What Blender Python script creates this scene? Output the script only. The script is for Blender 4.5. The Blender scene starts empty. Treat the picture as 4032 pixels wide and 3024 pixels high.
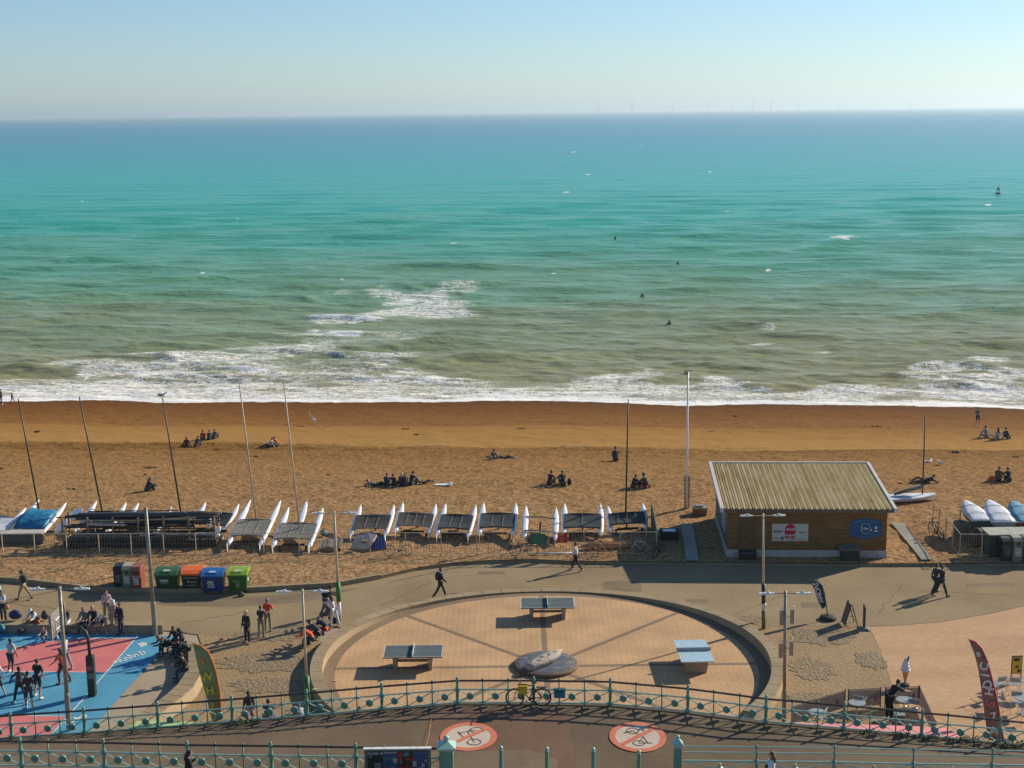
import bpy, bmesh, math, random
import numpy as np
from mathutils import Vector, Matrix
random.seed(7); rng = np.random.RandomState(11)
C = bpy.context.scene.collection
D = bpy.data
R = math.radians
# ---------------------------------------------------------------- camera
F, CX, CY, CAMH = 5591.0, 2016.0, 1512.0, 25.5
PITCH, ROLL = R(10.85), R(0.668)
cam = D.cameras.new('camera'); co = D.objects.new('camera', cam); C.objects.link(co)
bpy.context.scene.camera = co
cam.sensor_width = 36; cam.lens = 36*F/4032; cam.clip_end = 150000; cam.clip_start = .5
_rot = Matrix.Rotation(math.pi/2-PITCH, 3, 'X') @ Matrix.Rotation(-ROLL, 3, 'Z')
co.matrix_world = Matrix.Translation((0,0,CAMH)) @ _rot.to_4x4()
bpy.context.scene.render.resolution_x = 1024; bpy.context.scene.render.resolution_y = 768
# ---------------------------------------------------------------- world + sun
SUN_EL, SUN_AZ = R(26.5), R(33.5)          # direction to the sun: azimuth from +x towards +y
w = D.worlds.new("World"); bpy.context.scene.world = w; w.use_nodes = True
nt = w.node_tree; nt.nodes.clear()
sky = nt.nodes.new('ShaderNodeTexSky'); sky.sky_type = 'NISHITA'; sky.sun_disc = False
sky.sun_elevation = SUN_EL; sky.sun_rotation = math.pi/2-SUN_AZ
sky.altitude = 0; sky.air_density = 1.0; sky.dust_density = 0.12; sky.ozone_density = 3.6
bg = nt.nodes.new('ShaderNodeBackground'); bg.inputs[1].default_value = 0.081
wo = nt.nodes.new('ShaderNodeOutputWorld')
tint = nt.nodes.new('ShaderNodeVectorMath'); tint.operation = 'MULTIPLY'; tint.inputs[1].default_value = (.83, .985, 1.17)
nt.links.new(sky.outputs[0], tint.inputs[0]); nt.links.new(tint.outputs[0], bg.inputs[0]); nt.links.new(bg.outputs[0], wo.inputs[0])
sl = D.lights.new('sun', 'SUN'); sl.energy = 4.7; sl.angle = R(0.5); sl.color = (1.0, .90, .74)
so = D.objects.new('sun', sl); C.objects.link(so)
sdir = Vector((math.cos(SUN_EL)*math.cos(SUN_AZ), math.cos(SUN_EL)*math.sin(SUN_AZ), math.sin(SUN_EL)))
so.rotation_euler = sdir.to_track_quat('Z', 'Y').to_euler(); so.location = (60, 40, 60)
vs = bpy.context.scene.view_settings; vs.view_transform = 'Standard'; vs.look = 'None'; vs.gamma = 1; vs.exposure = 0.42
# ---------------------------------------------------------------- survey helpers (photo pixel <-> place)
def ray(u, v):
    return (_rot @ Vector(((u-CX)/F, -(v-CY)/F, -1))).normalized()
def at(u, v, z=0.0):
    d = ray(u, v); t = (z-CAMH)/d.z
    return Vector((d.x*t, d.y*t, z))
def proj(p):
    q = _rot.transposed() @ (Vector(p)-Vector((0,0,CAMH)))
    return CX+F*q.x/-q.z, CY-F*q.y/-q.z
def ztop(b, v):      # height at which a plumb line through b crosses image row v
    lo, hi = b.z, b.z+30
    for _ in range(40):
        m = (lo+hi)/2
        if proj((b.x, b.y, m))[1] > v: lo = m
        else: hi = m
    return lo
# ---------------------------------------------------------------- beach profile
KERB = [at(u, v, .02) for u, v in [(-500,2265),(-200,2268),(0,2290),(100,2298),(250,2316),(420,2335),(700,2338),(1000,2330),(1320,2312),(1500,2280),
        (1650,2245),(1800,2225),(1900,2219),(2100,2213),(2250,2220),(2500,2222),(2900,2226),(3280,2230),(3700,2229),(4032,2228),(4500,2228)]]
KX = np.array([-260]+[k.x for k in KERB]+[260]); KY = np.array([KERB[0].y]+[k.y for k in KERB]+[KERB[-1].y])
SEA_Z = -5.0
PS = np.array([60, 79, 90, 96, 101, 106, 111, 113.5, 118, 123, 125.5, 136, 147, 160, 200, 400])
PZ = np.array([.25, .25, .35, .30, -.10, -.75, -1.3, -1.75, -1.9, -2.1, -2.55, -3.9, -4.85, -6.2, -11, -20])
def vnoise(x, y, seed=0):
    xi = np.floor(x).astype(np.int64); yi = np.floor(y).astype(np.int64); fx = x-xi; fy = y-yi
    fx = fx*fx*(3-2*fx); fy = fy*fy*(3-2*fy)
    def h(a, b):
        n = (a*374761393 + b*668265263 + seed*1442695041) & 0xffffffff
        n = ((n ^ (n >> 13))*1274126177) & 0xffffffff
        return ((n ^ (n >> 16)) & 0xffff)/65535.0
    return (h(xi,yi)*(1-fx)+h(xi+1,yi)*fx)*(1-fy)+(h(xi,yi+1)*(1-fx)+h(xi+1,yi+1)*fx)*fy
def beach_z(x, y):
    x = np.asarray(x, float); y = np.asarray(y, float)
    t = np.clip((y-86)/50, 0, 1)
    s = y + .105*x*t + t*(2.2*(vnoise(x*.03, y*0+3., 3)-.5)*2 + .9*(vnoise(x*.11, y*0+9., 4)-.5)*2)
    z = np.interp(s, PS, PZ)
    ky = np.interp(x, KX, KY)
    z = np.where(y < ky+2, .2+(z-.2)*np.clip((y-ky)/2, 0, 1), z)
    return z
def onb(u, v):       # point of the beach seen at a photo pixel
    d = ray(u, v); t = 60.0
    for _ in range(4000):
        p = Vector((0,0,CAMH))+d*t
        if p.z <= float(beach_z(p.x, p.y)): return p
        t += .08
    return p
# ---------------------------------------------------------------- materials
def N(nt, t, **kw):
    n = nt.nodes.new(t)
    for k, v in kw.items(): setattr(n, k, v)
    return n
_mc = {}
def pmat(name, c1, c2=None, scale=3, rough=.8, bump=0., bscale=20, metal=0., stretch=(1,1,1), world=False, detail=5, lo=.35, hi=.65, spec=.5):
    if name in _mc: return _mc[name]
    m = D.materials.new(name); m.use_nodes = True; t = m.node_tree; b = t.nodes['Principled BSDF']
    b.inputs['Roughness'].default_value = rough; b.inputs['Metallic'].default_value = metal
    b.inputs['Specular IOR Level'].default_value = spec
    if world: src = N(t, 'ShaderNodeNewGeometry').outputs['Position']
    else: src = N(t, 'ShaderNodeTexCoord').outputs['Object']
    mp = N(t, 'ShaderNodeMapping'); mp.inputs['Scale'].default_value = stretch; t.links.new(src, mp.inputs[0])
    if c2 is None: c2 = tuple(min(1, x*.72) for x in c1)
    n = N(t, 'ShaderNodeTexNoise'); n.inputs['Scale'].default_value = scale; n.inputs['Detail'].default_value = detail; n.inputs['Roughness'].default_value = .65
    t.links.new(mp.outputs[0], n.inputs['Vector'])
    r = N(t, 'ShaderNodeValToRGB'); r.color_ramp.elements[0].position = lo; r.color_ramp.elements[1].position = hi
    r.color_ramp.elements[0].color = (*c2, 1); r.color_ramp.elements[1].color = (*c1, 1)
    t.links.new(n.outputs['Fac'], r.inputs[0]); t.links.new(r.outputs[0], b.inputs['Base Color'])
    if bump:
        n2 = N(t, 'ShaderNodeTexNoise'); n2.inputs['Scale'].default_value = bscale; n2.inputs['Detail'].default_value = 4
        t.links.new(mp.outputs[0], n2.inputs['Vector'])
        bp = N(t, 'ShaderNodeBump'); bp.inputs['Distance'].default_value = bump; t.links.new(n2.outputs['Fac'], bp.inputs['Height'])
        t.links.new(bp.outputs[0], b.inputs['Normal'])
    _mc[name] = m; m['nm'] = name
    return m
def ground_mat(name, cols, rough=.9, grit=(9, .35), big=(.25, .5), bump=.02, bscale=9, stretch=(1,1,1), fine=40):
    """cols: dark, mid, light. three scales of variation in world space"""
    if name in _mc: return _mc[name]
    m = D.materials.new(name); m.use_nodes = True; t = m.node_tree; b = t.nodes['Principled BSDF']; L = t.links.new
    b.inputs['Roughness'].default_value = rough; b.inputs['Specular IOR Level'].default_value = .25
    pos = N(t, 'ShaderNodeNewGeometry').outputs['Position']
    mp = N(t, 'ShaderNodeMapping'); mp.inputs['Scale'].default_value = stretch; L(pos, mp.inputs[0])
    def noise(s, d=4, src=mp.outputs[0]):
        n = N(t, 'ShaderNodeTexNoise'); n.inputs['Scale'].default_value = s; n.inputs['Detail'].default_value = d; n.inputs['Roughness'].default_value = .6
        L(src, n.inputs['Vector']); return n.outputs['Fac']
    def mul(a, k, c=0.):
        q = N(t, 'ShaderNodeMath', operation='MULTIPLY_ADD'); L(a, q.inputs[0]); q.inputs[1].default_value = k; q.inputs[2].default_value = c; return q.outputs[0]
    def add(a, b_):
        q = N(t, 'ShaderNodeMath', operation='ADD'); L(a, q.inputs[0]); L(b_, q.inputs[1]); return q.outputs[0]
    a = mul(noise(big[0], 5), big[1]*2, .5-big[1]); g = mul(noise(grit[0], 5), grit[1]*2, -grit[1]); h = mul(noise(fine, 2), grit[1], -grit[1]/2)
    s = add(add(a, g), h)
    r = N(t, 'ShaderNodeValToRGB'); e = r.color_ramp.elements; e[0].position = .15; e[1].position = .85
    e[0].color = (*cols[0], 1); e[1].color = (*cols[2], 1); k = e.new(.5); k.color = (*cols[1], 1)
    L(s, r.inputs[0]); L(r.outputs[0], b.inputs['Base Color'])
    if bump:
        bp = N(t, 'ShaderNodeBump'); bp.inputs['Distance'].default_value = bump; L(add(noise(bscale, 4), mul(noise(fine, 2), .35)), bp.inputs['Height']); L(bp.outputs[0], b.inputs['Normal'])
    _mc[name] = m
    return m
# ---------------------------------------------------------------- mesh builder
class MB:
    def __init__(s): s.v = []; s.f = []; s.m = []; s.mi = 0; s.M = None
    def _add(s, vs, fs):
        o = len(s.v)
        for p in vs:
            p = Vector(p)
            if s.M is not None: p = s.M @ p
            s.v.append(p)
        for f in fs: s.f.append([i+o for i in f]); s.m.append(s.mi)
    def box(s, c, d, rz=0, rx=0, ry=0):
        x, y, z = [q/2 for q in d]; M = Matrix.Translation(c) @ Matrix.Rotation(rz, 4, 'Z') @ Matrix.Rotation(rx, 4, 'X') @ Matrix.Rotation(ry, 4, 'Y')
        vs = [M @ Vector(p) for p in [(-x,-y,-z),(x,-y,-z),(x,y,-z),(-x,y,-z),(-x,-y,z),(x,-y,z),(x,y,z),(-x,y,z)]]
        s._add(vs, [(0,3,2,1),(4,5,6,7),(0,1,5,4),(1,2,6,5),(2,3,7,6),(3,0,4,7)]); return s
    def frustum(s, c, d0, d1, h):   # box tapering from d0 at the base to d1 at the top
        a, b = d0[0]/2, d0[1]/2; e, g = d1[0]/2, d1[1]/2; x, y, z = c
        s._add([(x-a,y-b,z),(x+a,y-b,z),(x+a,y+b,z),(x-a,y+b,z),(x-e,y-g,z+h),(x+e,y-g,z+h),(x+e,y+g,z+h),(x-e,y+g,z+h)],
               [(0,3,2,1),(4,5,6,7),(0,1,5,4),(1,2,6,5),(2,3,7,6),(3,0,4,7)]); return s
    def tube(s, pts, r, n=8, cap=True, flat=None):
        pts = [Vector(p) for p in pts]; k = len(pts); rs = r if isinstance(r, (list, tuple)) else [r]*k
        rings = []; up = None
        for i, p in enumerate(pts):
            d = (pts[min(i+1,k-1)]-pts[max(i-1,0)])
            if d.length < 1e-9: d = Vector((0,0,1))
            d.normalize()
            if up is None: up = Vector((0,0,1)) if abs(d.z) < .9 else Vector((0,1,0))
            a = d.cross(up)
            if a.length < 1e-6: a = d.cross(Vector((1,0,0)))
            a.normalize(); b = a.cross(d).normalized(); up = b
            rings.append([p+(a*math.cos(q)+b*math.sin(q)*(flat or 1))*rs[i] for q in [2*math.pi*j/n for j in range(n)]])
        vs = [q for g in rings for q in g]; fs = []
        for i in range(k-1):
            for j in range(n): fs.append((i*n+j, i*n+(j+1)%n, (i+1)*n+(j+1)%n, (i+1)*n+j))
        if cap: fs.append(tuple(range(n))[::-1]); fs.append(tuple((k-1)*n+j for j in range(n)))
        s._add(vs, fs); return s
    def lathe(s, c, prof, n=16):
        c = Vector(c); vs = []; fs = []; k = len(prof)
        for r_, z in prof:
            for j in range(n): a = 2*math.pi*j/n; vs.append(c+Vector((r_*math.cos(a), r_*math.sin(a), z)))
        for i in range(k-1):
            for j in range(n): fs.append((i*n+j, i*n+(j+1)%n, (i+1)*n+(j+1)%n, (i+1)*n+j))
        fs.append(tuple(range(n))[::-1]); fs.append(tuple((k-1)*n+j for j in range(n)))
        s._add(vs, fs); return s
    def ell(s, c, r, nu=10, nv=6, M=None):
        c = Vector(c); vs = []; fs = []
        for i in range(nv+1):
            t = math.pi*i/nv
            for j in range(nu):
                a = 2*math.pi*j/nu; p = Vector((r[0]*math.sin(t)*math.cos(a), r[1]*math.sin(t)*math.sin(a), r[2]*math.cos(t)))
                vs.append(c+(M @ p if M else p))
        for i in range(nv):
            for j in range(nu): fs.append((i*nu+j, (i+1)*nu+j, (i+1)*nu+(j+1)%nu, i*nu+(j+1)%nu))
        s._add(vs, fs); return s
    def prism(s, poly, thick):      # poly: 3-D points (planar), extruded by vector thick
        th = Vector(thick); n = len(poly); vs = [Vector(p) for p in poly]+[Vector(p)+th for p in poly]
        fs = [tuple(range(n))[::-1], tuple(range(n, 2*n))]+[(i, (i+1)%n, n+(i+1)%n, n+i) for i in range(n)]
        s._add(vs, fs); return s
    def face(s, poly): s._add(poly, [tuple(range(len(poly)))]); return s
    def loft(s, rings, close=True, caps=True):
        n = len(rings[0]); vs = [p for r_ in rings for p in r_]; fs = []
        for i in range(len(rings)-1):
            for j in range(n if close else n-1): fs.append((i*n+j, i*n+(j+1)%n, (i+1)*n+(j+1)%n, (i+1)*n+j))
        if caps and close: fs.append(tuple(range(n))[::-1]); fs.append(tuple((len(rings)-1)*n+j for j in range(n)))
        s._add(vs, fs); return s
    def build(s, name, mat, parent=None, smooth=False, bevel=0):
        me = D.meshes.new(name); me.from_pydata([tuple(v) for v in s.v], [], s.f)
        mats = mat if isinstance(mat, (list, tuple)) else [mat]
        for m in mats: me.materials.append(m)
        if len(mats) > 1: me.polygons.foreach_set('material_index', s.m)
        bm = bmesh.new(); bm.from_mesh(me); bmesh.ops.recalc_face_normals(bm, faces=bm.faces); bm.to_mesh(me); bm.free()
        if smooth: me.polygons.foreach_set('use_smooth', [True]*len(me.polygons))
        o = D.objects.new(name, me); C.objects.link(o)
        if parent: o.parent = parent
        if bevel:
            q = o.modifiers.new('b', 'BEVEL'); q.width = bevel; q.segments = 2; q.limit_method = 'ANGLE'
        return o
def thing(name, label, cat, loc=(0,0,0), rz=0, group=None, M=None):
    o = D.objects.new(name, None); C.objects.link(o); o.empty_display_size = .2
    if M is not None: o.matrix_world = M
    else: o.location = loc; o.rotation_euler = (0,0,rz)
    o['label'] = label; o['category'] = cat
    if group: o['group'] = group
    return o
def tag(o, label, cat, group=None):
    o['label'] = label; o['category'] = cat
    if group: o['group'] = group
    return o
def struct(o): o['kind'] = 'structure'; return o
def copy_tree(o, parent=None):
    c = o.copy(); C.objects.link(c); c.parent = parent
    for ch in [q for q in o.children]: copy_tree(ch, c)
    return c
def text(s, size, mat, parent, M, name='lettering', thick=.004, align='CENTER'):
    cu = D.curves.new(name, 'FONT'); cu.body = s; cu.size = size; cu.extrude = thick; cu.offset = size*.022; cu.align_x = align; cu.align_y = 'CENTER'
    o = D.objects.new(name, cu); dg = bpy.context.evaluated_depsgraph_get()
    C.objects.link(o); dg.update(); me = D.meshes.new_from_object(o.evaluated_get(dg)); D.objects.remove(o); D.curves.remove(cu)
    me.materials.clear(); me.materials.append(mat); me.transform(M)
    o = D.objects.new(name, me); C.objects.link(o); o.parent = parent
    return o
FACE = Matrix.Rotation(math.pi/2, 4, 'X')          # lettering that stands upright facing -y
def sheet(name, poly, mat, z=None):
    mb = MB(); mb.face([(p[0], p[1], p[2] if z is None else z) for p in poly]); o = mb.build(name, mat)
    return struct(o)
def fastmesh(name, X, Y, Z, mat, attr=None, smooth=True):
    r_, c_ = X.shape; me = D.meshes.new(name); nv = r_*c_; me.vertices.add(nv)
    me.vertices.foreach_set('co', np.stack([X, Y, Z], -1).astype(np.float32).ravel())
    i = np.arange(nv).reshape(r_, c_); q = np.stack([i[:-1,:-1], i[:-1,1:], i[1:,1:], i[1:,:-1]], -1).reshape(-1, 4)
    me.loops.add(q.size); me.loops.foreach_set('vertex_index', q.ravel().astype(np.int32)); me.polygons.add(len(q))
    me.polygons.foreach_set('loop_start', np.arange(0, q.size, 4, dtype=np.int32)); me.polygons.foreach_set('use_smooth', np.ones(len(q), bool))
    me.update(); me.validate()
    if attr is not None:
        for nm, a in attr.items():
            at_ = me.attributes.new(nm, 'FLOAT', 'POINT'); at_.data.foreach_set('value', a.astype(np.float32).ravel())
    me.materials.append(mat); o = D.objects.new(name, me); C.objects.link(o); return struct(o)
# ================================================================ SEA
rr = [118.0]
while rr[-1] < 60000:
    r0 = rr[-1]; rr.append(r0 + max(.16, r0*r0/(F*30.5)*2.6))
rr = np.array(rr); th = np.linspace(-R(30), R(30), 900)
TT, RR = np.meshgrid(th, rr); SX = RR*np.tan(TT); SY = RR.copy()
step = np.gradient(rr)[:, None]*np.ones_like(SX); lat = RR*(th[1]-th[0])
H = np.zeros_like(SX)
def amp_fade(lam, st): return np.clip((lam/st-2.5)/3, 0, 1)
for k in range(46):
    lam = 1.1*1.075**k if k else 1.1
    lam = 1.1*(30/1.1)**(k/45.)
    dirn = -math.pi/2 + rng.normal(0, .20 if lam > 6 else .5) + .03
    kx, ky = 2*math.pi/lam*math.cos(dirn), 2*math.pi/lam*math.sin(dirn)
    A = .0078*lam**.85*(1.15 if 8 < lam < 16 else (.6 if lam > 16 else 1.15))
    ph = rng.uniform(0, 6.28)
    grp = .25+1.5*vnoise(SX/(lam*3.2)+k*7.3, SY/(lam*2.0)+k*3.1, k+20)
    ph2 = ph+2.2*vnoise(SX/(lam*4)+k, SY/(lam*4)-k, k+90)*2
    H += A*grp*np.sin(kx*SX+ky*SY+ph2)*amp_fade(lam, step)*amp_fade(lam, lat*abs(math.cos(dirn))+.001)
H = np.where(H > 0, H*1.15+.25*H*H, H*.85)
# breaking swell close in: long low crests parallel to the beach
def wpt(u, v): return at(u, v, SEA_Z)
def crest(u0, v0, u1, v1, hgt, wid):
    a, b = wpt(u0, v0), wpt(u1, v1); mx, my = (a.x+b.x)/2, (a.y+b.y)/2; L = abs(b.x-a.x)/2
    t = np.clip((SX-a.x)/(b.x-a.x), -.6, 1.6); yc = a.y+(b.y-a.y)*t + .9*(vnoise(SX*.25, SX*0+u0*.01, 77)-.5)*2
    env = np.exp(-(((SX-mx)/(L*1.05))**4)); d = (SY-yc)/wid
    return hgt*env*np.where(d < 0, np.exp(-(d*1.9)**2), np.exp(-(d*.75)**2)), env, d, yc
FOAM = np.zeros_like(SX)
CR = [(1180,1250,1540,1262,.75,1.8,.9),(1200,1305,1500,1318,.6,1.5,.8),(1070,1385,1640,1415,.45,1.6,.2),(620,1425,720,1432,.5,1.4,0),
      (740,1440,1130,1478,.5,1.4,.75),(1240,1490,1920,1500,.75,1.7,.25),(1000,1165,1260,1185,.7,1.5,0),(2340,1345,2850,1360,.55,1.8,0),
      (2700,1252,3300,1265,.6,2.0,0),(2940,1286,3060,1291,.4,1.1,.45),(3560,1502,3830,1515,.55,1.5,.35),(3780,1436,4000,1450,.6,1.5,.3),
      (3200,1500,3500,1510,.4,1.4,0),(1880,1420,2330,1432,.4,1.6,0),(1950,1540,2060,1552,.35,1.0,.2),(1600,1130,1830,1160,.5,1.6,.3),(3000,1325,3500,1345,.35,1.6,0),
      (2650,1440,3150,1455,.45,1.6,0),(150,1330,600,1345,.35,1.6,0),(3500,1250,3700,1262,.35,1.6,0),(2900,1525,3080,1540,.4,1.2,.3),(1840,1250,2100,1262,.4,1.6,0)]
for u0,v0,u1,v1,hg,wd,fm in CR:
    h, env, d, yc = crest(u0,v0,u1,v1,hg*.66,wd*1.05); H += h
    if fm:
        FOAM = np.maximum(FOAM, (.35+.45*fm)*env**2*np.where(d < 0, np.exp(-(d/(.5+1.6*vnoise(SX*.5, SX*0+v0, 53)))**2), np.exp(-(d/.4)**2))*(.15+1.0*vnoise(SX*.45+5, SY*.6, 51)))
def fblob(u, v, ru, rv, s, rot=0):
    c = wpt(u, v); e1 = wpt(u+ru, v); e2 = wpt(u, v-rv); rx = e1.x-c.x; ry = abs(e2.y-c.y)
    ca, sa = math.cos(rot), math.sin(rot); dx, dy = SX-c.x, SY-c.y; X_ = (dx*ca+dy*sa)/rx/1.35; Y_ = (-dx*sa+dy*ca)/ry/1.3
    return (.13+.32*s)*np.clip((1.25-(X_**2+Y_**2)-.75*(1-vnoise(X_*2.1+u, Y_*2.6+v, 71))-.3*(1-vnoise(X_*6+u, Y_*7+v, 72)))*1.7, 0, 1)
for a in [(100,1500,200,30,.3,0),(400,1440,260,22,.3,0),(1250,1440,420,50,.3,0),(1480,1480,240,34,.3,0),(1700,1510,260,24,.3,0),(700,1560,700,30,.7,0),(1700,1200,150,50,.3,0),(1500,1330,260,40,.15,0),(3600,1480,160,24,.3,0),(2100,1560,300,20,.4,0),(250,1545,420,38,.75,0),(600,1500,520,52,.62,0),(900,1430,330,46,.5,.0),(760,1400,260,26,.45,0),(1120,1360,240,40,.36,0),(1080,1500,330,34,.55,0),(520,1455,230,28,.55,0),
          (1500,1150,90,24,.36,0),(1640,1180,150,30,.55,0),(1790,1140,110,28,.30,0),(1640,1230,230,24,.5,0),(1330,1260,110,14,.4,0),(1420,1540,400,26,.5,0),(1350,1150,60,14,.3,0),
          (1500,1400,200,20,.22,0),(2420,1500,220,36,.42,0),(2560,1470,120,26,.35,0),(2550,1535,300,30,.5,0),(2830,1520,170,36,.52,0),(2740,1550,250,26,.5,0),
          (2300,1555,150,18,.45,0),(3000,1560,130,20,.4,0),(3720,1450,150,22,.42,0),(3880,1500,190,30,.48,0),(3850,1545,400,30,.62,0),(3330,1550,330,24,.5,0),(3900,1410,80,20,.35,0),(4000,1480,120,30,.5,0),
          (3000,1350,60,6,.4,0),(3250,1390,50,8,.3,0),(2250,1380,40,6,.3,0),(3330,932,70,7,.5,0),(3320,938,16,8,1.0,0)]:
    FOAM = np.maximum(FOAM, fblob(*a))
# swash line: white band along the water's edge, wider here and there
BZ = beach_z(np.clip(SX, -300, 300), np.minimum(SY, 400)); dep = SEA_Z-BZ
wv = .55+1.9*vnoise(SX*.045, SX*0+2, 8)
dp_ = np.clip(dep-.02, 0, 99); FOAM = np.maximum(FOAM, np.exp(-(dp_/(.50*wv))**2)*(.13+.34*vnoise(SX*.3, SY*.8, 12)) + .5*np.exp(-(dp_/(.07+.10*vnoise(SX*.12, SX*0, 13)))**2))
for k in range(24):      # whitecaps
    v = 560+rng.rand()**1.3*560; u = rng.uniform(-300, 4300); q = (v-440)/600.
    FOAM = np.maximum(FOAM, fblob(u, v, rng.uniform(5, 16)*(.5+q), .7+1.1*q*rng.rand(), 1.2+.6*rng.rand()))
shal = np.clip((2.0-dep)/2.2, 0, 1)
H *= np.clip(dep/1.2, .12, 1)
SZ = SEA_Z+H+.10*np.clip(FOAM-.4, 0, 1)*vnoise(SX*2.5, SY*2.5, 61)
SZ = np.maximum(SZ, np.where(dep < .9, np.minimum(BZ+.01+.03, SEA_Z+.05), -99))
m = D.materials.new('sea_water'); m.use_nodes = True; t = m.node_tree; L = t.links.new; b = t.nodes['Principled BSDF']
g = N(t, 'ShaderNodeNewGeometry'); sp = N(t, 'ShaderNodeSeparateXYZ'); L(g.outputs['Position'], sp.inputs[0])
lg = N(t, 'ShaderNodeMath', operation='LOGARITHM'); lg.inputs[1].default_value = 10; L(sp.outputs['Y'], lg.inputs[0])
mpn = N(t, 'ShaderNodeMapping'); mpn.inputs['Scale'].default_value = (.012, .02, .0); L(g.outputs['Position'], mpn.inputs[0])
pn = N(t, 'ShaderNodeTexNoise'); pn.inputs['Scale'].default_value = 1; pn.inputs['Detail'].default_value = 4; L(mpn.outputs[0], pn.inputs['Vector'])
ad = N(t, 'ShaderNodeMath', operation='MULTIPLY_ADD'); L(pn.outputs['Fac'], ad.inputs[0]); ad.inputs[1].default_value = .22; ad.inputs[2].default_value = -.11
a2 = N(t, 'ShaderNodeMath', operation='ADD'); L(lg.outputs[0], a2.inputs[0]); L(ad.outputs[0], a2.inputs[1])
mr = N(t, 'ShaderNodeMapRange'); mr.inputs[1].default_value = 2.1; mr.inputs[2].default_value = 4.1; L(a2.outputs[0], mr.inputs[0])
cr = N(t, 'ShaderNodeValToRGB'); e = cr.color_ramp.elements
SEACOL = [(0.0,(.35,.270,.125)),(.10,(.235,.285,.145)),(.17,(.125,.320,.185)),(.26,(.030,.345,.235)),(.36,(.0,.340,.280)),(.48,(.0,.270,.295)),(.62,(.0,.21,.275)),(.75,(.0,.17,.25)),(1.0,(.01,.15,.22))]
e[0].position = 0; e[0].color = (*SEACOL[0][1], 1); e[1].position = 1; e[1].color = (*SEACOL[-1][1], 1)
for p_, c_ in SEACOL[1:-1]: q = e.new(p_); q.color = (*c_, 1)
L(mr.outputs[0], cr.inputs[0])
fa = N(t, 'ShaderNodeAttribute', attribute_name='foam')
mf = N(t, 'ShaderNodeMapping'); mf.inputs['Scale'].default_value = (.36, 1.0, 1); L(g.outputs['Position'], mf.inputs[0])
def nz(sc, dist=0., det=5, src=mf):
    n = N(t, 'ShaderNodeTexNoise'); n.inputs['Scale'].default_value = sc; n.inputs['Detail'].default_value = det; n.inputs['Distortion'].default_value = dist
    n.inputs['Roughness'].default_value = .6; L(src.outputs[0], n.inputs['Vector']); return n.outputs['Fac']
def ma(op, a, b_=None, c_=None):
    q = N(t, 'ShaderNodeMath', operation=op)
    for i_, x_ in enumerate((a, b_, c_)):
        if x_ is None: continue
        if isinstance(x_, (int, float)): q.inputs[i_].default_value = x_
        else: L(x_, q.inputs[i_])
    return q.outputs[0]
ridge = ma('SUBTRACT', 1.0, ma('MULTIPLY', ma('ABSOLUTE', ma('SUBTRACT', nz(1.15, 1.6), .5)), 8.5))      # thin webs
ridge2 = ma('SUBTRACT', 1.0, ma('MULTIPLY', ma('ABSOLUTE', ma('SUBTRACT', nz(2.6, 1.2), .5)), 7.0))
web = ma('MAXIMUM', ma('MULTIPLY', ridge, .62), ma('MULTIPLY', ridge2, .55))
tot = ma('ADD', ma('MULTIPLY', web, 1.05), ma('MULTIPLY', nz(.35, .3), .38))
fm = N(t, 'ShaderNodeMapRange'); fm.interpolation_type = 'SMOOTHSTEP'
L(ma('ADD', tot, ma('MULTIPLY', fa.outputs['Fac'], .95)), fm.inputs[0]); fm.inputs[1].default_value = .84; fm.inputs[2].default_value = 1.0
fmask = ma('MULTIPLY', fm.outputs[0], ma('MINIMUM', ma('MULTIPLY', fa.outputs['Fac'], 5.), 1.0))
mx = N(t, 'ShaderNodeMix', data_type='RGBA'); L(fmask, mx.inputs['Factor']); L(cr.outputs[0], mx.inputs['A']); mx.inputs['B'].default_value = (.88, .85, .77, 1)
L(mx.outputs['Result'], b.inputs['Base Color'])
L(ma('MULTIPLY_ADD', fmask, .5, .22), b.inputs['Roughness']); b.inputs['IOR'].default_value = 1.33
b.inputs['Specular IOR Level'].default_value = .06
# ripples too fine for the mesh
mb1 = N(t, 'ShaderNodeMapping'); mb1.inputs['Scale'].default_value = (.45, 1.0, 1); L(g.outputs['Position'], mb1.inputs[0])
bp = N(t, 'ShaderNodeBump'); bp.inputs['Distance'].default_value = .36; bp.inputs['Strength'].default_value = 1
hh = ma('ADD', nz(.9, .2, 6, mb1), ma('MULTIPLY', nz(.12, .2, 3, mb1), 4.0))
L(hh, bp.inputs['Height']); L(bp.outputs[0], b.inputs['Normal'])
fastmesh('sea', SX, SY, SZ, m, {'foam': FOAM})
# ================================================================ BEACH
bx_ = np.concatenate([np.linspace(-260,-62,60)[:-1], np.linspace(-62,62,520), np.linspace(62,260,60)[1:]])
tt = np.linspace(0, 1, 420)
BX, Tt = np.meshgrid(bx_, tt); ky = np.interp(BX, KX, KY); BY = ky+(175-ky)*Tt
BZ2 = beach_z(BX, BY)
sl_ = np.clip((BY-ky)/1.5, 0, 1)
berm = np.interp(BY+.105*BX, [86,98,104,112,116,124,127,140,150], [.5,.5,.5,.9,.4,.35,.7,.5,.2])
BZ2 = BZ2 + sl_*berm*(.16*(vnoise(BX*.7, BY*.9, 31)-.5) + .13*(vnoise(BX*1.9, BY*2.2, 32)-.5) + .10*(vnoise(BX*.16, BY*.3, 33)-.5)*2)
BZ2 = np.where(BY < 86, np.maximum(BZ2, .1), BZ2)
m = D.materials.new('shingle'); m.use_nodes = True; t = m.node_tree; L = t.links.new; b = t.nodes['Principled BSDF']
b.inputs['Roughness'].default_value = .95; b.inputs['Specular IOR Level'].default_value = .05
g = N(t, 'ShaderNodeNewGeometry'); sp = N(t, 'ShaderNodeSeparateXYZ'); L(g.outputs['Position'], sp.inputs[0])
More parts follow.
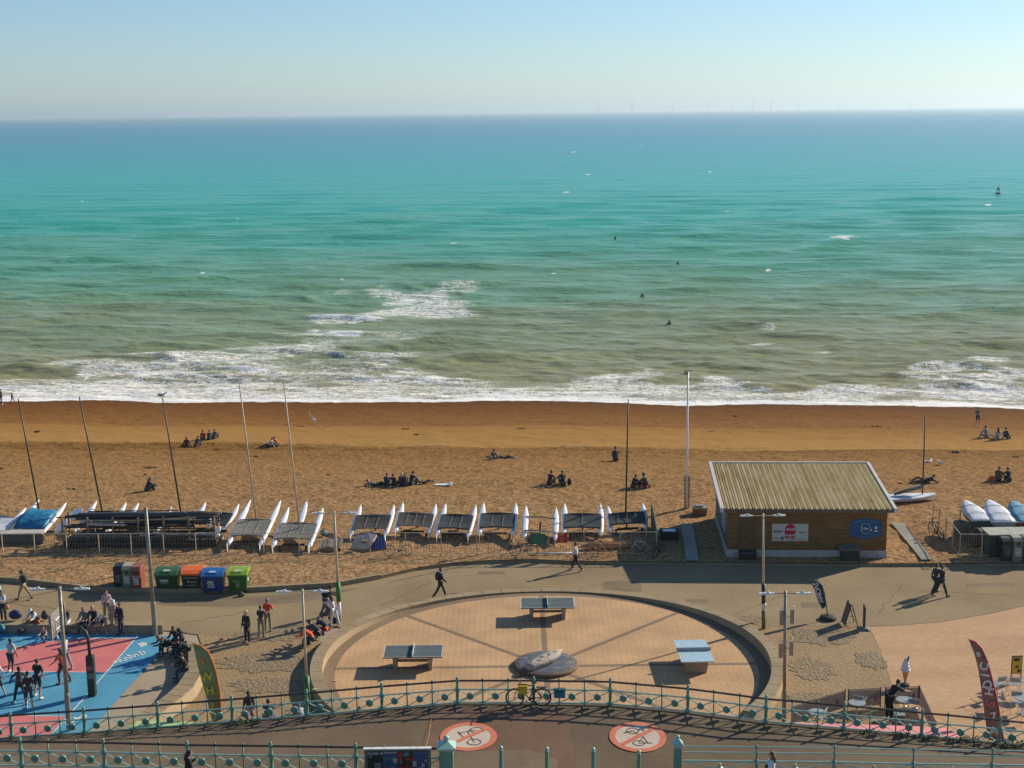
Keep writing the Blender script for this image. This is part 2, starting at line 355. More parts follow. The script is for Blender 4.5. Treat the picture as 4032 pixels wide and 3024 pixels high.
m1 = N(t, 'ShaderNodeMapping'); m1.inputs['Scale'].default_value = (.85, 1, 1); L(g.outputs['Position'], m1.inputs[0])
m2 = N(t, 'ShaderNodeMapping'); m2.inputs['Scale'].default_value = (.03, .22, 1); L(g.outputs['Position'], m2.inputs[0])
y2 = ma('MULTIPLY_ADD', sp.outputs['X'], .105, sp.outputs['Y'])
yy = ma('ADD', y2, ma('MULTIPLY_ADD', nz(1.2, .3, 4, m2), 6., -3.))
mr = N(t, 'ShaderNodeMapRange'); mr.inputs[1].default_value = 80; mr.inputs[2].default_value = 150; L(yy, mr.inputs[0])
cr = N(t, 'ShaderNodeValToRGB'); e = cr.color_ramp.elements
BC = [(0,(.36,.215,.100)),(.12,(.345,.200,.085)),(.28,(.31,.168,.060)),(.40,(.27,.140,.042)),(.485,(.215,.105,.026)),(.505,(.38,.205,.060)),(.59,(.34,.170,.045)),(.66,(.24,.110,.026)),(.80,(.205,.086,.019)),(.90,(.16,.064,.014)),(.97,(.12,.050,.013)),(1,(.10,.045,.014))]
e[0].position = 0; e[0].color = (*BC[0][1], 1); e[1].position = 1; e[1].color = (*BC[-1][1], 1)
for p_, c_ in BC[1:-1]: q = e.new(p_); q.color = (*c_, 1)
L(mr.outputs[0], cr.inputs[0])
gr = ma('ADD', ma('MULTIPLY', nz(4.2, .4, 6, m1), .75), ma('MULTIPLY', nz(11, 0, 2, m1), .45))
gm = N(t, 'ShaderNodeMapRange'); gm.inputs[1].default_value = .46; gm.inputs[2].default_value = .72; gm.inputs[3].default_value = .40; gm.inputs[4].default_value = 1.40; L(gr, gm.inputs[0])
ga = N(t, 'ShaderNodeValToRGB'); e = ga.color_ramp.elements; e[0].position = 0; e[0].color = (1,1,1,1); e[1].position = 1; e[1].color = (.4,.4,.4,1)
for p_, c_ in ((.49,1.),(.51,.18),(.58,.2),(.66,.6)): q = e.new(p_); q.color = (c_,c_,c_,1)
L(mr.outputs[0], ga.inputs[0]); gf = ma('ADD', ma('MULTIPLY', ma('SUBTRACT', gm.outputs[0], 1.0), ga.outputs[0]), 1.0)
vm = N(t, 'ShaderNodeVectorMath', operation='SCALE'); L(cr.outputs[0], vm.inputs[0]); L(gf, vm.inputs['Scale'])
L(vm.outputs[0], b.inputs['Base Color'])
bp = N(t, 'ShaderNodeBump'); L(ga.outputs[0], bp.inputs['Strength']); bp.inputs['Distance'].default_value = .11
L(ma('ADD', nz(3.2, .3, 5, m1), ma('MULTIPLY', nz(14, 0, 2, m1), .35)), bp.inputs['Height']); L(bp.outputs[0], b.inputs['Normal'])
MSHINGLE = m
fastmesh('beach', BX, BY, BZ2, m)
# ================================================================ PROMENADE
asph = ground_mat('asphalt_promenade', [(.18,.125,.064),(.275,.200,.103),(.345,.26,.14)], grit=(6,.3), big=(.16,.55), bump=.006, bscale=30)
asph_d = ground_mat('asphalt_ramp', [(.11,.075,.042),(.155,.108,.062),(.195,.14,.082)], grit=(5,.25), big=(.35,.45), bump=.008, bscale=25)
conc = ground_mat('concrete', [(.26,.20,.13),(.36,.29,.19),(.43,.36,.25)], grit=(6,.25), big=(.4,.35), bump=.008)
stone = ground_mat('coping_stone', [(.20,.145,.080),(.305,.230,.130),(.40,.31,.18)], grit=(5,.2), big=(.5,.4), bump=.008)
gravel = ground_mat('resin_gravel', [(.19,.125,.060),(.32,.215,.105),(.45,.315,.165)], grit=(5,.4), big=(.2,.2), bump=.05, bscale=8, fine=22)
cobble = ground_mat('cobbles', [(.15,.11,.062),(.26,.19,.105),(.40,.30,.17)], grit=(5,.5), big=(.2,.1), bump=.12, bscale=6, fine=14)
xs = 130
def strip(name, top, bot, z, mat):     # region between two polylines given left to right
    return sheet(name, [(p.x,p.y,z) for p in top]+[(p.x,p.y,z) for p in reversed(bot)], mat)
base = MB(); base.face([(-400,-150,-.02),(400,-150,-.02),(400,86,-.02),(-400,86,-.02)]); struct(base.build('ground', conc))
kx = [(k.x, k.y+.1, 0) for k in KERB]
asphp = [(-130, KERB[0].y, 0)]+kx+[(130, KERB[-1].y, 0)]
low = [(130, at(4032,2385).y+8, 0)]+[(p.x,p.y,0) for p in [at(4500,2330), at(4032,2387), at(3900,2416), at(3700,2450), at(3550,2462), at(3420,2468), at(3000,2468), at(2860,2420)]]+\
      [(p.x,p.y,0) for p in [at(2700,2500), at(1500,2500), at(1240,2455), at(1130,2490), at(950,2510), at(620,2482), at(0,2500), at(-500,2500)]]+[(-130, at(0,2500).y, 0)]
strip_top = asphp
sheet('promenade', strip_top+low, asph, z=.02)
patch_m = ground_mat('asphalt_repair_and_shade', [(.14,.10,.058),(.20,.148,.084),(.25,.19,.11)], grit=(6,.25), big=(.5,.4), bump=.008, bscale=25)
rd = random.Random(21)
for px in ([(1010,2350),(1330,2325),(1420,2316),(1200,2372),(900,2392),(640,2385),(560,2372),(700,2356)],[(1880,2252),(1985,2250),(1990,2262),(1885,2264)],[(2380,2290),(2520,2290),(2530,2330),(2370,2332)],[(3150,2375),(3230,2372),(3240,2392),(3160,2396)],[(3800,2300),(3990,2296),(4000,2308),(3805,2312)],[(130,2420),(230,2424),(225,2436),(120,2434)],[(2700,2360),(2790,2362),(2786,2376),(2696,2374)]):  # first outline paints the shade band by the bins; the rest are repairs
    sheet('asphalt_patch_and_shade', [at(*p) for p in px], patch_m, z=.0235)
crk = pmat('crack_dark', (.07,.05,.03), world=True)
def crack(u0, v0, u1, v1, n=14, j=.12, w_=.025):
    a, b_ = at(u0, v0), at(u1, v1); pts = [a.lerp(b_, i/n)+Vector((rd.uniform(-j,j), rd.uniform(-j,j), 0)) for i in range(n+1)]; mb = MB()
    for p, q in zip(pts[:-1], pts[1:]):
        d = (q-p).normalized(); nn = Vector((-d.y, d.x, 0))*w_/2; mb.face([(*(p+nn).xy,.0265),(*(q+nn).xy,.0265),(*(q-nn).xy,.0265),(*(p-nn).xy,.0265)])
    struct(mb.build('asphalt_crack', crk))
for c_ in ((1500,2390,1700,2290),(2330,2310,2620,2245),(2900,2420,3120,2330),(3450,2420,3560,2300),(700,2455,960,2415),(60,2380,330,2410),(3620,2330,3980,2345)): crack(*c_)
pave_r = ground_mat('brick_paving_right', [(.34,.195,.095),(.48,.290,.150),(.60,.385,.215)], grit=(5,.38), big=(.22,.35), bump=.02, bscale=8, stretch=(.5,1.5,1), fine=16)
sheet('paving', [at(3425,2469), at(3550,2463), at(3700,2451), at(3900,2417), at(4032,2388), at(4500,2331), at(5200,2331), at(5200,3300), at(3300,3300), at(3560,2850), at(3520,2720), at(3470,2570)], pave_r, z=.016)
sheet('gravel_bed', [at(620,2478), at(950,2505), at(1260,2450), at(1260,3100), at(500,3100), at(540,2840), at(740,2700), at(800,2560), at(780,2500)], gravel, z=.014)
sheet('gravel_bed', [at(2830,2410), at(2930,2452), at(3000,2466), at(3250,2466), at(3425,2466), at(3470,2568), at(3520,2718), at(3562,2850), at(3400,3150), at(2900,3100), at(2950,2700)], gravel, z=.012)
def cob(u, v, ru, rv, n=44, z=.03, j=.42, seed=1):
    rd = random.Random(seed); c = at(u, v); e1 = at(u+ru, v); e2 = at(u, v-rv); a, b_ = e1.x-c.x, abs(e2.y-c.y)
    pts = []
    for i in range(n):
        q = 2*math.pi*i/n; k = 1+rd.uniform(-j, j)*.5; pts.append((c.x+a*k*math.cos(q), c.y+b_*k*math.sin(q), z))
    sheet('cobble_patch', pts, cobble)
cob(3225,2508,120,32,seed=2); cob(3200,2635,88,40,seed=3); cob(3430,2600,58,34,seed=4); cob(2960,2440,60,14,seed=5); cob(3180,2745,90,16,seed=8)
cob(1040,2610,180,36,seed=6); cob(1060,2700,150,32,seed=7); cob(1090,2500,160,24,seed=9)
# kerb holding back the shingle
mb = MB()
for i in range(len(KERB)-1):
    a, b_ = KERB[i], KERB[i+1]; d = (b_-a).normalized(); nrm = Vector((-d.y, d.x, 0)); n_ = max(1, int((b_-a).length/1.2))
    hgt = .30 if (a.x < -8) else .17
    for k in range(n_):
        p = a.lerp(b_, k/n_); q = a.lerp(b_, (k+.985)/n_)
        mb.prism([(p.x,p.y,-.02),(q.x,q.y,-.02),(q.x+nrm.x*.22,q.y+nrm.y*.22,-.02),(p.x+nrm.x*.22,p.y+nrm.y*.22,-.02)], (0,0,hgt))
struct(mb.build('kerb', stone))
# tide-line wrack scattered on the shingle
wr = pmat('seaweed', (.05,.03,.015), (.03,.02,.01), scale=9); lb_ = 'small dark clump of seaweed on the shingle'
for i, (u, v) in enumerate([(8,1845),(283,1926),(585,1842),(575,1868),(850,1770),(1000,1800),(1290,1870),(1600,1690),(1640,1712),(2170,1770),(2230,1762),(2620,1780),(2800,1700),(3080,1760),(3450,1680),(3545,1903),(3770,1780),(4000,1800),(150,1700),(1180,1680),(2050,1690),(2900,1640)]):
    p = onb(u, v); mb = MB(); k_ = .6+.6*rd.random()
    for q in range(5): c_ = Vector((rd.gauss(0,.16), rd.gauss(0,.08), .03))*k_; mb.ell(c_, (.16*k_, .07*k_, .05*k_), 7, 4)
    o = mb.build('seaweed_clump', wr, None, True); o.location = p; tag(o, lb_, 'seaweed', 'seaweed clumps on the shingle')
# ================================================================ SUNKEN CIRCLE
PC = at(2150, 2624, .02)
print('outer far', (at(2150,2318,.12)-PC).length, 'inner far', (at(2150,2334,.12)-PC).length, 'left', (at(1200,2650,.6)-PC).length, 'right', (at(3102,2660,.6)-PC).length)
RO = 10.9; RI = 10.38
pm = D.materials.new('circle_brick'); pm.use_nodes = True; t = pm.node_tree; L = t.links.new; b = t.nodes['Principled BSDF']; b.inputs['Roughness'].default_value = .85
g = N(t, 'ShaderNodeNewGeometry'); mp = N(t, 'ShaderNodeMapping'); mp.inputs['Rotation'].default_value = (0,0,R(45)); L(g.outputs['Position'], mp.inputs[0])
br = N(t, 'ShaderNodeTexBrick'); L(mp.outputs[0], br.inputs[0]); br.inputs['Scale'].default_value = 1.0; br.inputs['Brick Width'].default_value = .40; br.inputs['Row Height'].default_value = .20
br.inputs['Mortar Size'].default_value = .028; br.inputs['Color1'].default_value = (.56,.335,.155,1); br.inputs['Color2'].default_value = (.53,.317,.146,1); br.inputs['Mortar'].default_value = (.455,.27,.122,1)
n1 = N(t, 'ShaderNodeTexNoise'); n1.inputs['Scale'].default_value = .5; n1.inputs['Detail'].default_value = 8; L(g.outputs['Position'], n1.inputs['Vector'])
mr = N(t, 'ShaderNodeMapRange'); mr.inputs[1].default_value = .3; mr.inputs[2].default_value = .7; mr.inputs[3].default_value = .8; mr.inputs[4].default_value = 1.12; L(n1.outputs['Fac'], mr.inputs[0])
vm = N(t, 'ShaderNodeVectorMath', operation='SCALE'); L(br.outputs['Color'], vm.inputs[0]); L(mr.outputs[0], vm.inputs['Scale']); L(vm.outputs[0], b.inputs['Base Color'])
bp = N(t, 'ShaderNodeBump'); bp.inputs['Distance'].default_value = .02; bp.invert = True; L(br.outputs['Fac'], bp.inputs['Height']); L(bp.outputs[0], b.inputs['Normal'])
dark = ground_mat('paving_band', [(.17,.115,.065),(.23,.16,.095),(.28,.2,.12)], bump=.006)
def disc(r_, z, name, mat, n=128):
    mb = MB(); mb.face([(PC.x+r_*math.cos(2*math.pi*i/n), PC.y+r_*math.sin(2*math.pi*i/n), z) for i in range(n)]); return struct(mb.build(name, mat))
disc(RI+.2, .030, 'paving_edge', dark); disc(RI-.55, .036, 'circle_paving', pm)
mb = MB()
for k in range(8):
    a = math.pi/4*k; d = Vector((math.cos(a), math.sin(a), 0)); n_ = Vector((-d.y, d.x, 0))*.13
    p, q = PC+d*1.5, PC+d*(RI-.5); mb.face([(*(p+n_).xy,.041),(*(q+n_).xy,.041),(*(q-n_).xy,.041),(*(p-n_).xy,.041)])
struct(mb.build('paving_line', dark))
def hw(a):      # wall height round the circle: flush at the far side, a seat at the sides
    s = math.sin(a); return .10+.46*(1-max(0, s)**1.6) if s > 0 else .56
wall_m = ground_mat('wall_brick', [(.28,.205,.115),(.40,.30,.175),(.52,.40,.24)], grit=(8,.35), big=(.6,.3), bump=.02, bscale=12, stretch=(1,1,3))
def ringwall(name, label, c, ri, ro, a0, a1, hf, seg, cop_m, wm, over=.02):
    o = thing(name, label, 'wall', (c.x, c.y, 0)); mb = MB(); n = 120
    rings = []
    for i in range(n+1):
        a = a0+(a1-a0)*i/n; h = hf(a)-.06; ca, sa = math.cos(a), math.sin(a)
        rings.append([(ri*ca, ri*sa, -.1), (ri*ca, ri*sa, h), (ro*ca, ro*sa, h), (ro*ca, ro*sa, -.1)])
    mb.loft(rings); mb.build('wall_body', wm, o)
    mb = MB(); k = int(seg)
    for s_ in range(k):
        b0 = a0+(a1-a0)*s_/k; b1 = a0+(a1-a0)*(s_+.972)/k; rings = []
        for i in range(7):
            a = b0+(b1-b0)*i/6; h = hf(a); ca, sa = math.cos(a), math.sin(a); p, q = ri-over, ro+over
            rings.append([(p*ca,p*sa,h-.07), (p*ca,p*sa,h), (q*ca,q*sa,h), (q*ca,q*sa,h-.07)])
        mb.loft(rings)
    mb.build('coping', cop_m, o)
    return o
ringwall('seat_wall', 'low curved wall with pale stone coping ringing the table tennis circle', PC, RI, RO, R(-38), R(218), hw, 44, stone, wall_m)
# ================================================================ COURT
blue = ground_mat('court_blue', [(.060,.205,.290),(.080,.29,.41),(.12,.35,.47)], grit=(9,.25), big=(.35,.6), bump=.003)
pink = ground_mat('court_pink', [(.42,.12,.11),(.57,.165,.15),(.64,.21,.19)], grit=(9,.25), big=(.35,.6), bump=.003)
white = pmat('white_line_paint', (.78,.76,.70), (.60,.58,.52), scale=9, rough=.7, world=True)
sheet('court', [at(-700,2497), at(0,2496), at(480,2500), at(690,2508), at(500,2715), at(300,2945), at(250,3100), at(-700,3100)], blue, z=.028)
sheet('court_area', [at(-290,2644), at(-150,2600), at(0,2564), at(80,2547), at(150,2534), at(230,2524), at(320,2517), at(530,2518), at(415,2649), at(0,2645)], pink, z=.033)
sheet('court_area', [at(-700,2810), at(0,2819), at(257,2824), at(180,2915), at(100,3000), at(-700,3000)], pink, z=.033)
def line(pts, w_, z=.038, name='court_line', mat=None):
    mb = MB()
    for a, b_ in zip(pts[:-1], pts[1:]):
        d = (b_-a).normalized(); n_ = Vector((-d.y, d.x, 0))*w_/2; a_, b2 = a-d*w_*.4, b_+d*w_*.4
        mb.face([(*(a_+n_).xy,z),(*(b2+n_).xy,z),(*(b2-n_).xy,z),(*(a_-n_).xy,z)]); z += .0004
    return struct(mb.build(name, mat or white))
line([at(546,2502), at(370,2706)], .055); line([at(345,2736), at(200,2898), at(120,2990)], .055)
line([at(-300,2645), at(0,2564), at(80,2547), at(150,2534), at(230,2524), at(320,2516), at(535,2516)], .055)
line([at(-300,2645), at(0,2646), at(415,2650)], .055); line([at(-300,2817), at(0,2818), at(262,2823)], .055)
line([at(300,2501), at(540,2502)], .05)
def scrib(cx, cy, s, pts, w_=.06):
    c = at(cx, cy); ca, sa = math.cos(R(52)), math.sin(R(52))
    line([Vector((c.x+s*(x*ca-y*sa), c.y+s*(x*sa+y*ca), 0)) for x, y in pts], w_, .036, 'court_marking')
zig = [(-1,-.1),(-.9,.25),(-.75,-.2),(-.6,.2),(-.5,-.2),(-.35,-.2),(-.3,.15),(-.15,.15),(-.15,-.2),(.0,-.2),(.1,.45),(.2,-.2),(.35,.1),(.5,.1),(.45,-.2),(.65,-.35),(.8,.3),(1,.1),(.85,-.25)]
scrib(512,2590,.85,zig); scrib(300,2835,.5,zig,.08)
for k in (-.25,0,.25): scrib(560,2540,.5,[(k-.2,-.4),(k+.1,-.1),(k+.1,.4)],.1)
cw = thing('seat_wall', 'straight concrete seat wall behind the basketball court where spectators sit', 'wall', at(200,2478,0))
p0, p1 = at(-600,2458,.45), at(640,2462,.45); mb = MB(); cc = at(200,2478,0)
q0, q1 = at(-600,2444,.45), at(640,2446,.45)
mb.prism([(p.x-cc.x, p.y-cc.y, -.1) for p in (p0, p1, q1, q0)], (0,0,.48)); mb.build('wall_body', conc, cw)
mb = MB(); mb.prism([(p0.x-cc.x,p0.y-.04-cc.y,.38),(p1.x-cc.x,p1.y-.04-cc.y,.38),(q1.x-cc.x,q1.y+.03-cc.y,.38),(q0.x-cc.x,q0.y+.03-cc.y,.38)], (0,0,.08)); mb.build('coping', stone, cw)
# curved wall east of the court
pts_o = [at(u,v,.55) for u,v in [(700,2512),(770,2530),(797,2560),(800,2600),(790,2650),(762,2700),(715,2742),(650,2790),(575,2835),(500,2875),(430,2925)]]
pts_i = [at(u,v,.55) for u,v in [(680,2524),(728,2540),(742,2566),(742,2605),(730,2650),(700,2695),(655,2735),(595,2780),(525,2825),(450,2868),(380,2915)]]
cw = thing('seat_wall', 'curved pale seat wall between the blue court edge and the gravel', 'wall', pts_i[4].xy.to_3d())
o_ = pts_i[4]; mb = MB(); mb.loft([[(i.x-o_.x,i.y-o_.y,-.1),(i.x-o_.x,i.y-o_.y,.48),(p.x-o_.x,p.y-o_.y,.48),(p.x-o_.x+.12,p.y-o_.y,-.1)] for i, p in zip(pts_i, pts_o)]); mb.build('wall_body', wall_m, cw)
mb = MB()
for k in range(len(pts_i)-1):
    for s_ in range(2):
        t0, t1 = s_/2, s_/2+.475
        a = pts_i[k].lerp(pts_i[k+1], t0)-o_; b_ = pts_i[k].lerp(pts_i[k+1], t1)-o_; c_ = pts_o[k].lerp(pts_o[k+1], t1)-o_; d_ = pts_o[k].lerp(pts_o[k+1], t0)-o_
        mb.prism([(q.x,q.y,.485) for q in (a,b_,c_,d_)], (0,0,.07))
mb.build('coping', stone, cw)
# ================================================================ RAMP ROAD (raised)
AL = [(-560,2955,1.2),(-245,2932,1.35),(47,2907,1.5),(335,2889,1.7),(624,2868,1.95),(916,2845,2.2),(1210,2821,2.45),(1505,2794,2.6),(1802,2771,2.7),(2102,2771,2.7),(2403,2776,2.7),(2708,2804,2.6),(3015,2845,2.45),(3322,2872,2.25),(3628,2900,2.05),(3934,2930,1.85),(4240,2960,1.65),(4560,2992,1.45)]
AP = [at(u, v, z) for u, v, z in AL]
BYL = 47.3; BZL = 2.3
def zat(u, v, y=None):
    d = ray(u, v); y = y or BYL; return CAMH+d.z*y/d.y
def xat(u, v, y=None):
    d = ray(u, v); return d.x*(y or BYL)/d.y
def bz(x): return float(np.interp(x, [-20,-6,0,7,18], [2.50,2.42,2.30,2.12,1.95]))
rx_ = np.linspace(-40, 40, 121); ax_ = np.array([p.x for p in AP]); ay_ = np.interp(rx_, ax_, [p.y for p in AP])+.15; az_ = np.interp(rx_, ax_, [p.z for p in AP])
tt = np.linspace(0, 1, 24); RX, TT2 = np.meshgrid(rx_, tt); RY = ay_*(1-TT2)+BYL*TT2; bz_ = np.array([bz(q) for q in rx_]); RZ = az_*(1-TT2)+bz_*TT2
EX = np.vstack([RX[:1], RX[:1], RX, RX[-1:]]); EY = np.vstack([RY[:1], RY[:1], RY, RY[-1:]*0+36]); EZ = np.vstack([RY[:1]*0-.1, RZ[:1]-.02, RZ-.0, RZ[-1:]])
EY[0] = EY[2]; EY[1] = EY[2]
fastmesh('ramp_road', EX, EY, EZ, asph_d).data.polygons.foreach_set('use_smooth', [False]*((EX.shape[0]-1)*(EX.shape[1]-1)))
def roadz(x, y):
    ya = float(np.interp(x, rx_, ay_)); za = float(np.interp(x, rx_, az_)); t_ = min(1, max(0, (ya-y)/(ya-BYL))); return za*(1-t_)+bz(x)*t_
def onroad(u, v):
    z = 2.5
    for _ in range(12): p = at(u, v, z); z = roadz(p.x, p.y)
    return p
def roadpatch(name, px, mat, dz):
    mb = MB(); c = [onroad(*p) for p in px]; cx = sum((p for p in c), Vector())/len(c); sub = []
    for i in range(len(c)):
        for k in range(6): q = c[i].lerp(c[(i+1)%len(c)], k/6); sub.append(q)
    for k in range(8):           # concentric fan so that the patch follows the curved road
        for i in range(len(sub)):
            j = (i+1)%len(sub)
            f4 = [cx.lerp(sub[i], k/8), cx.lerp(sub[j], k/8), cx.lerp(sub[j], (k+1)/8), cx.lerp(sub[i], (k+1)/8)]
            if k == 0: f4 = f4[1:]
            mb.face([(p.x, p.y, roadz(p.x, p.y)+dz) for p in f4])
    return struct(mb.build(name, mat))
red_as = ground_mat('red_tarmac', [(.125,.070,.042),(.175,.100,.060),(.21,.125,.078)], grit=(5,.3), big=(.5,.45), bump=.006)
gold = ground_mat('buff_tarmac', [(.15,.105,.060),(.195,.145,.085),(.22,.165,.10)], grit=(5,.2), big=(.3,.3), bump=.005)
roadpatch('road_patch', [(1700,2790),(1720,2785),(2235,2798),(2243,2860),(2268,3024),(2280,3120),(1600,3120),(1650,2990)], red_as, .010)
roadpatch('road_patch', [(1660,2962),(2080,2955),(2200,2990),(2180,3090),(1640,3090)], ground_mat('patched_tarmac', [(.13,.09,.055),(.185,.13,.08),(.22,.16,.1)], grit=(4,.3), big=(.8,.5), bump=.006), .016)
red_p = ground_mat('sign_red_paint', [(.50,.125,.06),(.62,.185,.10),(.68,.24,.14)], grit=(8,.3), big=(1,.4), bump=.002)
sand_p = ground_mat('sign_cream_paint', [(.45,.34,.25),(.58,.46,.35),(.64,.52,.41)], grit=(8,.3), big=(1,.4), bump=.002)
dark_p = pmat('dark_paint', (.06,.045,.03), (.10,.07,.05), scale=6, world=True)
def roadpoly(c, pts, mat, dz, name='road_marking'):
    mb = MB(); mb.face([(c.x+x, c.y+y, roadz(c.x+x, c.y+y)+dz) for x, y in pts]); return struct(mb.build(name, mat))
def roundel(u, v, flip):
    c = onroad(u, v); r_ = 1.05
    def ring(ro, ri, dz, mat):
        mb = MB(); n = 64
        for i in range(n):
            a, b_ = 2*math.pi*i/n, 2*math.pi*(i+1)/n
            q = [(ro*math.cos(a), ro*math.sin(a)), (ro*math.cos(b_), ro*math.sin(b_)), (ri*math.cos(b_), ri*math.sin(b_)), (ri*math.cos(a), ri*math.sin(a))]
            if ri == 0: q = q[:3]
            mb.face([(c.x+x, c.y+y, roadz(c.x+x, c.y+y)+dz) for x, y in q])
        return mb.build('road_marking', mat)
    struct(ring(r_, 0, .022, sand_p)); struct(ring(r_+.02, r_*.80, .027, red_p))
    s = 1 if flip else -1
    def seg(pts, w_, dz=.031, mat=dark_p):
        mb = MB()
        for (x0,y0), (x1,y1) in zip(pts[:-1], pts[1:]):
            dx, dy = x1-x0, y1-y0; l = math.hypot(dx, dy) or 1; nx, ny = -dy/l*w_/2, dx/l*w_/2
            mb.face([(c.x+x, c.y+y, roadz(c.x+x, c.y+y)+dz) for x, y in [(x0+nx,y0+ny),(x1+nx,y1+ny),(x1-nx,y1-ny),(x0-nx,y0-ny)]]); dz += .0003
        return struct(mb.build('road_marking', mat))
    def circ(cx_, cy_, rr_): return [(cx_+rr_*1.15*math.cos(2*math.pi*i/20), cy_+rr_*math.sin(2*math.pi*i/20)) for i in range(21)]
    if not flip:
        seg(circ(.30,.48,.20), .035); seg(circ(.22,-.42,.22), .035); seg([(.3,.48),(-.05,.38),(.22,-.42)], .03); seg([(-.05,.38),(.1,.62)], .03); seg([(-.05,.38),(-.35,.25),(-.2,-.05),(.0,-.1)], .03); seg([(-.4,.35),(-.3,.15)], .06)
    else:
        seg(circ(-.15,.42,.20), .035); seg(circ(.0,-.45,.18), .035); seg([(-.15,.42),(.2,.0),(.0,-.45)], .03); seg([(.2,.0),(.35,-.45),(.0,-.45)], .03); seg([(.25,-.42),(.5,-.45)], .05); seg([(-.15,.42),(-.5,.25)], .06); seg([(.2,.5),(.3,.42)], .06)
    seg([(-.62,-.55),(.62,.55)], .17, .036, red_p)
roundel(1845, 2902, False); roundel(2511, 2903, True)
line_y = pmat('yellow_joint', (.45,.30,.10), (.2,.14,.07), scale=3, world=True, lo=.4, hi=.5)
p = [onroad(1698,2835), onroad(1690,2890), onroad(1676,2945)]
mb = MB()
for a, b_ in zip(p[:-1], p[1:]): mb.face([(a.x-.02,a.y,a.z+.02),(a.x+.02,a.y,a.z+.02),(b_.x+.02,b_.y,b_.z+.02),(b_.x-.02,b_.y,b_.z+.02)])
struct(mb.build('road_marking', line_y))
# haze over the sea
hz = MB(); hz.box((0, 12480, 63), (40000, 26000-960, 2*72)) if False else hz.prism([(-40000,-600,-22),(40000,-600,-22),(40000,60800,-22),(-40000,60800,-22)], (0,0,190))
ho = hz.build('haze', D.materials.new('haze')); hm = ho.data.materials[0]; hm.use_nodes = True; t = hm.node_tree; t.nodes.clear()
vo = N(t, 'ShaderNodeVolumePrincipled'); vo.inputs['Color'].default_value = (.80,.96,1.0,1); vo.inputs['Density'].default_value = 0.85e-4; vo.inputs['Anisotropy'].default_value = .45
ou = N(t, 'ShaderNodeOutputMaterial'); t.links.new(vo.outputs[0], ou.inputs['Volume']); ho['kind'] = 'stuff'; ho['label'] = 'thin sea haze paling the horizon'; ho['category'] = 'haze'
# ================================================================ PEOPLE
def cmat(kind, c, rough=.85):
    c = tuple(round(q, 3) for q in c); return pmat(f'{kind}_{c}', c, tuple(q*.75 for q in c), scale=14, rough=rough, lo=.3, hi=.7, bump=.004 if kind == 'cloth' else 0, bscale=25)
SKIN = {'pale': (.50,.29,.20), 'tan': (.38,.20,.125), 'brown': (.17,.085,.05), 'dark': (.075,.04,.025)}
def dv(a, b, s):      # direction: a degrees forward of straight down, b degrees outward, side s
    a, b = R(a), R(b); return Vector((s*math.sin(b), math.sin(a)*math.cos(b), -math.cos(a)*math.cos(b)))
def skel(lean=3, legs=((2,3,4),(-2,3,4)), arms=((4,14,9),(4,14,9)), hz=None, head=0, side=0, curl=0):
    J = {}; P = Vector((0,0,0)); l = R(lean); up = Vector((math.sin(R(side)), math.sin(l)*math.cos(R(side)), math.cos(l)*math.cos(R(side))))
    l2 = R(lean+curl); up2 = Vector((up.x, math.sin(l2), math.cos(l2))).normalized()
    J['pelvis'] = P; J['waist'] = P+up*.16; J['chest'] = J['waist']+up2*.19; J['base'] = J['chest']+up2*.13
    hd = R(lean*.45+curl*.7+head); hu = Vector((up.x*.5, math.sin(hd), math.cos(hd))).normalized()
    J['neck'] = J['base']+hu*.075; J['head'] = J['neck']+hu*.11; J['hu'] = hu; J['hf'] = Vector((0, math.cos(hd), -math.sin(hd)))
    for i, s in enumerate((-1, 1)):
        a, k, b = legs[i]; J['hip', s] = P+Vector((s*.09, 0, -.03)); J['knee', s] = J['hip', s]+dv(a, b, s)*.43
        J['ankle', s] = J['knee', s]+dv(a-k, b*(.6 if k < 100 else -1.2), s)*.41
        q = R(a-k); fd = Vector((s*.15, math.cos(q*.6), -math.sin(max(-1, min(.4, -q)))*.6)).normalized(); J['toe', s] = J['ankle', s]+fd*.15+Vector((0,0,-.035))
        a, k, b = arms[i]; sh = J['base']+Vector((s*.165, 0, -.035)); J['sho', s] = sh
        da = dv(a+(lean+curl)*-.0, b, s); J['elb', s] = sh+da*.28; db = dv(a+k, b*.4-(k*.12 if k > 30 else 0), s); J['wri', s] = J['elb', s]+db*.25; J['hand', s] = J['wri', s]+db*.07; J['hd', s] = db
    if hz is None: hz = -min(min(J['ankle', s].z-.075, J['toe', s].z-.03) for s in (-1, 1))
    for k in list(J):
        if k in ('hu', 'hf') or (isinstance(k, tuple) and k[0] == 'hd'): continue
        J[k] = J[k]+Vector((0,0,hz))
    return J
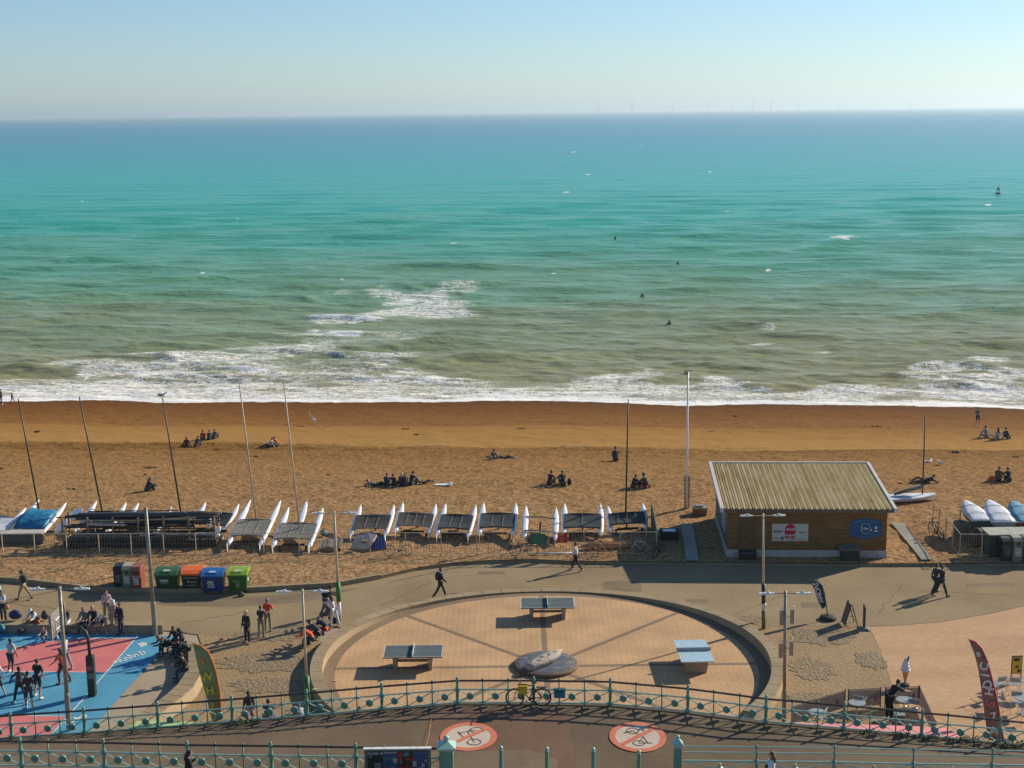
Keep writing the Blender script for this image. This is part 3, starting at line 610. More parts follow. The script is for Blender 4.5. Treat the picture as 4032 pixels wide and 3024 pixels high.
POSE = {
 'stand': dict(), 'stand_arms': dict(arms=((25,80,10),(25,80,10))), 'phone': dict(lean=4, head=18, arms=((25,95,10),(8,20,8))),
 'walk': dict(lean=5, legs=((24,8,3),(-24,14,3)), arms=((-20,20,8),(22,25,8))), 'walk2': dict(lean=4, legs=((-20,16,3),(22,6,3)), arms=((20,35,8),(-18,20,8))),
 'sit': dict(lean=12, curl=18, hz=.13, legs=((122,108,10),(118,104,8)), arms=((52,30,6),(48,34,6)), head=8),
 'sit2': dict(lean=6, curl=12, hz=.13, legs=((112,92,14),(126,112,8)), arms=((40,50,10),(55,20,6))),
 'sit_back': dict(lean=-22, hz=.13, legs=((98,20,8),(110,60,8)), arms=((-38,4,16),(-38,4,16))),
 'cross': dict(lean=16, curl=22, hz=.14, legs=((80,128,50),(80,128,50)), arms=((45,40,6),(45,40,6)), head=14),
 'wall': dict(lean=8, curl=12, hz=.12, legs=((82,84,8),(80,76,8)), arms=((32,55,6),(32,55,6)), head=8),
 'wall_fwd': dict(lean=38, curl=25, hz=.12, legs=((85,84,14),(82,80,12)), arms=((50,40,4),(50,40,4)), head=20),
 'lie': dict(lean=-78, hz=.12, legs=((92,6,6),(118,60,6)), arms=((-60,20,20),(-20,60,20)), head=10),
 'push': dict(lean=24, curl=8, legs=((12,8,3),(-18,10,3)), arms=((60,20,4),(60,20,4)), head=6), 'bend': dict(lean=62, curl=18, legs=((10,14,5),(-4,6,5)), arms=((70,10,5),(64,14,5)), head=10),
 'table': dict(lean=34, curl=14, legs=((6,6,4),(-4,4,4)), arms=((8,40,10),(62,12,10)), head=16),
 'play': dict(lean=8, legs=((14,22,10),(-12,10,12)), arms=((24,30,22),(-10,26,22))), 'play_wide': dict(lean=14, legs=((16,26,16),(-10,22,16)), arms=((10,20,42),(30,40,20)), head=0),
 'reach': dict(lean=4, legs=((10,10,8),(-10,8,8)), arms=((150,10,12),(40,20,30))), 'crouch': dict(lean=30, curl=20, legs=((95,118,16),(88,112,16)), arms=((60,40,10),(60,40,10)), head=0),
 'swim': dict(lean=30, curl=0, hz=.0, legs=((-40,10,10),(-50,10,10)), arms=((100,10,40),(90,10,40)), head=-10),
}
_skins = []
def skinobj(name, J, nodes, edges, mat, parent, sub=1):
    """one continuous surface grown over connected joints"""
    me = D.meshes.new(name); idx = {k: i for i, (k, r_) in enumerate(nodes)}
    me.from_pydata([tuple(J[k]) for k, r_ in nodes], [(idx[a], idx[b]) for a, b in edges], []); o = D.objects.new(name, me); C.objects.link(o)
    md = o.modifiers.new('skin', 'SKIN'); md.use_smooth_shade = True
    for i, (k, r_) in enumerate(nodes):
        sv = me.skin_vertices[0].data[i]; sv.radius = (r_, r_) if not isinstance(r_, tuple) else r_; sv.use_root = (i == 0)
    if sub: o.modifiers.new('sub', 'SUBSURF').levels = sub; o.modifiers['sub'].render_levels = sub
    me.materials.append(mat); o.parent = parent; _skins.append(o); return o
_extra = {}
def person(loc, yaw, pose, label, top=(.03,.03,.035), bot=(.04,.045,.06), skin='pale', hair=(.05,.03,.02), long=False, sleeve=True, shorts=False, cap=None, hood=None, shoes=(.03,.03,.03), pack=None, coat=False, s=1.0, group=None, lod=0, tops2=None):
    vr = random.Random(sum(map(ord, label)))
    if top == BLK: top = vr.choice([(.034,.034,.038),(.045,.05,.055),(.07,.06,.05),(.03,.045,.06),(.05,.035,.035),(.04,.055,.045)])
    if bot == BLK: bot = vr.choice([(.034,.034,.038),(.05,.06,.08),(.06,.05,.045),(.04,.04,.05)])
    if hair == (.05,.03,.02): hair = vr.choice([(.05,.03,.02),(.10,.06,.03),(.16,.10,.05),(.03,.02,.02)])
    o = thing('person', label, 'person', loc, R(yaw), group); o.scale = (s, s, s)
    J = skel(**(POSE[pose] if isinstance(pose, str) else pose)); sk = cmat('skin', SKIN[skin], .6); tm = cmat('cloth', top); bmn = cmat('cloth', bot)
    nodes = [('pelvis', .105), ('waist', .095), ('chest', (.135,.10)), ('base', .075), ('neck', .048)]
    edges = [('pelvis','waist'),('waist','chest'),('chest','base'),('base','neck')]
    for sd in (-1, 1):
        nodes += [(('hip',sd),.082),(('knee',sd),.052),(('ankle',sd),.036),(('toe',sd),.03),(('sho',sd),.052),(('elb',sd),.037),(('wri',sd),.025),(('hand',sd),.03)]
        edges += [('pelvis',('hip',sd)),(('hip',sd),('knee',sd)),(('knee',sd),('ankle',sd)),(('ankle',sd),('toe',sd)),('base',('sho',sd)),(('sho',sd),('elb',sd)),(('elb',sd),('wri',sd)),(('wri',sd),('hand',sd))]
    body = skinobj('body', J, nodes, edges, sk, o)
    # head with face, and five fingers a hand, joined into the body mesh afterwards
    ex = MB(); h = J['head']; hu, hf = J['hu'], J['hf']; hx = hf.cross(hu).normalized(); Mh = Matrix((hx, hf, hu)).transposed()
    ex.ell(h, (.075,.092,.112), 12, 8, Mh); ex.tube([J['neck']-hu*.04, h-hu*.03], [.05,.052], 8)
    ex.tube([h+hf*.088+hu*.01, h+hf*.110-hu*.022, h+hf*.086-hu*.03], [.006,.016,.012], 6)
    for sd in (-1, 1): ex.ell(h+hx*.077*sd-hu*.005, (.012,.022,.03), 6, 4, Mh)
    ex.ell(h+hf*.085-hu*.05, (.026,.010,.008), 6, 4, Mh)
    for sd in (-1, 1):
        hd = J['hd', sd].normalized(); p = J['hand', sd]; sx = hd.cross(Vector((0,0,1)))
        sx = sx.normalized() if sx.length > .1 else Vector((0,1,0)); nrm = sx.cross(hd).normalized(); inn = Vector((-sd,0,0))
        for f, ln in zip((-.026,-.009,.009,.026), (.062,.075,.07,.055)):
            q = p+hd*.02+sx*f; ex.tube([q, q+hd*ln*.55-nrm*.006, q+hd*ln*.95-nrm*.024], [.009,.008,.006], 5)
        ex.tube([p-hd*.012+sx*.026, p+hd*.012+sx*.05-nrm*.01, p+hd*.04+sx*.056-nrm*.016], [.011,.009,.007], 5)
    ey = cmat('eye', (.03,.02,.015), .3); ex.mi = 1
    for sd in (-1, 1): ex.ell(h+hf*.084+hx*.028*sd+hu*.012, (.012,.010,.007), 6, 4, Mh)
    body.data.materials.append(ey); _extra[body.name] = ex
    # clothes
    ck = 1.0 if not coat else 1.12
    nodes = [('chest', (.155*ck,.122*ck)), ('waist', .12*ck), ('pelvis', .125*ck), ('base', .088)]; edges = [('pelvis','waist'),('waist','chest'),('chest','base')]
    for sd in (-1, 1):
        nodes += [(('sho',sd),.072),(('elb',sd),.055)]; edges += [('base',('sho',sd)),(('sho',sd),('elb',sd))]
        if sleeve: nodes += [(('wri',sd),.042)]; edges += [(('elb',sd),('wri',sd))]
    skinobj('jacket' if sleeve else 'shirt', J, nodes, edges, tm, o)
    K = dict(J); nodes = [('pelvis', .122)]; edges = []
    for sd in (-1, 1):
        nodes += [(('hip',sd),.098),(('knee',sd),.074 if not coat else .085)]; edges += [('pelvis',('hip',sd)),(('hip',sd),('knee',sd))]
        if not shorts: nodes += [(('ankle',sd),.056)]; edges += [(('knee',sd),('ankle',sd))]
    skinobj('shorts' if shorts else 'trousers', K, nodes, edges, bmn, o)
    for sd in (-1, 1):
        a, t_ = J['ankle', sd], J['toe', sd]; d = (t_-a).normalized(); e = MB()
        e.tube([a-d*.05-Vector((0,0,.03)), a+Vector((0,0,-.03)), t_+Vector((0,0,.0)), t_+d*.06], [.032,.044,.042,.024], 8); e.build('shoe', cmat('leather', shoes, .5), o, True)
    hm_ = cmat('hair', hair, .7); e = MB()
    if hood is not None:
        e.ell(h-hf*.012+hu*.01, (.105,.118,.135), 12, 8, Mh); e.tube([h-hf*.06-hu*.05, J['base']-hf*.05], [.09,.11], 8); e.build('hood', cmat('cloth', hood), o, True)
    else:
        e.ell(h-hf*.020+hu*.022, (.084,.092,.105), 12, 8, Mh)
        if long: e.tube([h-hf*.04, h-hf*.085-hu*.10, J['base']-hf*.10-hu*.08], [.08,.075,.045], 8)
        e.build('hair', hm_, o, True)
        if cap is not None:
            e = MB(); e.ell(h+hu*.045-hf*.005, (.092,.10,.085), 12, 6, Mh); e.prism([h+hu*.04+hf*.07+hx*.06, h+hu*.03+hf*.17+hx*.035, h+hu*.03+hf*.17-hx*.035, h+hu*.04+hf*.07-hx*.06], hu*.012); e.build('cap', cmat('cloth', cap), o, True)
    if pack is not None:
        e = MB(); c = J['chest']; u2 = (J['base']-J['waist']).normalized(); bk = Vector((0, -u2.z, u2.y)).normalized()
        rg = []
        for t_, w_, d_ in ((-.26,.10,.05),(-.22,.15,.10),(0,.16,.13),(.14,.14,.10),(.19,.08,.04)):
            q = c+u2*t_+bk*(.11+d_*.6); rg.append([q+Vector((w_*math.cos(a_), 0, 0))+bk*d_*math.sin(a_) for a_ in [2*math.pi*j/10 for j in range(10)]])
        e.loft(rg); e.build('backpack', cmat('cloth', pack), o, True)
    return o
def bake_people():
    dg = bpy.context.evaluated_depsgraph_get(); dg.update(); out = []
    for o in _skins: out.append(D.meshes.new_from_object(o.evaluated_get(dg)))
    for o, me in zip(_skins, out):
        o.modifiers.clear()
        if o.name in _extra:
            ex = _extra[o.name]; m2 = D.meshes.new('x'); m2.from_pydata([tuple(v) for v in ex.v], [], ex.f); m2.polygons.foreach_set('material_index', ex.m)
            bm = bmesh.new(); bm.from_mesh(me); bm.from_mesh(m2); bmesh.ops.recalc_face_normals(bm, faces=bm.faces); bm.to_mesh(me); bm.free(); D.meshes.remove(m2)
        me.polygons.foreach_set('use_smooth', [True]*len(me.polygons)); me.name = o.name; o.data = me
BLK = (.034,.034,.038); DK = (.075,.07,.07); NAVY = (.03,.045,.10); JEAN = (.06,.09,.15); WHT = (.75,.72,.68); GRY = (.22,.22,.21); BEI = (.42,.33,.22); KHA = (.30,.24,.15); RED = (.75,.06,.03); ORA = (.8,.16,.03)
BLOND = (.40,.24,.10); GING = (.30,.10,.03); BRN = (.09,.05,.03)
def G(u, v, z=.02): return at(u, v, z)
# basketball players; yaw 0 faces the sea
P = person
P(G(46,2650,.03), -20, 'play', 'basketball player in pale grey t-shirt and dark shorts seen from behind on the pink court', top=(.55,.53,.50), bot=BLK, skin='brown', sleeve=False, shorts=True, hair=BLK, shoes=WHT)
P(G(82,2768,.03), 10, 'play_wide', 'basketball player in charcoal top and long trousers with an arm stretched out left', top=(.07,.065,.06), bot=BLK, skin='dark', hair=BLK, shoes=WHT)
P(G(117,2790,.03), 5, 'stand', 'player in black t-shirt and black shorts, nearest the ramp railing', top=BLK, bot=BLK, skin='pale', sleeve=False, shorts=True, hair=BRN, shoes=WHT)
P(G(152,2745,.03), -15, 'play', 'tall player in black t-shirt and patterned dark shorts, arm hanging out to the right', top=(.035,.03,.032), bot=(.05,.055,.04), skin='pale', sleeve=False, shorts=True, hair=BRN, shoes=WHT, s=1.06)
P(G(250,2690,.03), 70, 'play', 'player with curly brown hair in orange vest and brown trousers behind the grey lamp post', top=ORA, bot=(.13,.05,.03), skin='tan', hair=(.16,.07,.03), long=True, sleeve=False, shoes=(.3,.1,.05))
P(G(262,2638,.03), 60, 'reach', 'player in white long-sleeved top with black hair reaching up under the hoop', top=(.65,.62,.60), bot=(.35,.3,.3), skin='brown', hair=BLK, shoes=WHT)
P(G(182,2523,.03), 180, 'crouch', 'small ginger-haired child in patterned top crouching under the basketball board', top=(.4,.35,.32), bot=DK, hair=ORA, s=.72)
P(G(-6,2745,.03), 40, 'play', 'player in white shirt cut by the left edge of the photo', top=WHT, bot=BLK, sleeve=False, shorts=True)
# spectators along the straight wall
WZ = .46
P(G(16,2447), 165, dict(lean=4, legs=((2,3,4),(-2,3,4)), arms=((30,85,14),(10,20,10)), head=16), 'man in printed white t-shirt and dark trousers hugging an orange ball by the wall', top=(.72,.70,.68), bot=(.03,.04,.045), skin='tan', sleeve=False, hair=BLK)
P(G(0,2408), 150, 'stand', 'person in pale blue t-shirt and orange shorts at the far left of the promenade', top=(.55,.62,.70), bot=ORA, skin='brown', sleeve=False, shorts=True, hair=BRN)
P(G(95,2362), 75, 'walk', 'man in grey cap, dark top and beige shorts striding left along the promenade', top=(.10,.11,.09), bot=BEI, skin='brown', sleeve=False, shorts=True, cap=(.10,.10,.10), pack=(.05,.07,.05), shoes=(.02,.03,.06))
P(at(142,2447,WZ), 160, 'cross', 'person in white cap, white top and orange trousers sitting cross-legged on the court wall', top=(.70,.70,.68), bot=(.55,.11,.03), skin='dark', cap=WHT, hair=BLK, shoes=WHT)
P(at(268,2449,WZ), 165, 'wall', 'man in black jacket and white shorts sitting on the wall by the grey lamp post', top=BLK, bot=WHT, skin='tan', hair=(.20,.05,.03), shorts=True)
P(at(337,2450,WZ), 170, 'wall', 'ginger-haired person in grey top and black trousers sitting on the court wall', top=GRY, bot=BLK, hair=GING)
P(at(372,2449,WZ), 178, 'wall', 'blond person in black jumper with hands in lap sitting on the court wall', top=BLK, bot=BLK, skin='pale', hair=BLOND, shorts=True, s=1.08)
P(at(410,2450,WZ), 182, 'wall_fwd', 'person in white cap and printed grey top bent forward on the court wall', top=(.30,.26,.22), bot=BLK, cap=WHT, shorts=True, shoes=WHT)
P(G(424,2446), 200, 'phone', 'long-haired woman in pink and white top standing behind the people on the court wall', top=(.60,.45,.45), bot=GRY, hair=BRN, long=True)
P(G(452,2490), 195, 'stand', 'person with white hood and long beige coat at the end of the court wall', top=(.42,.34,.26), bot=(.48,.38,.28), hood=WHT, coat=True, shoes=WHT)
P(G(478,2501,.03), 150, 'stand', 'dark-haired person in navy jacket and jeans, rightmost of the wall group', top=(.02,.025,.03), bot=(.03,.04,.055), skin='tan', hair=BRN)
# the dark group on the curved wall
for u, v, yw, ps, tp, lb, kw in [(668,2540,120,'wall_fwd',(.10,.09,.08),'person in grey-brown coat, furthest left of the dark group on the curved wall',{}),
    (695,2527,150,'wall',BLK,'person in black sitting second in the dark group at the top of the curved wall',dict(skin='tan')),
    (722,2537,130,'wall',(.06,.06,.06),'person in charcoal hoodie holding a pale blue bag in the dark group',dict(hood=(.06,.06,.06))),
    (742,2560,110,'wall_fwd',BLK,'person in shiny black jacket at the right of the dark group on the curved wall',dict(hair=BLK)),
    (733,2640,100,'wall',(.025,.025,.02),'man in black sitting alone lowest on the curved wall with legs stretched left',dict(cap=BLK))]:
    P(at(u, v, .55), yw, ps, lb, top=tp, bot=BLK, **kw)
# strollers on the gravel and promenade
P(G(975,2533), 150, 'stand', 'man in yellow cap, black jacket and dark jeans standing on the gravel', top=(.025,.03,.028), bot=(.02,.03,.045), cap=(.80,.50,.15), shoes=(.05,.05,.05))
P(G(1030,2508), -10, 'stand_arms', 'elderly person in brown and black jacket with a dark bag and khaki trousers', top=(.07,.055,.05), bot=KHA, hair=(.10,.06,.04), s=.95)
P(G(1056,2486), -5, 'stand_arms', 'person in bright red jacket, grey cap and beige trousers seen from behind', top=RED, bot=KHA, cap=GRY, hair=GRY)
P(G(1282,2428), -70, 'push', 'man with black backpack and jeans leaning over by the lamp post with the green band', top=BLK, bot=JEAN, pack=BLK, cap=BLK)
P(G(1316,2462), 40, 'push', 'woman in pink top and white skirt pushing the pram', top=(.70,.60,.58), bot=WHT, hair=BRN, long=True, shoes=WHT, s=.94)
P(at(1232,2520,.62), 70, 'wall_fwd', 'person in bright orange-red jacket hunched lowest on the circle wall', top=(.85,.10,.02), bot=BLK, hair=BLK)
P(at(1258,2500,.62), 60, 'wall_fwd', 'broad person in dark grey coat hunched on the circle wall', top=(.06,.06,.06), bot=BLK, hair=BLK, s=1.1)
P(at(1287,2482,.62), 55, 'wall_fwd', 'person in white cap and navy jacket with orange trim sitting on the circle wall', top=(.03,.035,.06), bot=(.6,.08,.03), cap=WHT)
P(G(1735,2354), -80, 'walk', 'young man in navy hoodie with black backpack walking past the circle', top=(.02,.03,.06), bot=BLK, pack=BLK, hair=BLK)
P(G(2268,2248), 75, 'walk2', 'man in white shirt and black trousers walking left past the bikes', top=(.72,.69,.63), bot=BLK, hair=BRN, shoes=(.5,.4,.35))
P(G(3682,2338), -60, 'walk', 'person in black jacket walking, left one of the couple by the right promenade', top=BLK, bot=(.02,.03,.035), hair=BLK)
P(G(3704,2350), -75, 'walk2', 'taller person in black with a strip of white shirt, right one of the walking couple', top=(.02,.022,.022), bot=(.03,.04,.035), hair=BRN, s=1.05)
P(G(3500,2838), -55, 'table', 'waiter in black t-shirt and trousers bending over to wipe a cafe table', top=(.012,.016,.016), bot=(.012,.016,.016), sleeve=False, hair=BLK, s=1.12)
# people behind the ramp railing
P(G(985,2868), 20, 'stand', 'person with black hair in dark top and pink skirt behind the ramp railing', top=BLK, bot=(.35,.15,.20), hair=BLK, long=True, s=.98)
P(G(1057,2875), 5, 'crouch', 'person with black hair in black top sitting low behind the ramp railing', top=BLK, bot=BLK, hair=BLK, s=1.08)
P(G(1192,2872), 30, 'crouch', 'person with grey hair in white and grey jacket behind the thick railing post', top=(.40,.40,.40), bot=GRY, hair=GRY, s=.95)
P(G(1398,2890), -30, 'crouch', 'brown-haired person in white top whose head shows low behind the railing', top=(.7,.68,.65), bot=GRY, hair=(.16,.06,.03), s=.95)
def upper(u, v, hgt):     # a standing person whose head top shows at a pixel, on the upper pavement
    z = 2.3+hgt; p = at(u, v, z); return Vector((p.x, p.y, 2.3))
P(upper(735,2955,1.72), -60, 'phone', 'dark-haired woman in black jacket in front of the lower railing', top=(.025,.02,.018), bot=BLK, hair=(.035,.015,.01), long=True)
P(upper(3042,2962,1.70), 60, 'stand', 'brown-haired woman in white blouse in front of the right railing', top=(.72,.72,.76), bot=JEAN, hair=(.20,.09,.04), long=True)
P(upper(3020,3012,1.3), 60, 'stand', 'child with brown hair just in front of the woman in the white blouse', top=GRY, bot=GRY, hair=BRN, s=.76)
# people on the beach
BG = 'people sitting on the beach'
for u, v, yw, ps, lb, kw in [
  (736,1757,10,'sit_back','man in dark red top leaning back on his hands on the upper shingle bank',dict(top=(.12,.02,.02),bot=DK,skin='tan')),
  (772,1757,-30,'sit','person in black with a cap sitting right of the man leaning back',dict(top=BLK,bot=BLK,cap=BLK)),
  (800,1733,10,'sit2','person in orange-red top, left of the three sitting by the smooth sand',dict(top=(.55,.07,.03),bot=DK)),
  (823,1733,0,'sit','person in dark green top, middle of the three sitting by the smooth sand',dict(top=(.03,.06,.06),bot=BLK)),
  (843,1729,-25,'sit2','person in slate blue top, right of the three sitting by the smooth sand',dict(top=(.07,.09,.12),bot=BLK)),
  (578,1934,-60,'sit','long-haired woman in black and dark green sitting alone on the shingle',dict(top=BLK,bot=(.03,.07,.06),long=True,s=1.12)),
  (1063,1760,80,'sit_back','person in pale grey leaning back left of the one in red',dict(top=(.4,.4,.38),bot=DK,s=.95)),
  (1092,1757,70,'sit','person in red top and white cap facing left on the sand edge',dict(top=(.7,.06,.03),bot=BLK,cap=WHT)),
  (1480,1913,-80,'lie','person in grey lying at the left end of the long beach group',dict(top=(.12,.12,.13),bot=DK)),
  (1523,1913,0,'sit','person in black sitting second in the long beach group',dict(top=BLK,bot=BLK)),
  (1553,1910,-20,'sit_back','person in dark green leaning back in the long beach group',dict(top=(.03,.045,.045),bot=BLK)),
  (1582,1912,0,'sit2','person with blond hair in dark brown top in the long beach group',dict(top=(.08,.05,.03),bot=BLK,hair=(.5,.3,.15),long=True)),
  (1597,1914,10,'sit','person in faded olive top in the long beach group',dict(top=(.07,.06,.045),bot=BLK)),
  (1618,1910,-30,'sit','person in navy top with black cap at the right end of the long beach group',dict(top=(.025,.035,.06),bot=BLK,cap=BLK,s=1.1)),
  (1670,1903,-60,'lie','person in black lying a little right of the long beach group',dict(top=BLK,bot=BLK,s=.8)),
  (1941,1812,20,'sit_back','person in grey-green shirt sitting with a red bag beside the lying one',dict(top=(.22,.22,.17),bot=(.10,.10,.10),s=1.1)),
  (1985,1808,-90,'lie','person in black lying on the beach with pale shoes, feet to the right',dict(top=BLK,bot=BLK,shoes=WHT)),
  (2425,1814,0,'sit','person in black sitting alone in mid-beach left of the tall flagpole',dict(top=BLK,bot=BLK,hair=BLK,s=1.22)),
  (2163,1909,-30,'sit','person in dark jacket, left of the pair above the black covered boats',dict(top=(.03,.035,.03),bot=BLK,hair=BLK,s=1.15)),
  (2218,1911,10,'sit','person in black with a pale cap beside a black rucksack on the beach',dict(top=BLK,bot=BLK,cap=(.7,.6,.5),s=1.2)),
  (2492,1920,-50,'sit','person in black, left of the pair sitting beside the thin black mast',dict(top=(.03,.03,.03),bot=BLK,hair=BLK,s=1.05)),
  (2548,1924,40,'sit','person in black coat with a red cloth, right of the pair beside the black mast',dict(top=BLK,bot=(.12,.02,.02),hair=BLK,s=1.25)),
  (3640,1898,90,'lie','person in black lying on the shingle just right of the hut',dict(top=BLK,bot=BLK,hair=BLK,s=1.1)),
  (3883,1724,10,'sit2','person in pale blue shirt, left of the three near the right water edge',dict(top=(.25,.30,.36),bot=GRY,hair=BLK,s=1.15)),
  (3925,1727,0,'sit_back','long black-haired person in white, middle of the three near the right water edge',dict(top=(.6,.58,.55),bot=BEI,hair=BLK,long=True,s=1.15)),
  (3970,1727,30,'sit','person in dark brown top, right of the three near the right water edge',dict(top=(.07,.06,.05),bot=BLK,s=1.1)),
  (3932,1894,-20,'sit','person in brown with a pale sleeve beside an orange bag on the shingle',dict(top=(.12,.08,.05),bot=BLK,s=1.15)),
  (3972,1895,0,'sit','person in black right of the one with the orange bag',dict(top=BLK,bot=BLK,hair=BLK,s=1.1)),
  (3849,1677,150,'stand_arms','person in grey patterned top standing alone near the right water edge',dict(top=(.25,.22,.20),bot=NAVY,shorts=True,hair=BRN)),
  (6,1594,-70,'stand','adult in dark blue at the waterline on the left edge',dict(top=(.04,.06,.10),bot=BLK,shoes=WHT)),
  (50,1588,60,'walk','child in dark blue walking at the waterline on the left',dict(top=(.05,.06,.09),bot=(.06,.06,.09),s=.7))]:
    P(onb(u, v), yw, ps, lb, group=BG, **kw)
for u, v, yw, lb, kw in [(2423,940,0,'swimmer in black wetsuit, furthest out of the four in the sea',{}),(2672,1040,20,'swimmer with a dark board above the others on the right',{}),
    (2525,1168,-40,'swimmer with reddish hair low in the water',dict(hair=(.25,.06,.02))),(2638,1281,10,'swimmer in black nearest the shore, shoulders out of the water',dict(s=1.3))]:
    p = at(u, v, SEA_Z+.2); p.z = SEA_Z-.12; k = dict(top=BLK, bot=BLK, hair=BLK, s=1.2); k.update(kw)
    P(p, yw, 'sit', lb, group='swimmers in the sea', **k)
# ================================================================ MATERIALS FOR THINGS
paintw = pmat('white_gelcoat', (.86,.86,.86), (.74,.74,.72), scale=3, rough=.35, lo=.3, hi=.6)
hullw = pmat('white_hull', (.84,.83,.81), (.66,.64,.60), scale=2.5, rough=.4, lo=.3, hi=.6)
tramp = pmat('trampoline_mesh', (.050,.065,.060), (.030,.036,.032), scale=4, rough=.8, bump=.01, bscale=30)
trampg = pmat('grey_trampoline', (.24,.22,.18), (.15,.14,.11), scale=4, rough=.8, bump=.01, bscale=30)
trampb = pmat('brown_trampoline', (.085,.070,.055), (.05,.042,.034), scale=4, rough=.8, bump=.01, bscale=30)
alu = pmat('weathered_aluminium', (.34,.31,.26), (.20,.18,.14), scale=5, rough=.45, metal=.3)
galv = pmat('galvanised_steel', (.36,.31,.24), (.22,.18,.13), scale=5, rough=.5, metal=.2)
cream = pmat('cream_post_paint', (.60,.49,.34), (.45,.34,.22), scale=3, rough=.5)
blackm = pmat('black_metal', (.02,.022,.02), (.035,.035,.03), scale=5, rough=.5)
rubber = pmat('rubber', (.018,.018,.018), (.03,.03,.028), scale=8, rough=.8)
green_r = pmat('railing_green', (.15,.31,.22), (.10,.22,.155), scale=4, rough=.4, lo=.3, hi=.6)
green_l = pmat('railing_green_light', (.38,.56,.44), (.27,.43,.33), scale=4, rough=.4, lo=.3, hi=.6)
handr = pmat('handrail_brown', (.045,.022,.018), (.07,.04,.03), scale=5, rough=.45)
glow = pmat('lamp_head_white', (.80,.78,.70), (.6,.58,.5), scale=5, rough=.4)
wood = pmat('weathered_wood', (.33,.22,.12), (.20,.13,.07), scale=3, rough=.85, stretch=(1,8,8))
tarpb = pmat('blue_tarpaulin', (.020,.20,.32), (.008,.11,.20), scale=2.5, rough=.45, bump=.08, bscale=3)
lettw = pmat('white_lettering', (.75,.73,.68), rough=.6)
# ================================================================ RAILINGS
def panel_mesh():
    pass
def railing(name_lbl, base, hgt=1.1, sub=3, cap_h=.16):
    root = thing('railing', name_lbl, 'railing', base[len(base)//2]); o0 = base[len(base)//2]
    rel = [b-o0 for b in base]
    mbp = MB(); mbp.lathe((0,0,0), [(.085,-.05),(.085,.10),(.07,.12),(.066,.58),(.08,.60),(.08,.68),(.058,.71),(.052,.92),(.07,.95),(.07,1.02),(.05,1.04),(.055,1.07),(.05,1.10),(.005,1.14)], 10)
    thick = mbp.build('post', green_r, root, True); thick.location = rel[0]
    mbt = MB(); mbt.tube([(0,0,0),(0,0,1.0)], .028, 6); mbt.ell((0,0,1.03), (.042,.042,.045), 8, 5); mbt.box((0,0,.60), (.08,.08,.05))
    thin = mbt.build('baluster', green_r, root, True); thin.location = rel[0].lerp(rel[1], 1/sub)
    # one lattice panel, unit length along x
    def lattice(L, dz):
        p = MB(); lo, hi = .07, .57; m_ = (lo+hi)/2; cx = L/2
        for (x0, z0) in ((.03, lo), (.03, hi), (L-.03, lo), (L-.03, hi)):
            e = Vector((x0, 0, z0+dz*x0/L)); cc = Vector((cx, 0, m_+dz*.5)); d = (cc-e); q = cc-d.normalized()*.10
            p.tube([e, e.lerp(q, .5), q], .027, 4, True, .8)
        p.mi = 1; n = 14; c_ = Vector((cx, 0, m_+dz*.5))
        for sgn in (1, -1):
            vs = [(.145, 0), (.138, .045), (.09, .075), (0, .07)]
            rg = [[c_+Vector((r_*math.cos(2*math.pi*j/n), sgn*d_, r_*math.sin(2*math.pi*j/n))) for j in range(n)] for r_, d_ in vs[:3]]
            p.loft(rg, True, True)
        return p
    for i in range(len(rel)):
        if i: c = thick.copy(); C.objects.link(c); c.location = rel[i]
    first = True
    for i in range(len(rel)-1):
        a, b = rel[i], rel[i+1]; d = b-a; L = math.hypot(d.x, d.y)/sub; yaw = math.atan2(d.y, d.x)
        lt = lattice(L, d.z/sub); me = None
        for k in range(sub):
            q = a.lerp(b, k/sub)
            if k == 0: pn = lt.build('lattice_panel', [green_l, green_r], root); pn.location = q; pn.rotation_euler.z = yaw; me = pn
            else: c = me.copy(); C.objects.link(c); c.location = q
            if k and not first: c = thin.copy(); C.objects.link(c); c.location = q
            if k == 2 and first: c = thin.copy(); C.objects.link(c); c.location = q
        first = False
        for nm, z, r_, mt in (('handrail', .96, .042, handr), ('middle_rail', .60, .033, green_l), ('bottom_rail', .05, .033, green_l)):
            m_ = MB(); m_.tube([a+Vector((0,0,z)), b+Vector((0,0,z))], r_, 8); m_.build(nm, mt, root)
    return root
railing('long curved green railing with dark handrail along the seaward edge of the ramp', AP)
Ub = [(-580,2890),(-252,2897),(77,2902),(405,2907),(735,2916),(1065,2920),(1399,2925)]
BPp = []
for u, v in Ub+[(1735,2931)]: BPp.append(Vector((xat(u, v), BYL, zat(u, v)-1.13)))
railing('green railing with dark handrail at the bottom left, ending at the broad square pillar', BPp)
def pillar(u, vtop, w_, capw, ballr, lbl):
    p = Vector((xat(u, vtop), 0, 0)); o = thing('gate_pillar', lbl, 'pillar', (p.x, BYL-.05, zat(u, vtop)-1.50-2*ballr), 0, 'square green pillars of the ramp gateway'); k = w_/2
    MB().box((0,0,.66), (w_,w_,1.32)).box((0,-k,.60), (w_*.66,.03,1.0)).box((k,0,.6), (.03,w_*.66,1.0)).build('shaft', green_r, o, bevel=.012)
    m_ = MB(); m_.frustum((0,0,1.22), (w_+.04,w_+.04), (capw-.08,capw-.08), .07); m_.frustum((0,0,1.292), (capw-.02,capw-.02), (capw,capw), .07); m_.frustum((0,0,1.364), (capw-.03,capw-.03), (ballr*1.2,ballr*1.2), .16); m_.build('cap', green_l, o, bevel=.008)
    MB().ell((0,0,1.50+ballr), (ballr,)*3, 14, 9).build('ball_finial', green_l, o, True); return o
pillar(1757, 2893, .46, .70, .115, 'broad square green pillar with a pale cap and ball beside the poster board')
pillar(2668, 2891, .26, .38, .08, 'narrower square green pillar where the plain railing on the right begins')
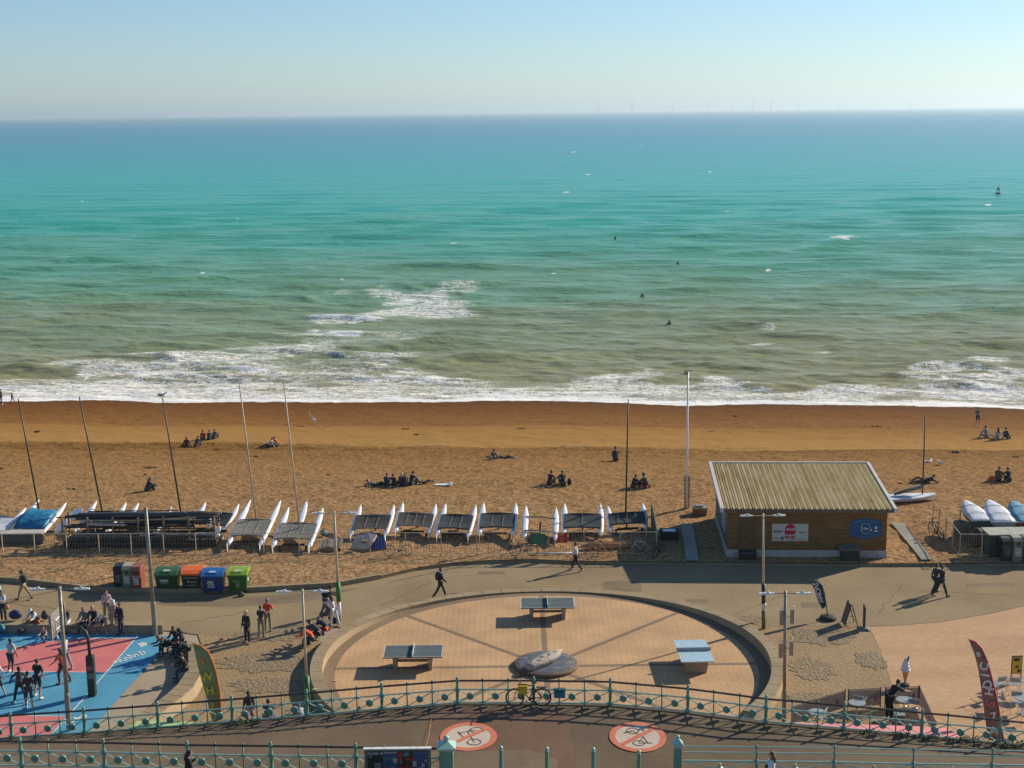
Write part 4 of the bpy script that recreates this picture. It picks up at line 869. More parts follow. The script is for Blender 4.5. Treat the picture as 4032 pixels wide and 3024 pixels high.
for i, (u, v) in enumerate([(1972,2936),(2153,2940),(2336,2942),(2516,2952)]):
    p = Vector((xat(u, v), 0, 0)); o = thing('bollard', ['slim green bollard nearest the broad pillar','second slim green bollard from the broad pillar','third slim green bollard from the broad pillar, left of the dark tarmac circle sign','slim green bollard nearest the narrow pillar, below the right circle sign'][i], 'bollard', (p.x, BYL, zat(u, v)-1.19), 0, 'slim green bollards across the ramp')
    MB().lathe((0,0,0), [(.09,-.02),(.09,.1),(.075,.14),(.066,.95),(.075,.98),(.075,1.02),(.05,1.04)], 10).build('post', green_r, o, True)
    MB().lathe((0,0,1.03), [(.045,0),(.07,.03),(.08,.08),(.06,.13),(.01,.16)], 10).build('cap', green_l, o, True)
# plain railing on the right
PP = [Vector((xat(u, v), BYL, zat(u, v)-1.28)) for u, v in ((2690,2929),(2980,2932),(3287,2935),(3599,2942),(3910,2946),(4220,2950),(4540,2954))]
rc = thing('railing', 'plain green railing with thin horizontal bars at the bottom right', 'railing', PP[0]); PR = [p-PP[0] for p in PP]
mp_ = MB(); mp_.box((0,0,.35), (.10,.10,.74)); mp_.tube([(0,0,.7),(0,0,1.20)], .035, 8); mp_.ell((0,0,1.22), (.05,.05,.06), 8, 5); mp_.ell((0,0,.97), (.045,.045,.05), 8, 4); mp_.ell((0,0,.68), (.07,.07,.05), 8, 4)
for i, q in enumerate(PR[1:]):
    if i == 0: pr = mp_.build('post', green_r, rc, True); pr.location = q
    else: c = pr.copy(); C.objects.link(c); c.location = q
for a, b in zip(PR[:-1], PR[1:]):
    for z, r_ in ((1.19,.024),(.97,.024),(.64,.036)): m_ = MB(); m_.tube([a+Vector((0,0,z)),b+Vector((0,0,z))], r_, 8); m_.build('rail', green_l, rc)
    m_ = MB(); c = (a+b)/2
    for e in (a+Vector((.05,0,.62)),b+Vector((-.05,0,.62)),a+Vector((.05,0,.02)),b+Vector((-.05,0,.02))): m_.tube([e,c+Vector((0,0,.33))], .022, 5)
    m_.lathe(c+Vector((0,0,.30)), [(.13,0),(.13,.08),(.06,.14),(.05,.24),(.02,.27)], 8); m_.build('cross_bars', green_l, rc)
# weeds at the railing foot
leaf = pmat('weed_leaf', (.10,.12,.03), (.04,.06,.015), scale=9, rough=.7)
for k, (u, v, n, s_) in enumerate([(3800,2912,160,.28),(3985,2935,260,.4),(3560,2893,80,.15),(3660,2903,90,.16),(960,2842,80,.16),(3420,2880,60,.12)]):
    i = min(range(len(AP)-1), key=lambda q: abs(AP[q].x-at(u,v,2.2).x)); p = onroad(u, v+6); z = roadz(p.x, p.y); m_ = MB(); rd = random.Random(k)
    for _ in range(n):
        q = Vector((rd.gauss(0, s_*1.6), rd.gauss(0, .10), abs(rd.gauss(0, s_*.35)))); d = Vector((rd.uniform(-1,1), rd.uniform(-1,1), rd.uniform(-.2,1))).normalized(); e = d.cross(Vector((0,0,1))).normalized()*.022
        m_.face([q-e, q+d*.05-e*1.4, q+d*.10, q+d*.05+e*1.4, q+e])
    o = m_.build('weed', leaf); o.location = (p.x, p.y, z); tag(o, ['tuft of weeds below the pointed end of the pink awning','large tuft of weeds at the railing foot near the red feather flag','small weeds on the ramp edge under the middle of the pink awning','small weeds just left of the pink awning end','small weeds under the railing by the green feather flag','tiny weeds under the left half of the pink awning'][k], 'weed', 'weeds along the railing foot')
# ================================================================ POSTER BOARD
pbx = (xat(1434,2943,BYL-.22), xat(1696,2950,BYL-.22)); pw = pbx[1]-pbx[0]; pb = thing('poster_board', 'dark framed poster board with four event posters beside the broad green pillar', 'notice board', ((pbx[0]+pbx[1])/2, BYL-.22, zat(1565,2944,BYL-.22)-1.17))
fr = pmat('board_frame', (.17,.17,.12), (.11,.11,.08), scale=4, rough=.5)
m_ = MB(); m_.box((0,0,1.10), (pw,.10,.07)).box((-pw/2+.05,0,.55), (.10,.10,1.05)).box((pw/2-.05,0,.55), (.10,.10,1.05)).box((0,.02,.55), (pw-.2,.04,1.03)); m_.build('frame', fr, pb)
MB().box((0,-.01,1.155), (pw+.06,.16,.035)).build('top_strip', glow, pb); MB().box((0,.18,.30), (pw*.9,.05,.05)).build('rail_hook', fr, pb)
cols = [(.012,.018,.012),(.02,.055,.10),(.045,.016,.012),(.035,.045,.10)]; x0 = -pw/2+.12; ww = (pw-.24)/4
pwm = pmat('poster_pale', (.42,.36,.33), scale=5); prd = pmat('poster_red', (.45,.04,.02), (.3,.03,.02), scale=8); pbl = pmat('poster_blue', (.07,.12,.22), (.04,.08,.16), scale=8); pye = pmat('poster_ochre', (.45,.30,.08), scale=5); pgn = pmat('poster_teal', (.08,.20,.18), scale=7)
for i in range(4):
    po = MB().box((x0+ww*(i+.5),-.012,.56), (ww-.01,.012,.96)).build('poster', pmat(f'poster_{i}', cols[i], tuple(q*1.8 for q in cols[i]), scale=5, rough=.4), pb); cx = x0+ww*(i+.5)
    def bit(x, z, w_, h_, mt, y=-.022): MB().box((cx+x,y,z), (w_,.006,h_)).build('poster_block', mt, po)
    if i == 0: text('FLOOD 10', .115, lettw, po, Matrix.Translation((cx,-.022,.96)) @ FACE); bit(-.18,.85,.09,.05,pwm); bit(.08,.48,.22,.22,pwm); bit(.08,.48,.19,.19,pmat('poster_grey',(.20,.18,.17)),-.027)
    if i == 1: bit(0,.99,.46,.05,pwm); bit(.02,.86,.5,.035,pbl); bit(-.06,.76,.32,.06,pgn); bit(.17,.69,.14,.19,pwm); bit(-.16,.42,.14,.09,prd); bit(.05,.36,.2,.16,pgn)
    if i == 2: bit(-.18,.90,.16,.20,prd); bit(.04,.92,.22,.16,pgn); bit(.16,.74,.26,.10,prd); bit(-.15,.66,.03,.20,pwm); bit(-.22,.68,.05,.18,prd); bit(.0,.42,.46,.06,prd)
    if i == 3: bit(0,.98,.46,.06,pbl); bit(.02,.84,.44,.04,pbl); bit(.05,.74,.32,.07,pbl); bit(.2,.70,.09,.11,pwm); bit(-.20,.56,.14,.2,pwm); bit(.10,.50,.10,.15,pwm,-.026); MB().ell((cx-.02,-.022,.30), (.2,.006,.12), 16, 6).build('poster_block', pye, po)
# ================================================================ LAMP POSTS
def lamp(u, vb, vt, lbl, arm=1.05, th=.08, mat=cream, bands=(), base_h=None, boxes=False, z0=.0, head=True, u_t=None, yaw=0, group='lamp posts along the promenade'):
    b = at(u, vb, z0); h = ztop(b, vt)-z0
    o = thing('lamp_post', lbl, 'lamp post', b, R(yaw), group if head else None); lean = 0
    if u_t is not None:     # slight real lean
        px = proj((b.x, b.y, z0+h))[0]; lean = (u_t-px)/F*b.y
    top = Vector((lean, 0, h)); bh = base_h if base_h else h*.25; k = lean/h
    MB().tube([(0,0,0),(k*bh,0,bh)], th*1.25, 10).tube([(k*bh,0,bh),(k*bh,0,bh+.12)], [th*1.25, th], 10).build('base', mat, o)
    MB().tube([(k*(bh+.1),0,bh+.1),(top.x,0,top.z)], [th, th*.8], 10).build('shaft', mat, o, True)
    for z1, z2, r_, mt in bands: MB().tube([(k*z1,0,z1),(k*z2,0,z2)], r_, 12).build('band', mt, o, True)
    if head:
        MB().tube([top+Vector((-arm,0,-.12)), top+Vector((0,0,-.10)), top+Vector((arm,0,-.12))], .022, 6).build('arm', mat, o)
        for s in (-1, 1):
            m_ = MB(); q = top+Vector((s*arm*.82,0,-.10)); m_.loft([[q+Vector((s*x,w_*y,z)) for y, z in ((-1,-.03),(-.8,.03),(.8,.03),(1,-.03))] for x, w_ in ((-.30,.04),(-.12,.08),(.12,.11),(.34,.07))]); m_.ell(q+Vector((s*-.02,0,.06)), (.06,.05,.06), 8, 5); m_.tube([q+Vector((-.12*s,0,.02)), q+Vector((-.02*s,0,.10)), q+Vector((.2*s,0,.05))], .018, 5)
            m_.build('lamp_head', glow, o)
    if boxes:
        for s, z in ((-1,h-1.15),(1,h-1.1),(-1,h-2.6),(1,h-2.5)):
            MB().box((s*.22,0,z), (.14,.16,.62)).box((s*.1,0,z), (.2,.03,.03)).build('speaker_box', galv, o); MB().ell((s*.22,-.06,z+.42), (.05,.05,.06), 8, 5).build('spotlight', glow, o, True)
    return o
grn = pmat('band_green', (.04,.22,.03), (.03,.14,.02), scale=6, rough=.5); whp = pmat('post_white', (.7,.68,.62), (.5,.47,.4), scale=4, rough=.5); olive = pmat('post_olive', (.20,.15,.05), (.13,.1,.04), scale=5)
lamp(273,2878,2310,'thick grey lamp post with two white heads standing on the blue court edge', th=.095, mat=galv, u_t=234, arm=1.1)
lamp(612,2502,1998,'tall plain square-topped grey post at the corner of the blue court', th=.10, mat=galv, head=False, u_t=573)
lamp(1338,2452,2012,'cream lamp post with a green band, by the pram and the circle wall', th=.065, bands=((1.15,2.15,.12,grn),(.1,1.1,.10,whp)), u_t=1315, arm=.95)
lamp(1213,2800,2320,'thin cream lamp post with green lower sleeve at the left rim of the circle', th=.06, bands=((.25,1.6,.125,grn),), u_t=1190, arm=.95)
lamp(3007,2476,2022,'cream lamp post with a black band, in front of the hut', th=.06, bands=((1.35,2.35,.10,blackm),(1.15,1.35,.12,whp),(.0,.95,.10,olive)), u_t=3004, arm=.95)
lamp(3087,2850,2327,'brownish lamp post with metal speaker boxes near the top, right of the circle', th=.075, mat=galv, boxes=True, u_t=3092, arm=.9)
# ================================================================ FLAGPOLE AND CABINETS ON THE BEACH
b = onb(2703,2003); h = ztop(b, 1462)-b.z
fp = thing('flagpole', 'tall white beach mast with a small floodlight on top, left of the hut', 'flagpole', b)
MB().tube([(0,0,0),(0,0,h)], [.075,.05], 10).build('pole', paintw, fp, True); MB().box((.14,0,1.0), (.09,.09,2.4)).box((-.12,0,1.0), (.07,.07,2.4)).box((.0,0,1.9), (.5,.1,.06)).build('support_posts', galv, fp)
MB().box((0,0,h+.05), (.5,.06,.05)).box((-.15,0,h-.12), (.18,.16,.22)).box((.12,0,h-.5), (.08,.1,.16)).build('floodlight', galv, fp)
b = onb(2755,2023); o = thing('utility_box', 'low brick and concrete utility box right beside the tall white mast', 'cabinet', b)
MB().box((0,0,.18), (.85,.7,.36)).build('brick_base', pmat('orange_brick', (.30,.13,.07), (.2,.09,.05), scale=8), o); MB().box((0,0,.42), (.92,.78,.12)).box((-.05,0,.53), (.45,.4,.10)).build('lid', galv, o)
b = onb(2637,2121); o = thing('storage_bin', 'low dark green storage box with a white label on its lid, end of the fence', 'box', b)
MB().box((0,0,.22), (1.05,.65,.44)).build('body', pmat('dark_green_box', (.02,.05,.04)), o); MB().box((0,0,.49), (1.15,.75,.10), rx=.06).build('lid', pmat('dark_green_box', (.02,.05,.04)), o); MB().box((-.05,-.08,.55), (.75,.4,.02), rx=.06).build('label_plate', paintw, o)
# ================================================================ MASTS AND CATAMARANS
def cat(bl, sl, br, sr, lbl, tm=tramp, mast=None, mcol=blackm, zb=1.15, zs=.26, cover=None, rudder=True, tr=(.17,.62), tn=3, extra=None):
    """bow and stern photo points of the left and right hull"""
    S1 = onb(*sl); z0 = S1.z; A0 = at(sl[0], sl[1]-6, z0+zs); A1 = at(bl[0], bl[1], z0+zb); B0 = at(sr[0], sr[1]-6, z0+zs); B1 = at(br[0], br[1], z0+zb)
    yv = ((A1-A0)+(B1-B0))/2; L = yv.length; yv.normalize(); mid = (A0+B0)/2; xv = (B0-A0); xv = (xv-yv*xv.dot(yv)); W = xv.length; xv.normalize(); zv = xv.cross(yv)
    M = Matrix((xv, yv, zv)).transposed().to_4x4(); M.translation = mid; o = thing('catamaran', lbl, 'catamaran', M=M, group='catamarans stored behind the beach fence')
    for s in (-1, 1):
        rings = []
        for t_, w_, d_ in ((0,.11,.16),(.06,.15,.22),(.3,.185,.26),(.55,.195,.27),(.72,.18,.25),(.86,.12,.2),(.95,.06,.13),(1,.012,.05)):
            y = t_*L; zt = .16+.05*t_; rings.append([Vector((s*W/2+w_*a, y, zt+z if z > -.9 else zt-d_)) for a, z in ((-1,0),(-.55,.05),(.55,.05),(1,0),(.85,-.12*d_/.26),(0,-1),(-.85,-.12*d_/.26))])
        h_ = MB().loft(rings).build('hull', hullw if tm is not trampg else paintw, o, True)
        MB().ell((s*W/2, L*.12, .215), (.07,.10,.012), 10, 4).build('hatch', galv, h_)
        if rudder: m_ = MB(); m_.box((s*W/2, -.16, -.02), (.03,.22,.55)).box((s*W/2, -.08, .20), (.07,.14,.14)); m_.build('rudder', paintw, o)
    y0, y1 = L*tr[0], L*tr[1]
    for y in (y0, y1): MB().tube([(-W/2,y,.24),(0,y,.30),(W/2,y,.24)], .045, 8).build('cross_beam', alu if tm is not tramp else blackm, o)
    if tm:
        n = 8; rg = []
        for i in range(n+1):
            x = -W/2-.04+(W+.08)*i/n; s_ = .035*math.sin(math.pi*i/n); rg.append([(x,y0+.04,.27-s_),(x,(y0+y1)/2,.245-s_*1.5),(x,y1-.04,.28-s_*.5),(x,y1-.04,.262-s_*.5),(x,(y0+y1)/2,.228-s_*1.5),(x,y0+.04,.252-s_)])
        tp = MB().loft(rg).build('trampoline', tm, o)
        for k in range(tn-1):
            x = -W/2+W*(k+1)/tn; MB().tube([(x-.01,y0+.1,.27),(x,(y0+y1)/2,.255),(x+.01,y1-.1,.28)], .010, 5).build('foot_strap', pmat('strap_cream', (.34,.30,.24)), tp)
    MB().box((0, y0*.9, -.10), (W*.62,.14,.08)).build('trolley', blackm, o); m_ = MB()
    for s in (-1, 1): m_.tube([(s*W*.36,y0*.45-.0,-.18),(s*W*.36+.12,y0*.45,-.18)], .2, 12)
    m_.build('wheel', rubber, o)
    for y, z in ((L*.62,-zb*.55),): MB().box((0,y,z*.8), (.10,.10,abs(z)*1.3)).build('prop', blackm, o)
    if cover:
        m_ = MB(); rg = []
        for i in range(9):
            x = -W/2*1.02+W*1.04*i/8; rg.append([(x, y0-.3+.1*math.sin(i*2.1), .30+.05*math.sin(i*1.7)), (x*.98, y0+.5, .48+.06*math.cos(i*1.3)), (x*.96, (y0+y1)/2+.2, .52+.05*math.sin(i*2.3)), (x*.9, y1+.25+.08*math.cos(i), .36), (x*.9, y1+.25, .28), (x, y0-.3, .22)])
        m_.loft(rg).build('cover', cover, o, True)
    if mast:
        ub, vb_, ut, vt = mast; q = at(ub, vb_, z0+1.05); y_ = (M.inverted() @ q)
        d = ray(ut, vt); t_ = q.y/d.y; top = Vector((d.x*t_, q.y, CAMH+d.z*t_))
        Mi = M.inverted(); a = Mi @ q; b_ = Mi @ top
        MB().tube([a-(b_-a)*.03, a.lerp(b_,.5), b_], [.055,.05,.035], 8).build('mast', mcol, o, True)
    return o
cat((-38,2010),(-165,2120),(108,1996),(0,2118),'white-decked catamaran cut by the left edge of the photo', tm=hullw)
cat((150,1985),(35,2122),(268,1988),(165,2112),'catamaran covered with a bright blue tarpaulin and a leaning dark mast', tm=tramp, cover=tarpb, mast=(152,2002,72,1570))
cat((380,1990),(300,2105),(501,1988),(425,2105),'catamaran with dark trampoline and leaning black mast, behind the left end of the spar rack', mast=(400,2005,312,1562))
cat((535,2010),(470,2105),(690,1992),(615,2105),'catamaran behind the middle of the spar rack, its leaning mast topped by a gull', mast=(711,2010,640,1568))
cat((815,1990),(745,2100),(940,1998),(880,2105),'catamaran with black trampoline behind the right end of the spar rack')
cat((984,1982),(897,2160),(1110,1984),(1026,2158),'catamaran with grey netting and cream mast, left of the two slanting grey ones', tm=trampg, mast=(1008,2040,943,1515), mcol=cream, tr=(.16,.52))
cat((1136,2012),(1074,2168),(1276,2012),(1218,2166),'catamaran with grey trampoline and the tallest cream mast, right of the two slanting grey ones', tm=trampg, mast=(1178,2068,1117,1500), mcol=cream, tr=(.16,.56))
cat((1426,2002),(1384,2118),(1550,1999),(1517,2124),'catamaran with half its trampoline under a torn cream sheet, behind the cream dinghy deck', tm=trampb)
cat((1592,1995),(1556,2112),(1713,1993),(1692,2108),'catamaran with brown trampoline, second from the left in the neat row', tm=trampb, tn=4)
cat((1758,1999),(1720,2122),(1873,1999),(1844,2122),'catamaran with dark trampoline and a white arched front beam', tn=3)
cat((1907,1994),(1888,2118),(2030,1990),(2020,2118),'catamaran with black trampoline and a white foot strap, just left of the lone white hulls', tn=3)
cat((2067,2010),(2063,2138),(2193,2005),(2186,2128),'catamaran of two bare white hulls without trampoline, behind the green sign', tm=None)
cat((2231,1996),(2220,2118),(2357,1995),(2366,2118),'catamaran with black trampoline behind the red sign', tn=2)
cat((2399,1992),(2403,2095),(2525,2002),(2545,2100),'catamaran with dark blue trampoline and straight black mast, rightmost of the row', tn=4, mast=(2464,2010,2474,1572))
# hull leaning behind the tall masted one
b0 = at(1178,2075,.9); b1 = at(1207,1975,1.8); o = thing('canoe_hull', 'single white hull standing bow-up behind the tallest cream mast', 'boat hull', b0); d = b1-b0; m_ = MB(); rg = []
for t_, w_ in ((0,.06),(.15,.16),(.5,.2),(.85,.13),(1,.03)): q = d*t_; rg.append([q+Vector((w_*math.cos(a), w_*.6*math.sin(a), w_*.5*math.sin(a))) for a in [2*math.pi*j/10 for j in range(10)]])
m_.loft(rg).build('hull', paintw, o, True); MB().tube([d*.98, d*1.12+Vector((.05,0,.1))], .015, 6).build('spar', cream, o)
for i, (u0,v0,u1,v1,lb) in enumerate([(270,2042,322,2008,'broad white hull tip right of the blue tarpaulin'),(228,2085,262,2052,'short white hull stern below the broad white hull tip')]):
    a, b_ = at(u0,v0,.9), at(u1,v1,1.5); o = thing('boat_hull', lb, 'boat hull', a); d = b_-a; rg = []
    for t_, w_ in ((-.3,.1),(0,.22),(.5,.28),(.85,.2),(1,.08)): q = d*t_; rg.append([q+Vector((w_*math.cos(k)*.6, w_*math.sin(k)*.5, w_*math.sin(k)*1.0)) for k in [2*math.pi*j/10 for j in range(10)]])
    MB().loft(rg).build('hull', paintw, o, True)
# cream deck and blue tarp in front of the fenced boats
b = at(1428,2135,.75); o = thing('dinghy', 'cream upturned dinghy deck lying behind the fence beside a crumpled blue sheet', 'dinghy', b)
pts = [at(u,v,z)-b for u,v,z in [(1380,2156,.35),(1400,2108,.95),(1448,2100,1.0),(1484,2104,1.0),(1466,2135,.7),(1444,2156,.4)]]
MB().prism(pts, (0,.0,-.12)).build('deck', pmat('cream_deck', (.66,.54,.42), (.55,.44,.33), scale=3), o); MB().box((.1,.1,.05), (.35,.5,.1)).build('cockpit', pmat('cockpit_dark', (.14,.12,.08)), o)
b = at(1497,2145,.45); o = thing('tarpaulin', 'crumpled royal blue sheet hanging beside the cream dinghy deck', 'tarpaulin', b); rg = []; rd = random.Random(3)
for i in range(10):
    t_ = i/9; rg.append([(-.55+1.0*t_+.05*rd.uniform(-1,1)-.2*s, -.3+.3*s+.06*rd.uniform(-1,1), -.35+.95*s*(.35+.65*t_)+.05*rd.uniform(-1,1)) for s in (0,.2,.4,.6,.8,1)]+[(-.75+1.0*t_, .1, .4*t_), (-.6+1.0*t_, -.1, -.38)])
MB().loft(rg).build('sheet', pmat('royal_blue_sheet', (.02,.10,.34), (.01,.05,.2), scale=3, rough=.35, bump=.05, bscale=5), o)
b = at(1305,2150,.5); o = thing('pallet_stack', 'low stack of weathered grey boards behind the fence near the tan lamp', 'pallet', b)
for k in range(6): MB().box((-.55+.22*k, .05*k-.1, .15+.04*(k%3)), (.2,.9,.05), rx=.25).build('board', galv, o)
MB().box((0,0,-.15), (1.2,.6,.1)).box((-.5,0,-.2), (.1,.6,.4)).box((.5,0,-.2), (.1,.6,.4)).build('frame', wood, o)
o = thing('ball_float', 'small teal mooring float on the shingle right of the tallest masted catamaran', 'float', at(1274,2098,.5)); MB().ell((0,0,0), (.22,.2,.2), 12, 8).build('float', pmat('teal_float', (.10,.24,.28)), o, True); MB().tube([(0,0,.18),(0,0,.26)], .04, 6).build('eye', rubber, o)
# ================================================================ SPAR RACK
rk = thing('spar_rack', 'long timber rack at the left holding dozens of dark masts and spars behind the fence', 'rack', at(560,2150,.3)); o0 = rk.location.copy()
xl, xr = at(255,2150,.3).x-o0.x, at(845,2150,.3).x-o0.x
for k in range(7):
    x = xl+(xr-xl)*k/6; MB().box((x,-.0,.85), (.10,.10,1.9)).box((x,1.3,.85), (.10,.10,1.9)).box((x,.65,.35), (.08,1.5,.08)).box((x,.65,.95), (.08,1.5,.08)).box((x,.65,1.55), (.08,1.5,.08)).build('rack_frame', wood, rk)
rd = random.Random(5); sp = []
spc = [blackm, blackm, pmat('spar_dark', (.045,.045,.035)), pmat('spar_brown', (.10,.07,.045)), alu, cream, blackm, pmat('spar_green', (.03,.05,.04)), blackm]
for k in range(64):
    z = rd.choice([.42,.50,.58,1.02,1.08,1.15,1.22,1.62,1.68,1.76,1.84]); y = rd.uniform(0,1.3); L = rd.uniform(3.2,8.5); x = rd.uniform(xl-.6, max(xl, xr+.6-L)); r_ = rd.choice([.03,.04,.05,.055])
    MB().tube([(x,y,z),(x+L/2,y+rd.uniform(-.08,.08),z-.02),(x+L,y+rd.uniform(-.2,.2),z+rd.uniform(-.04,.04))], r_, 6).build('spar', rd.choice(spc), rk)
MB().tube([(at(330,2085,1.6).x-o0.x,-.12,1.42),(at(470,2090,1.6).x-o0.x,-.16,1.36)], .075, 8).build('spar', pmat('spar_pinkish', (.60,.44,.34)), rk)
MB().box((0,.2,.2), (xr-xl,1.1,.5)).build('net_bundle', pmat('dark_net', (.035,.033,.022), (.02,.02,.015), scale=5, bump=.05, bscale=8), rk)
for k in range(9):
    x = rd.uniform(xl,xr); MB().box((x,rd.uniform(.0,1.1),rd.uniform(.6,1.9)), (rd.uniform(.2,.5),.05,.05), ry=rd.uniform(-.5,.5), rz=rd.uniform(-.5,.5)).build('fitting', glow, rk)
for i, (u, v, lb) in enumerate([(834,2036,'round white fender, highest of the cluster at the right end of the spar rack'),(823,2060,'long white fender just below the round one'),(857,2089,'white fender lying right of the rack end'),(799,2112,'white fender hanging low at the fence, left one of the lower pair'),(849,2112,'white fender hanging low at the fence, right one of the lower pair')]):
    b = at(u, v, 1.2 if v < 2100 else .75); o = thing('fender', lb, 'fender', b, 0, 'white fenders on the spar rack'); s_ = (.20,.20,.2) if i == 0 else (.15,.15,.30)
    MB().ell((0,0,0), s_, 12, 8, Matrix.Rotation(.3*i, 3, 'Y')).build('body', paintw, o, True); MB().tube([(0,0,s_[2]*.9),(0,0,s_[2]+.1)], .03, 6).build('eye', rubber, o)
o = thing('storage_locker', 'long low grey locker behind the fence at the far left', 'locker', at(60,2133,.3)); MB().box((0,0,.28), (3.4,.7,.55)).build('body', pmat('locker_grey', (.12,.11,.09)), o); MB().box((0,0,.60), (3.5,.8,.08)).build('lid', pmat('locker_lid', (.5,.46,.4)), o)
# ================================================================ BEACH FENCE
FB = [onb(u, v) for u, v in [(-240,2190),(900,2186),(2300,2184),(2585,2184)]]
def fence(lbl, P_, hgt, bay, wire, top_m=cream, post_m=cream):
    o = thing('fence', lbl, 'fence', P_[0]); o0 = P_[0]; tot = []
    for a, b in zip(P_[:-1], P_[1:]):
        n = max(1, round((b-a).length/bay)); tot += [a.lerp(b, k/n) for k in range(n)]
    tot.append(P_[-1]); tot = [Vector((p.x, p.y, max(.25, float(beach_z(p.x, p.y)))))-o0 for p in tot]
    for i, p in enumerate(tot): MB().box(p+Vector((0,0,hgt/2-.05)), (.05,.05,hgt+.1)).build('post', post_m, o)
    for a, b in zip(tot[:-1], tot[1:]):
        d = b-a; L = d.length; n = int(L/wire); m_ = MB(); dn = d.normalized(); nr = Vector((-dn.y, dn.x, 0))*.006
        for k in range(1, n): q = a+d*k/n; m_.face([q+dn*.008+Vector((0,0,.05)), q-dn*.008+Vector((0,0,.05)), q-dn*.008+Vector((0,0,hgt-.03)), q+dn*.008+Vector((0,0,hgt-.03))])
        for z in (.35,.7,1.0): 
            if z < hgt-.1: m_.face([a+Vector((0,0,z)), b+Vector((0,0,z)), b+Vector((0,0,z+.008)), a+Vector((0,0,z+.008))])
        m_.build('wire_panel', galv, o)
        MB().tube([a+Vector((0,0,hgt)), b+Vector((0,0,hgt))], .022, 6).build('top_rail', top_m, o); MB().tube([a+Vector((0,0,.04)), b+Vector((0,0,.04))], .02, 6).build('bottom_rail', top_m, o)
    return o
fence('long see-through metal fence in front of the boats and spar rack', FB, 1.32, 2.0, .16)
pA, pB, pC, pD = onb(3722,2118), onb(3778,2192), onb(3950,2193), onb(4200,2195); pZ = onb(3672,2052)
fence('metal fence enclosing the upturned dinghies at the right', [pZ, pB, pC, pD], 1.3, 1.6, .14)
o = thing('metal_gate', 'dark green mesh gate panel seen edge-on at the right end of the boat row', 'gate', onb(2588,2184)); q = onb(2565,2075)-o.location
m_ = MB(); m_.tube([(0,0,0),(0,0,1.35)], .04, 6).tube([q,q+Vector((0,0,1.5))], .04, 6).tube([(0,0,1.35),q+Vector((0,0,1.5))], .03, 6).tube([(0,0,.1),q+Vector((0,0,.1))], .03, 6); m_.build('frame', pmat('gate_green', (.05,.10,.07)), o)
m_ = MB(); m_.face([(0,0,.1), q+Vector((0,0,.1)), q+Vector((0,0,1.48)), (0,0,1.33)]); m_.build('mesh_infill', pmat('gate_green', (.05,.10,.07)), o)
# signs on the fence
def fsign(name, lbl, u0, v0, u1, v1, mat, yoff=-.05):
    yF = onb(2150,2184).y+yoff; d0, d1 = ray(u0,v0), ray(u1,v1); a = Vector((d0.x*yF/d0.y, yF, CAMH+d0.z*yF/d0.y)); b = Vector((d1.x*yF/d1.y, yF, CAMH+d1.z*yF/d1.y))
    c = (a+b)/2; o = thing(name, lbl, 'sign', c); w_, h_ = abs(b.x-a.x), abs(a.z-b.z); MB().box((0,0,0), (w_,.03,h_)).build('panel', mat, o); return o, w_, h_
o, w_, h_ = fsign('fence_sign', 'bright red notice board with white lines hung on the beach fence', 2195,2099,2233,2137, pmat('sign_red', (.50,.010,.012), (.4,.01,.01), scale=5, rough=.5))
for z, l, k in ((.30,.55,1),(.18,.45,0),(.02,.6,0),(-.14,.5,0),(-.24,.3,0)): MB().box((-.02+(.0 if k else -.03), -.02, z*h_/.7), (l*w_,.01,.05 if k else .025)).build('text_line', pmat('sign_pale_red', (.75,.45,.30)), o)
o, w_, h_ = fsign('fence_sign', 'wide green notice board hung on the beach fence', 2087,2102,2148,2142, pmat('sign_green', (.03,.16,.09), (.02,.12,.07), scale=4, rough=.5))
for z, l in ((.3,.3),(.1,.8),(-.1,.8),(-.3,.4)): MB().box((0, -.02, z*h_), (l*w_,.01,.015)).build('text_line', pmat('sign_pale_green', (.2,.35,.25)), o)
# orange boat, white pipe along the fence
a, b_ = onb(2282,2170), onb(2500,2170); o = thing('upturned_canoe', 'long orange-brown hull lying low behind the parked bikes', 'canoe', (a+b_)/2+Vector((0,.35,.15))); L = (b_-a).length; rg = []
for t_, w_ in ((-.5,.03),(-.42,.18),(-.2,.30),(.2,.30),(.42,.18),(.5,.03)): rg.append([(t_*L, w_*math.cos(k), .30*w_/.3*max(0,math.sin(k))) for k in [math.pi*j/8 for j in range(9)]])
MB().loft(rg, True).build('hull', pmat('orange_hull', (.50,.20,.07), (.35,.13,.05), scale=4, rough=.5), o, True); MB().box((0,0,.30), (L*.8,.04,.04)).build('keel', wood, o)
a, b_ = onb(2100,2181), onb(2265,2179); o = thing('white_pole', 'white pole lying along the fence foot by the walking man', 'pole', a+Vector((0,-.15,.08))); MB().tube([(0,0,0), b_-a], .045, 8).build('shaft', paintw, o, True); MB().ell((0,0,0), (.06,.06,.06), 8, 6).build('end_cap', paintw, o, True)
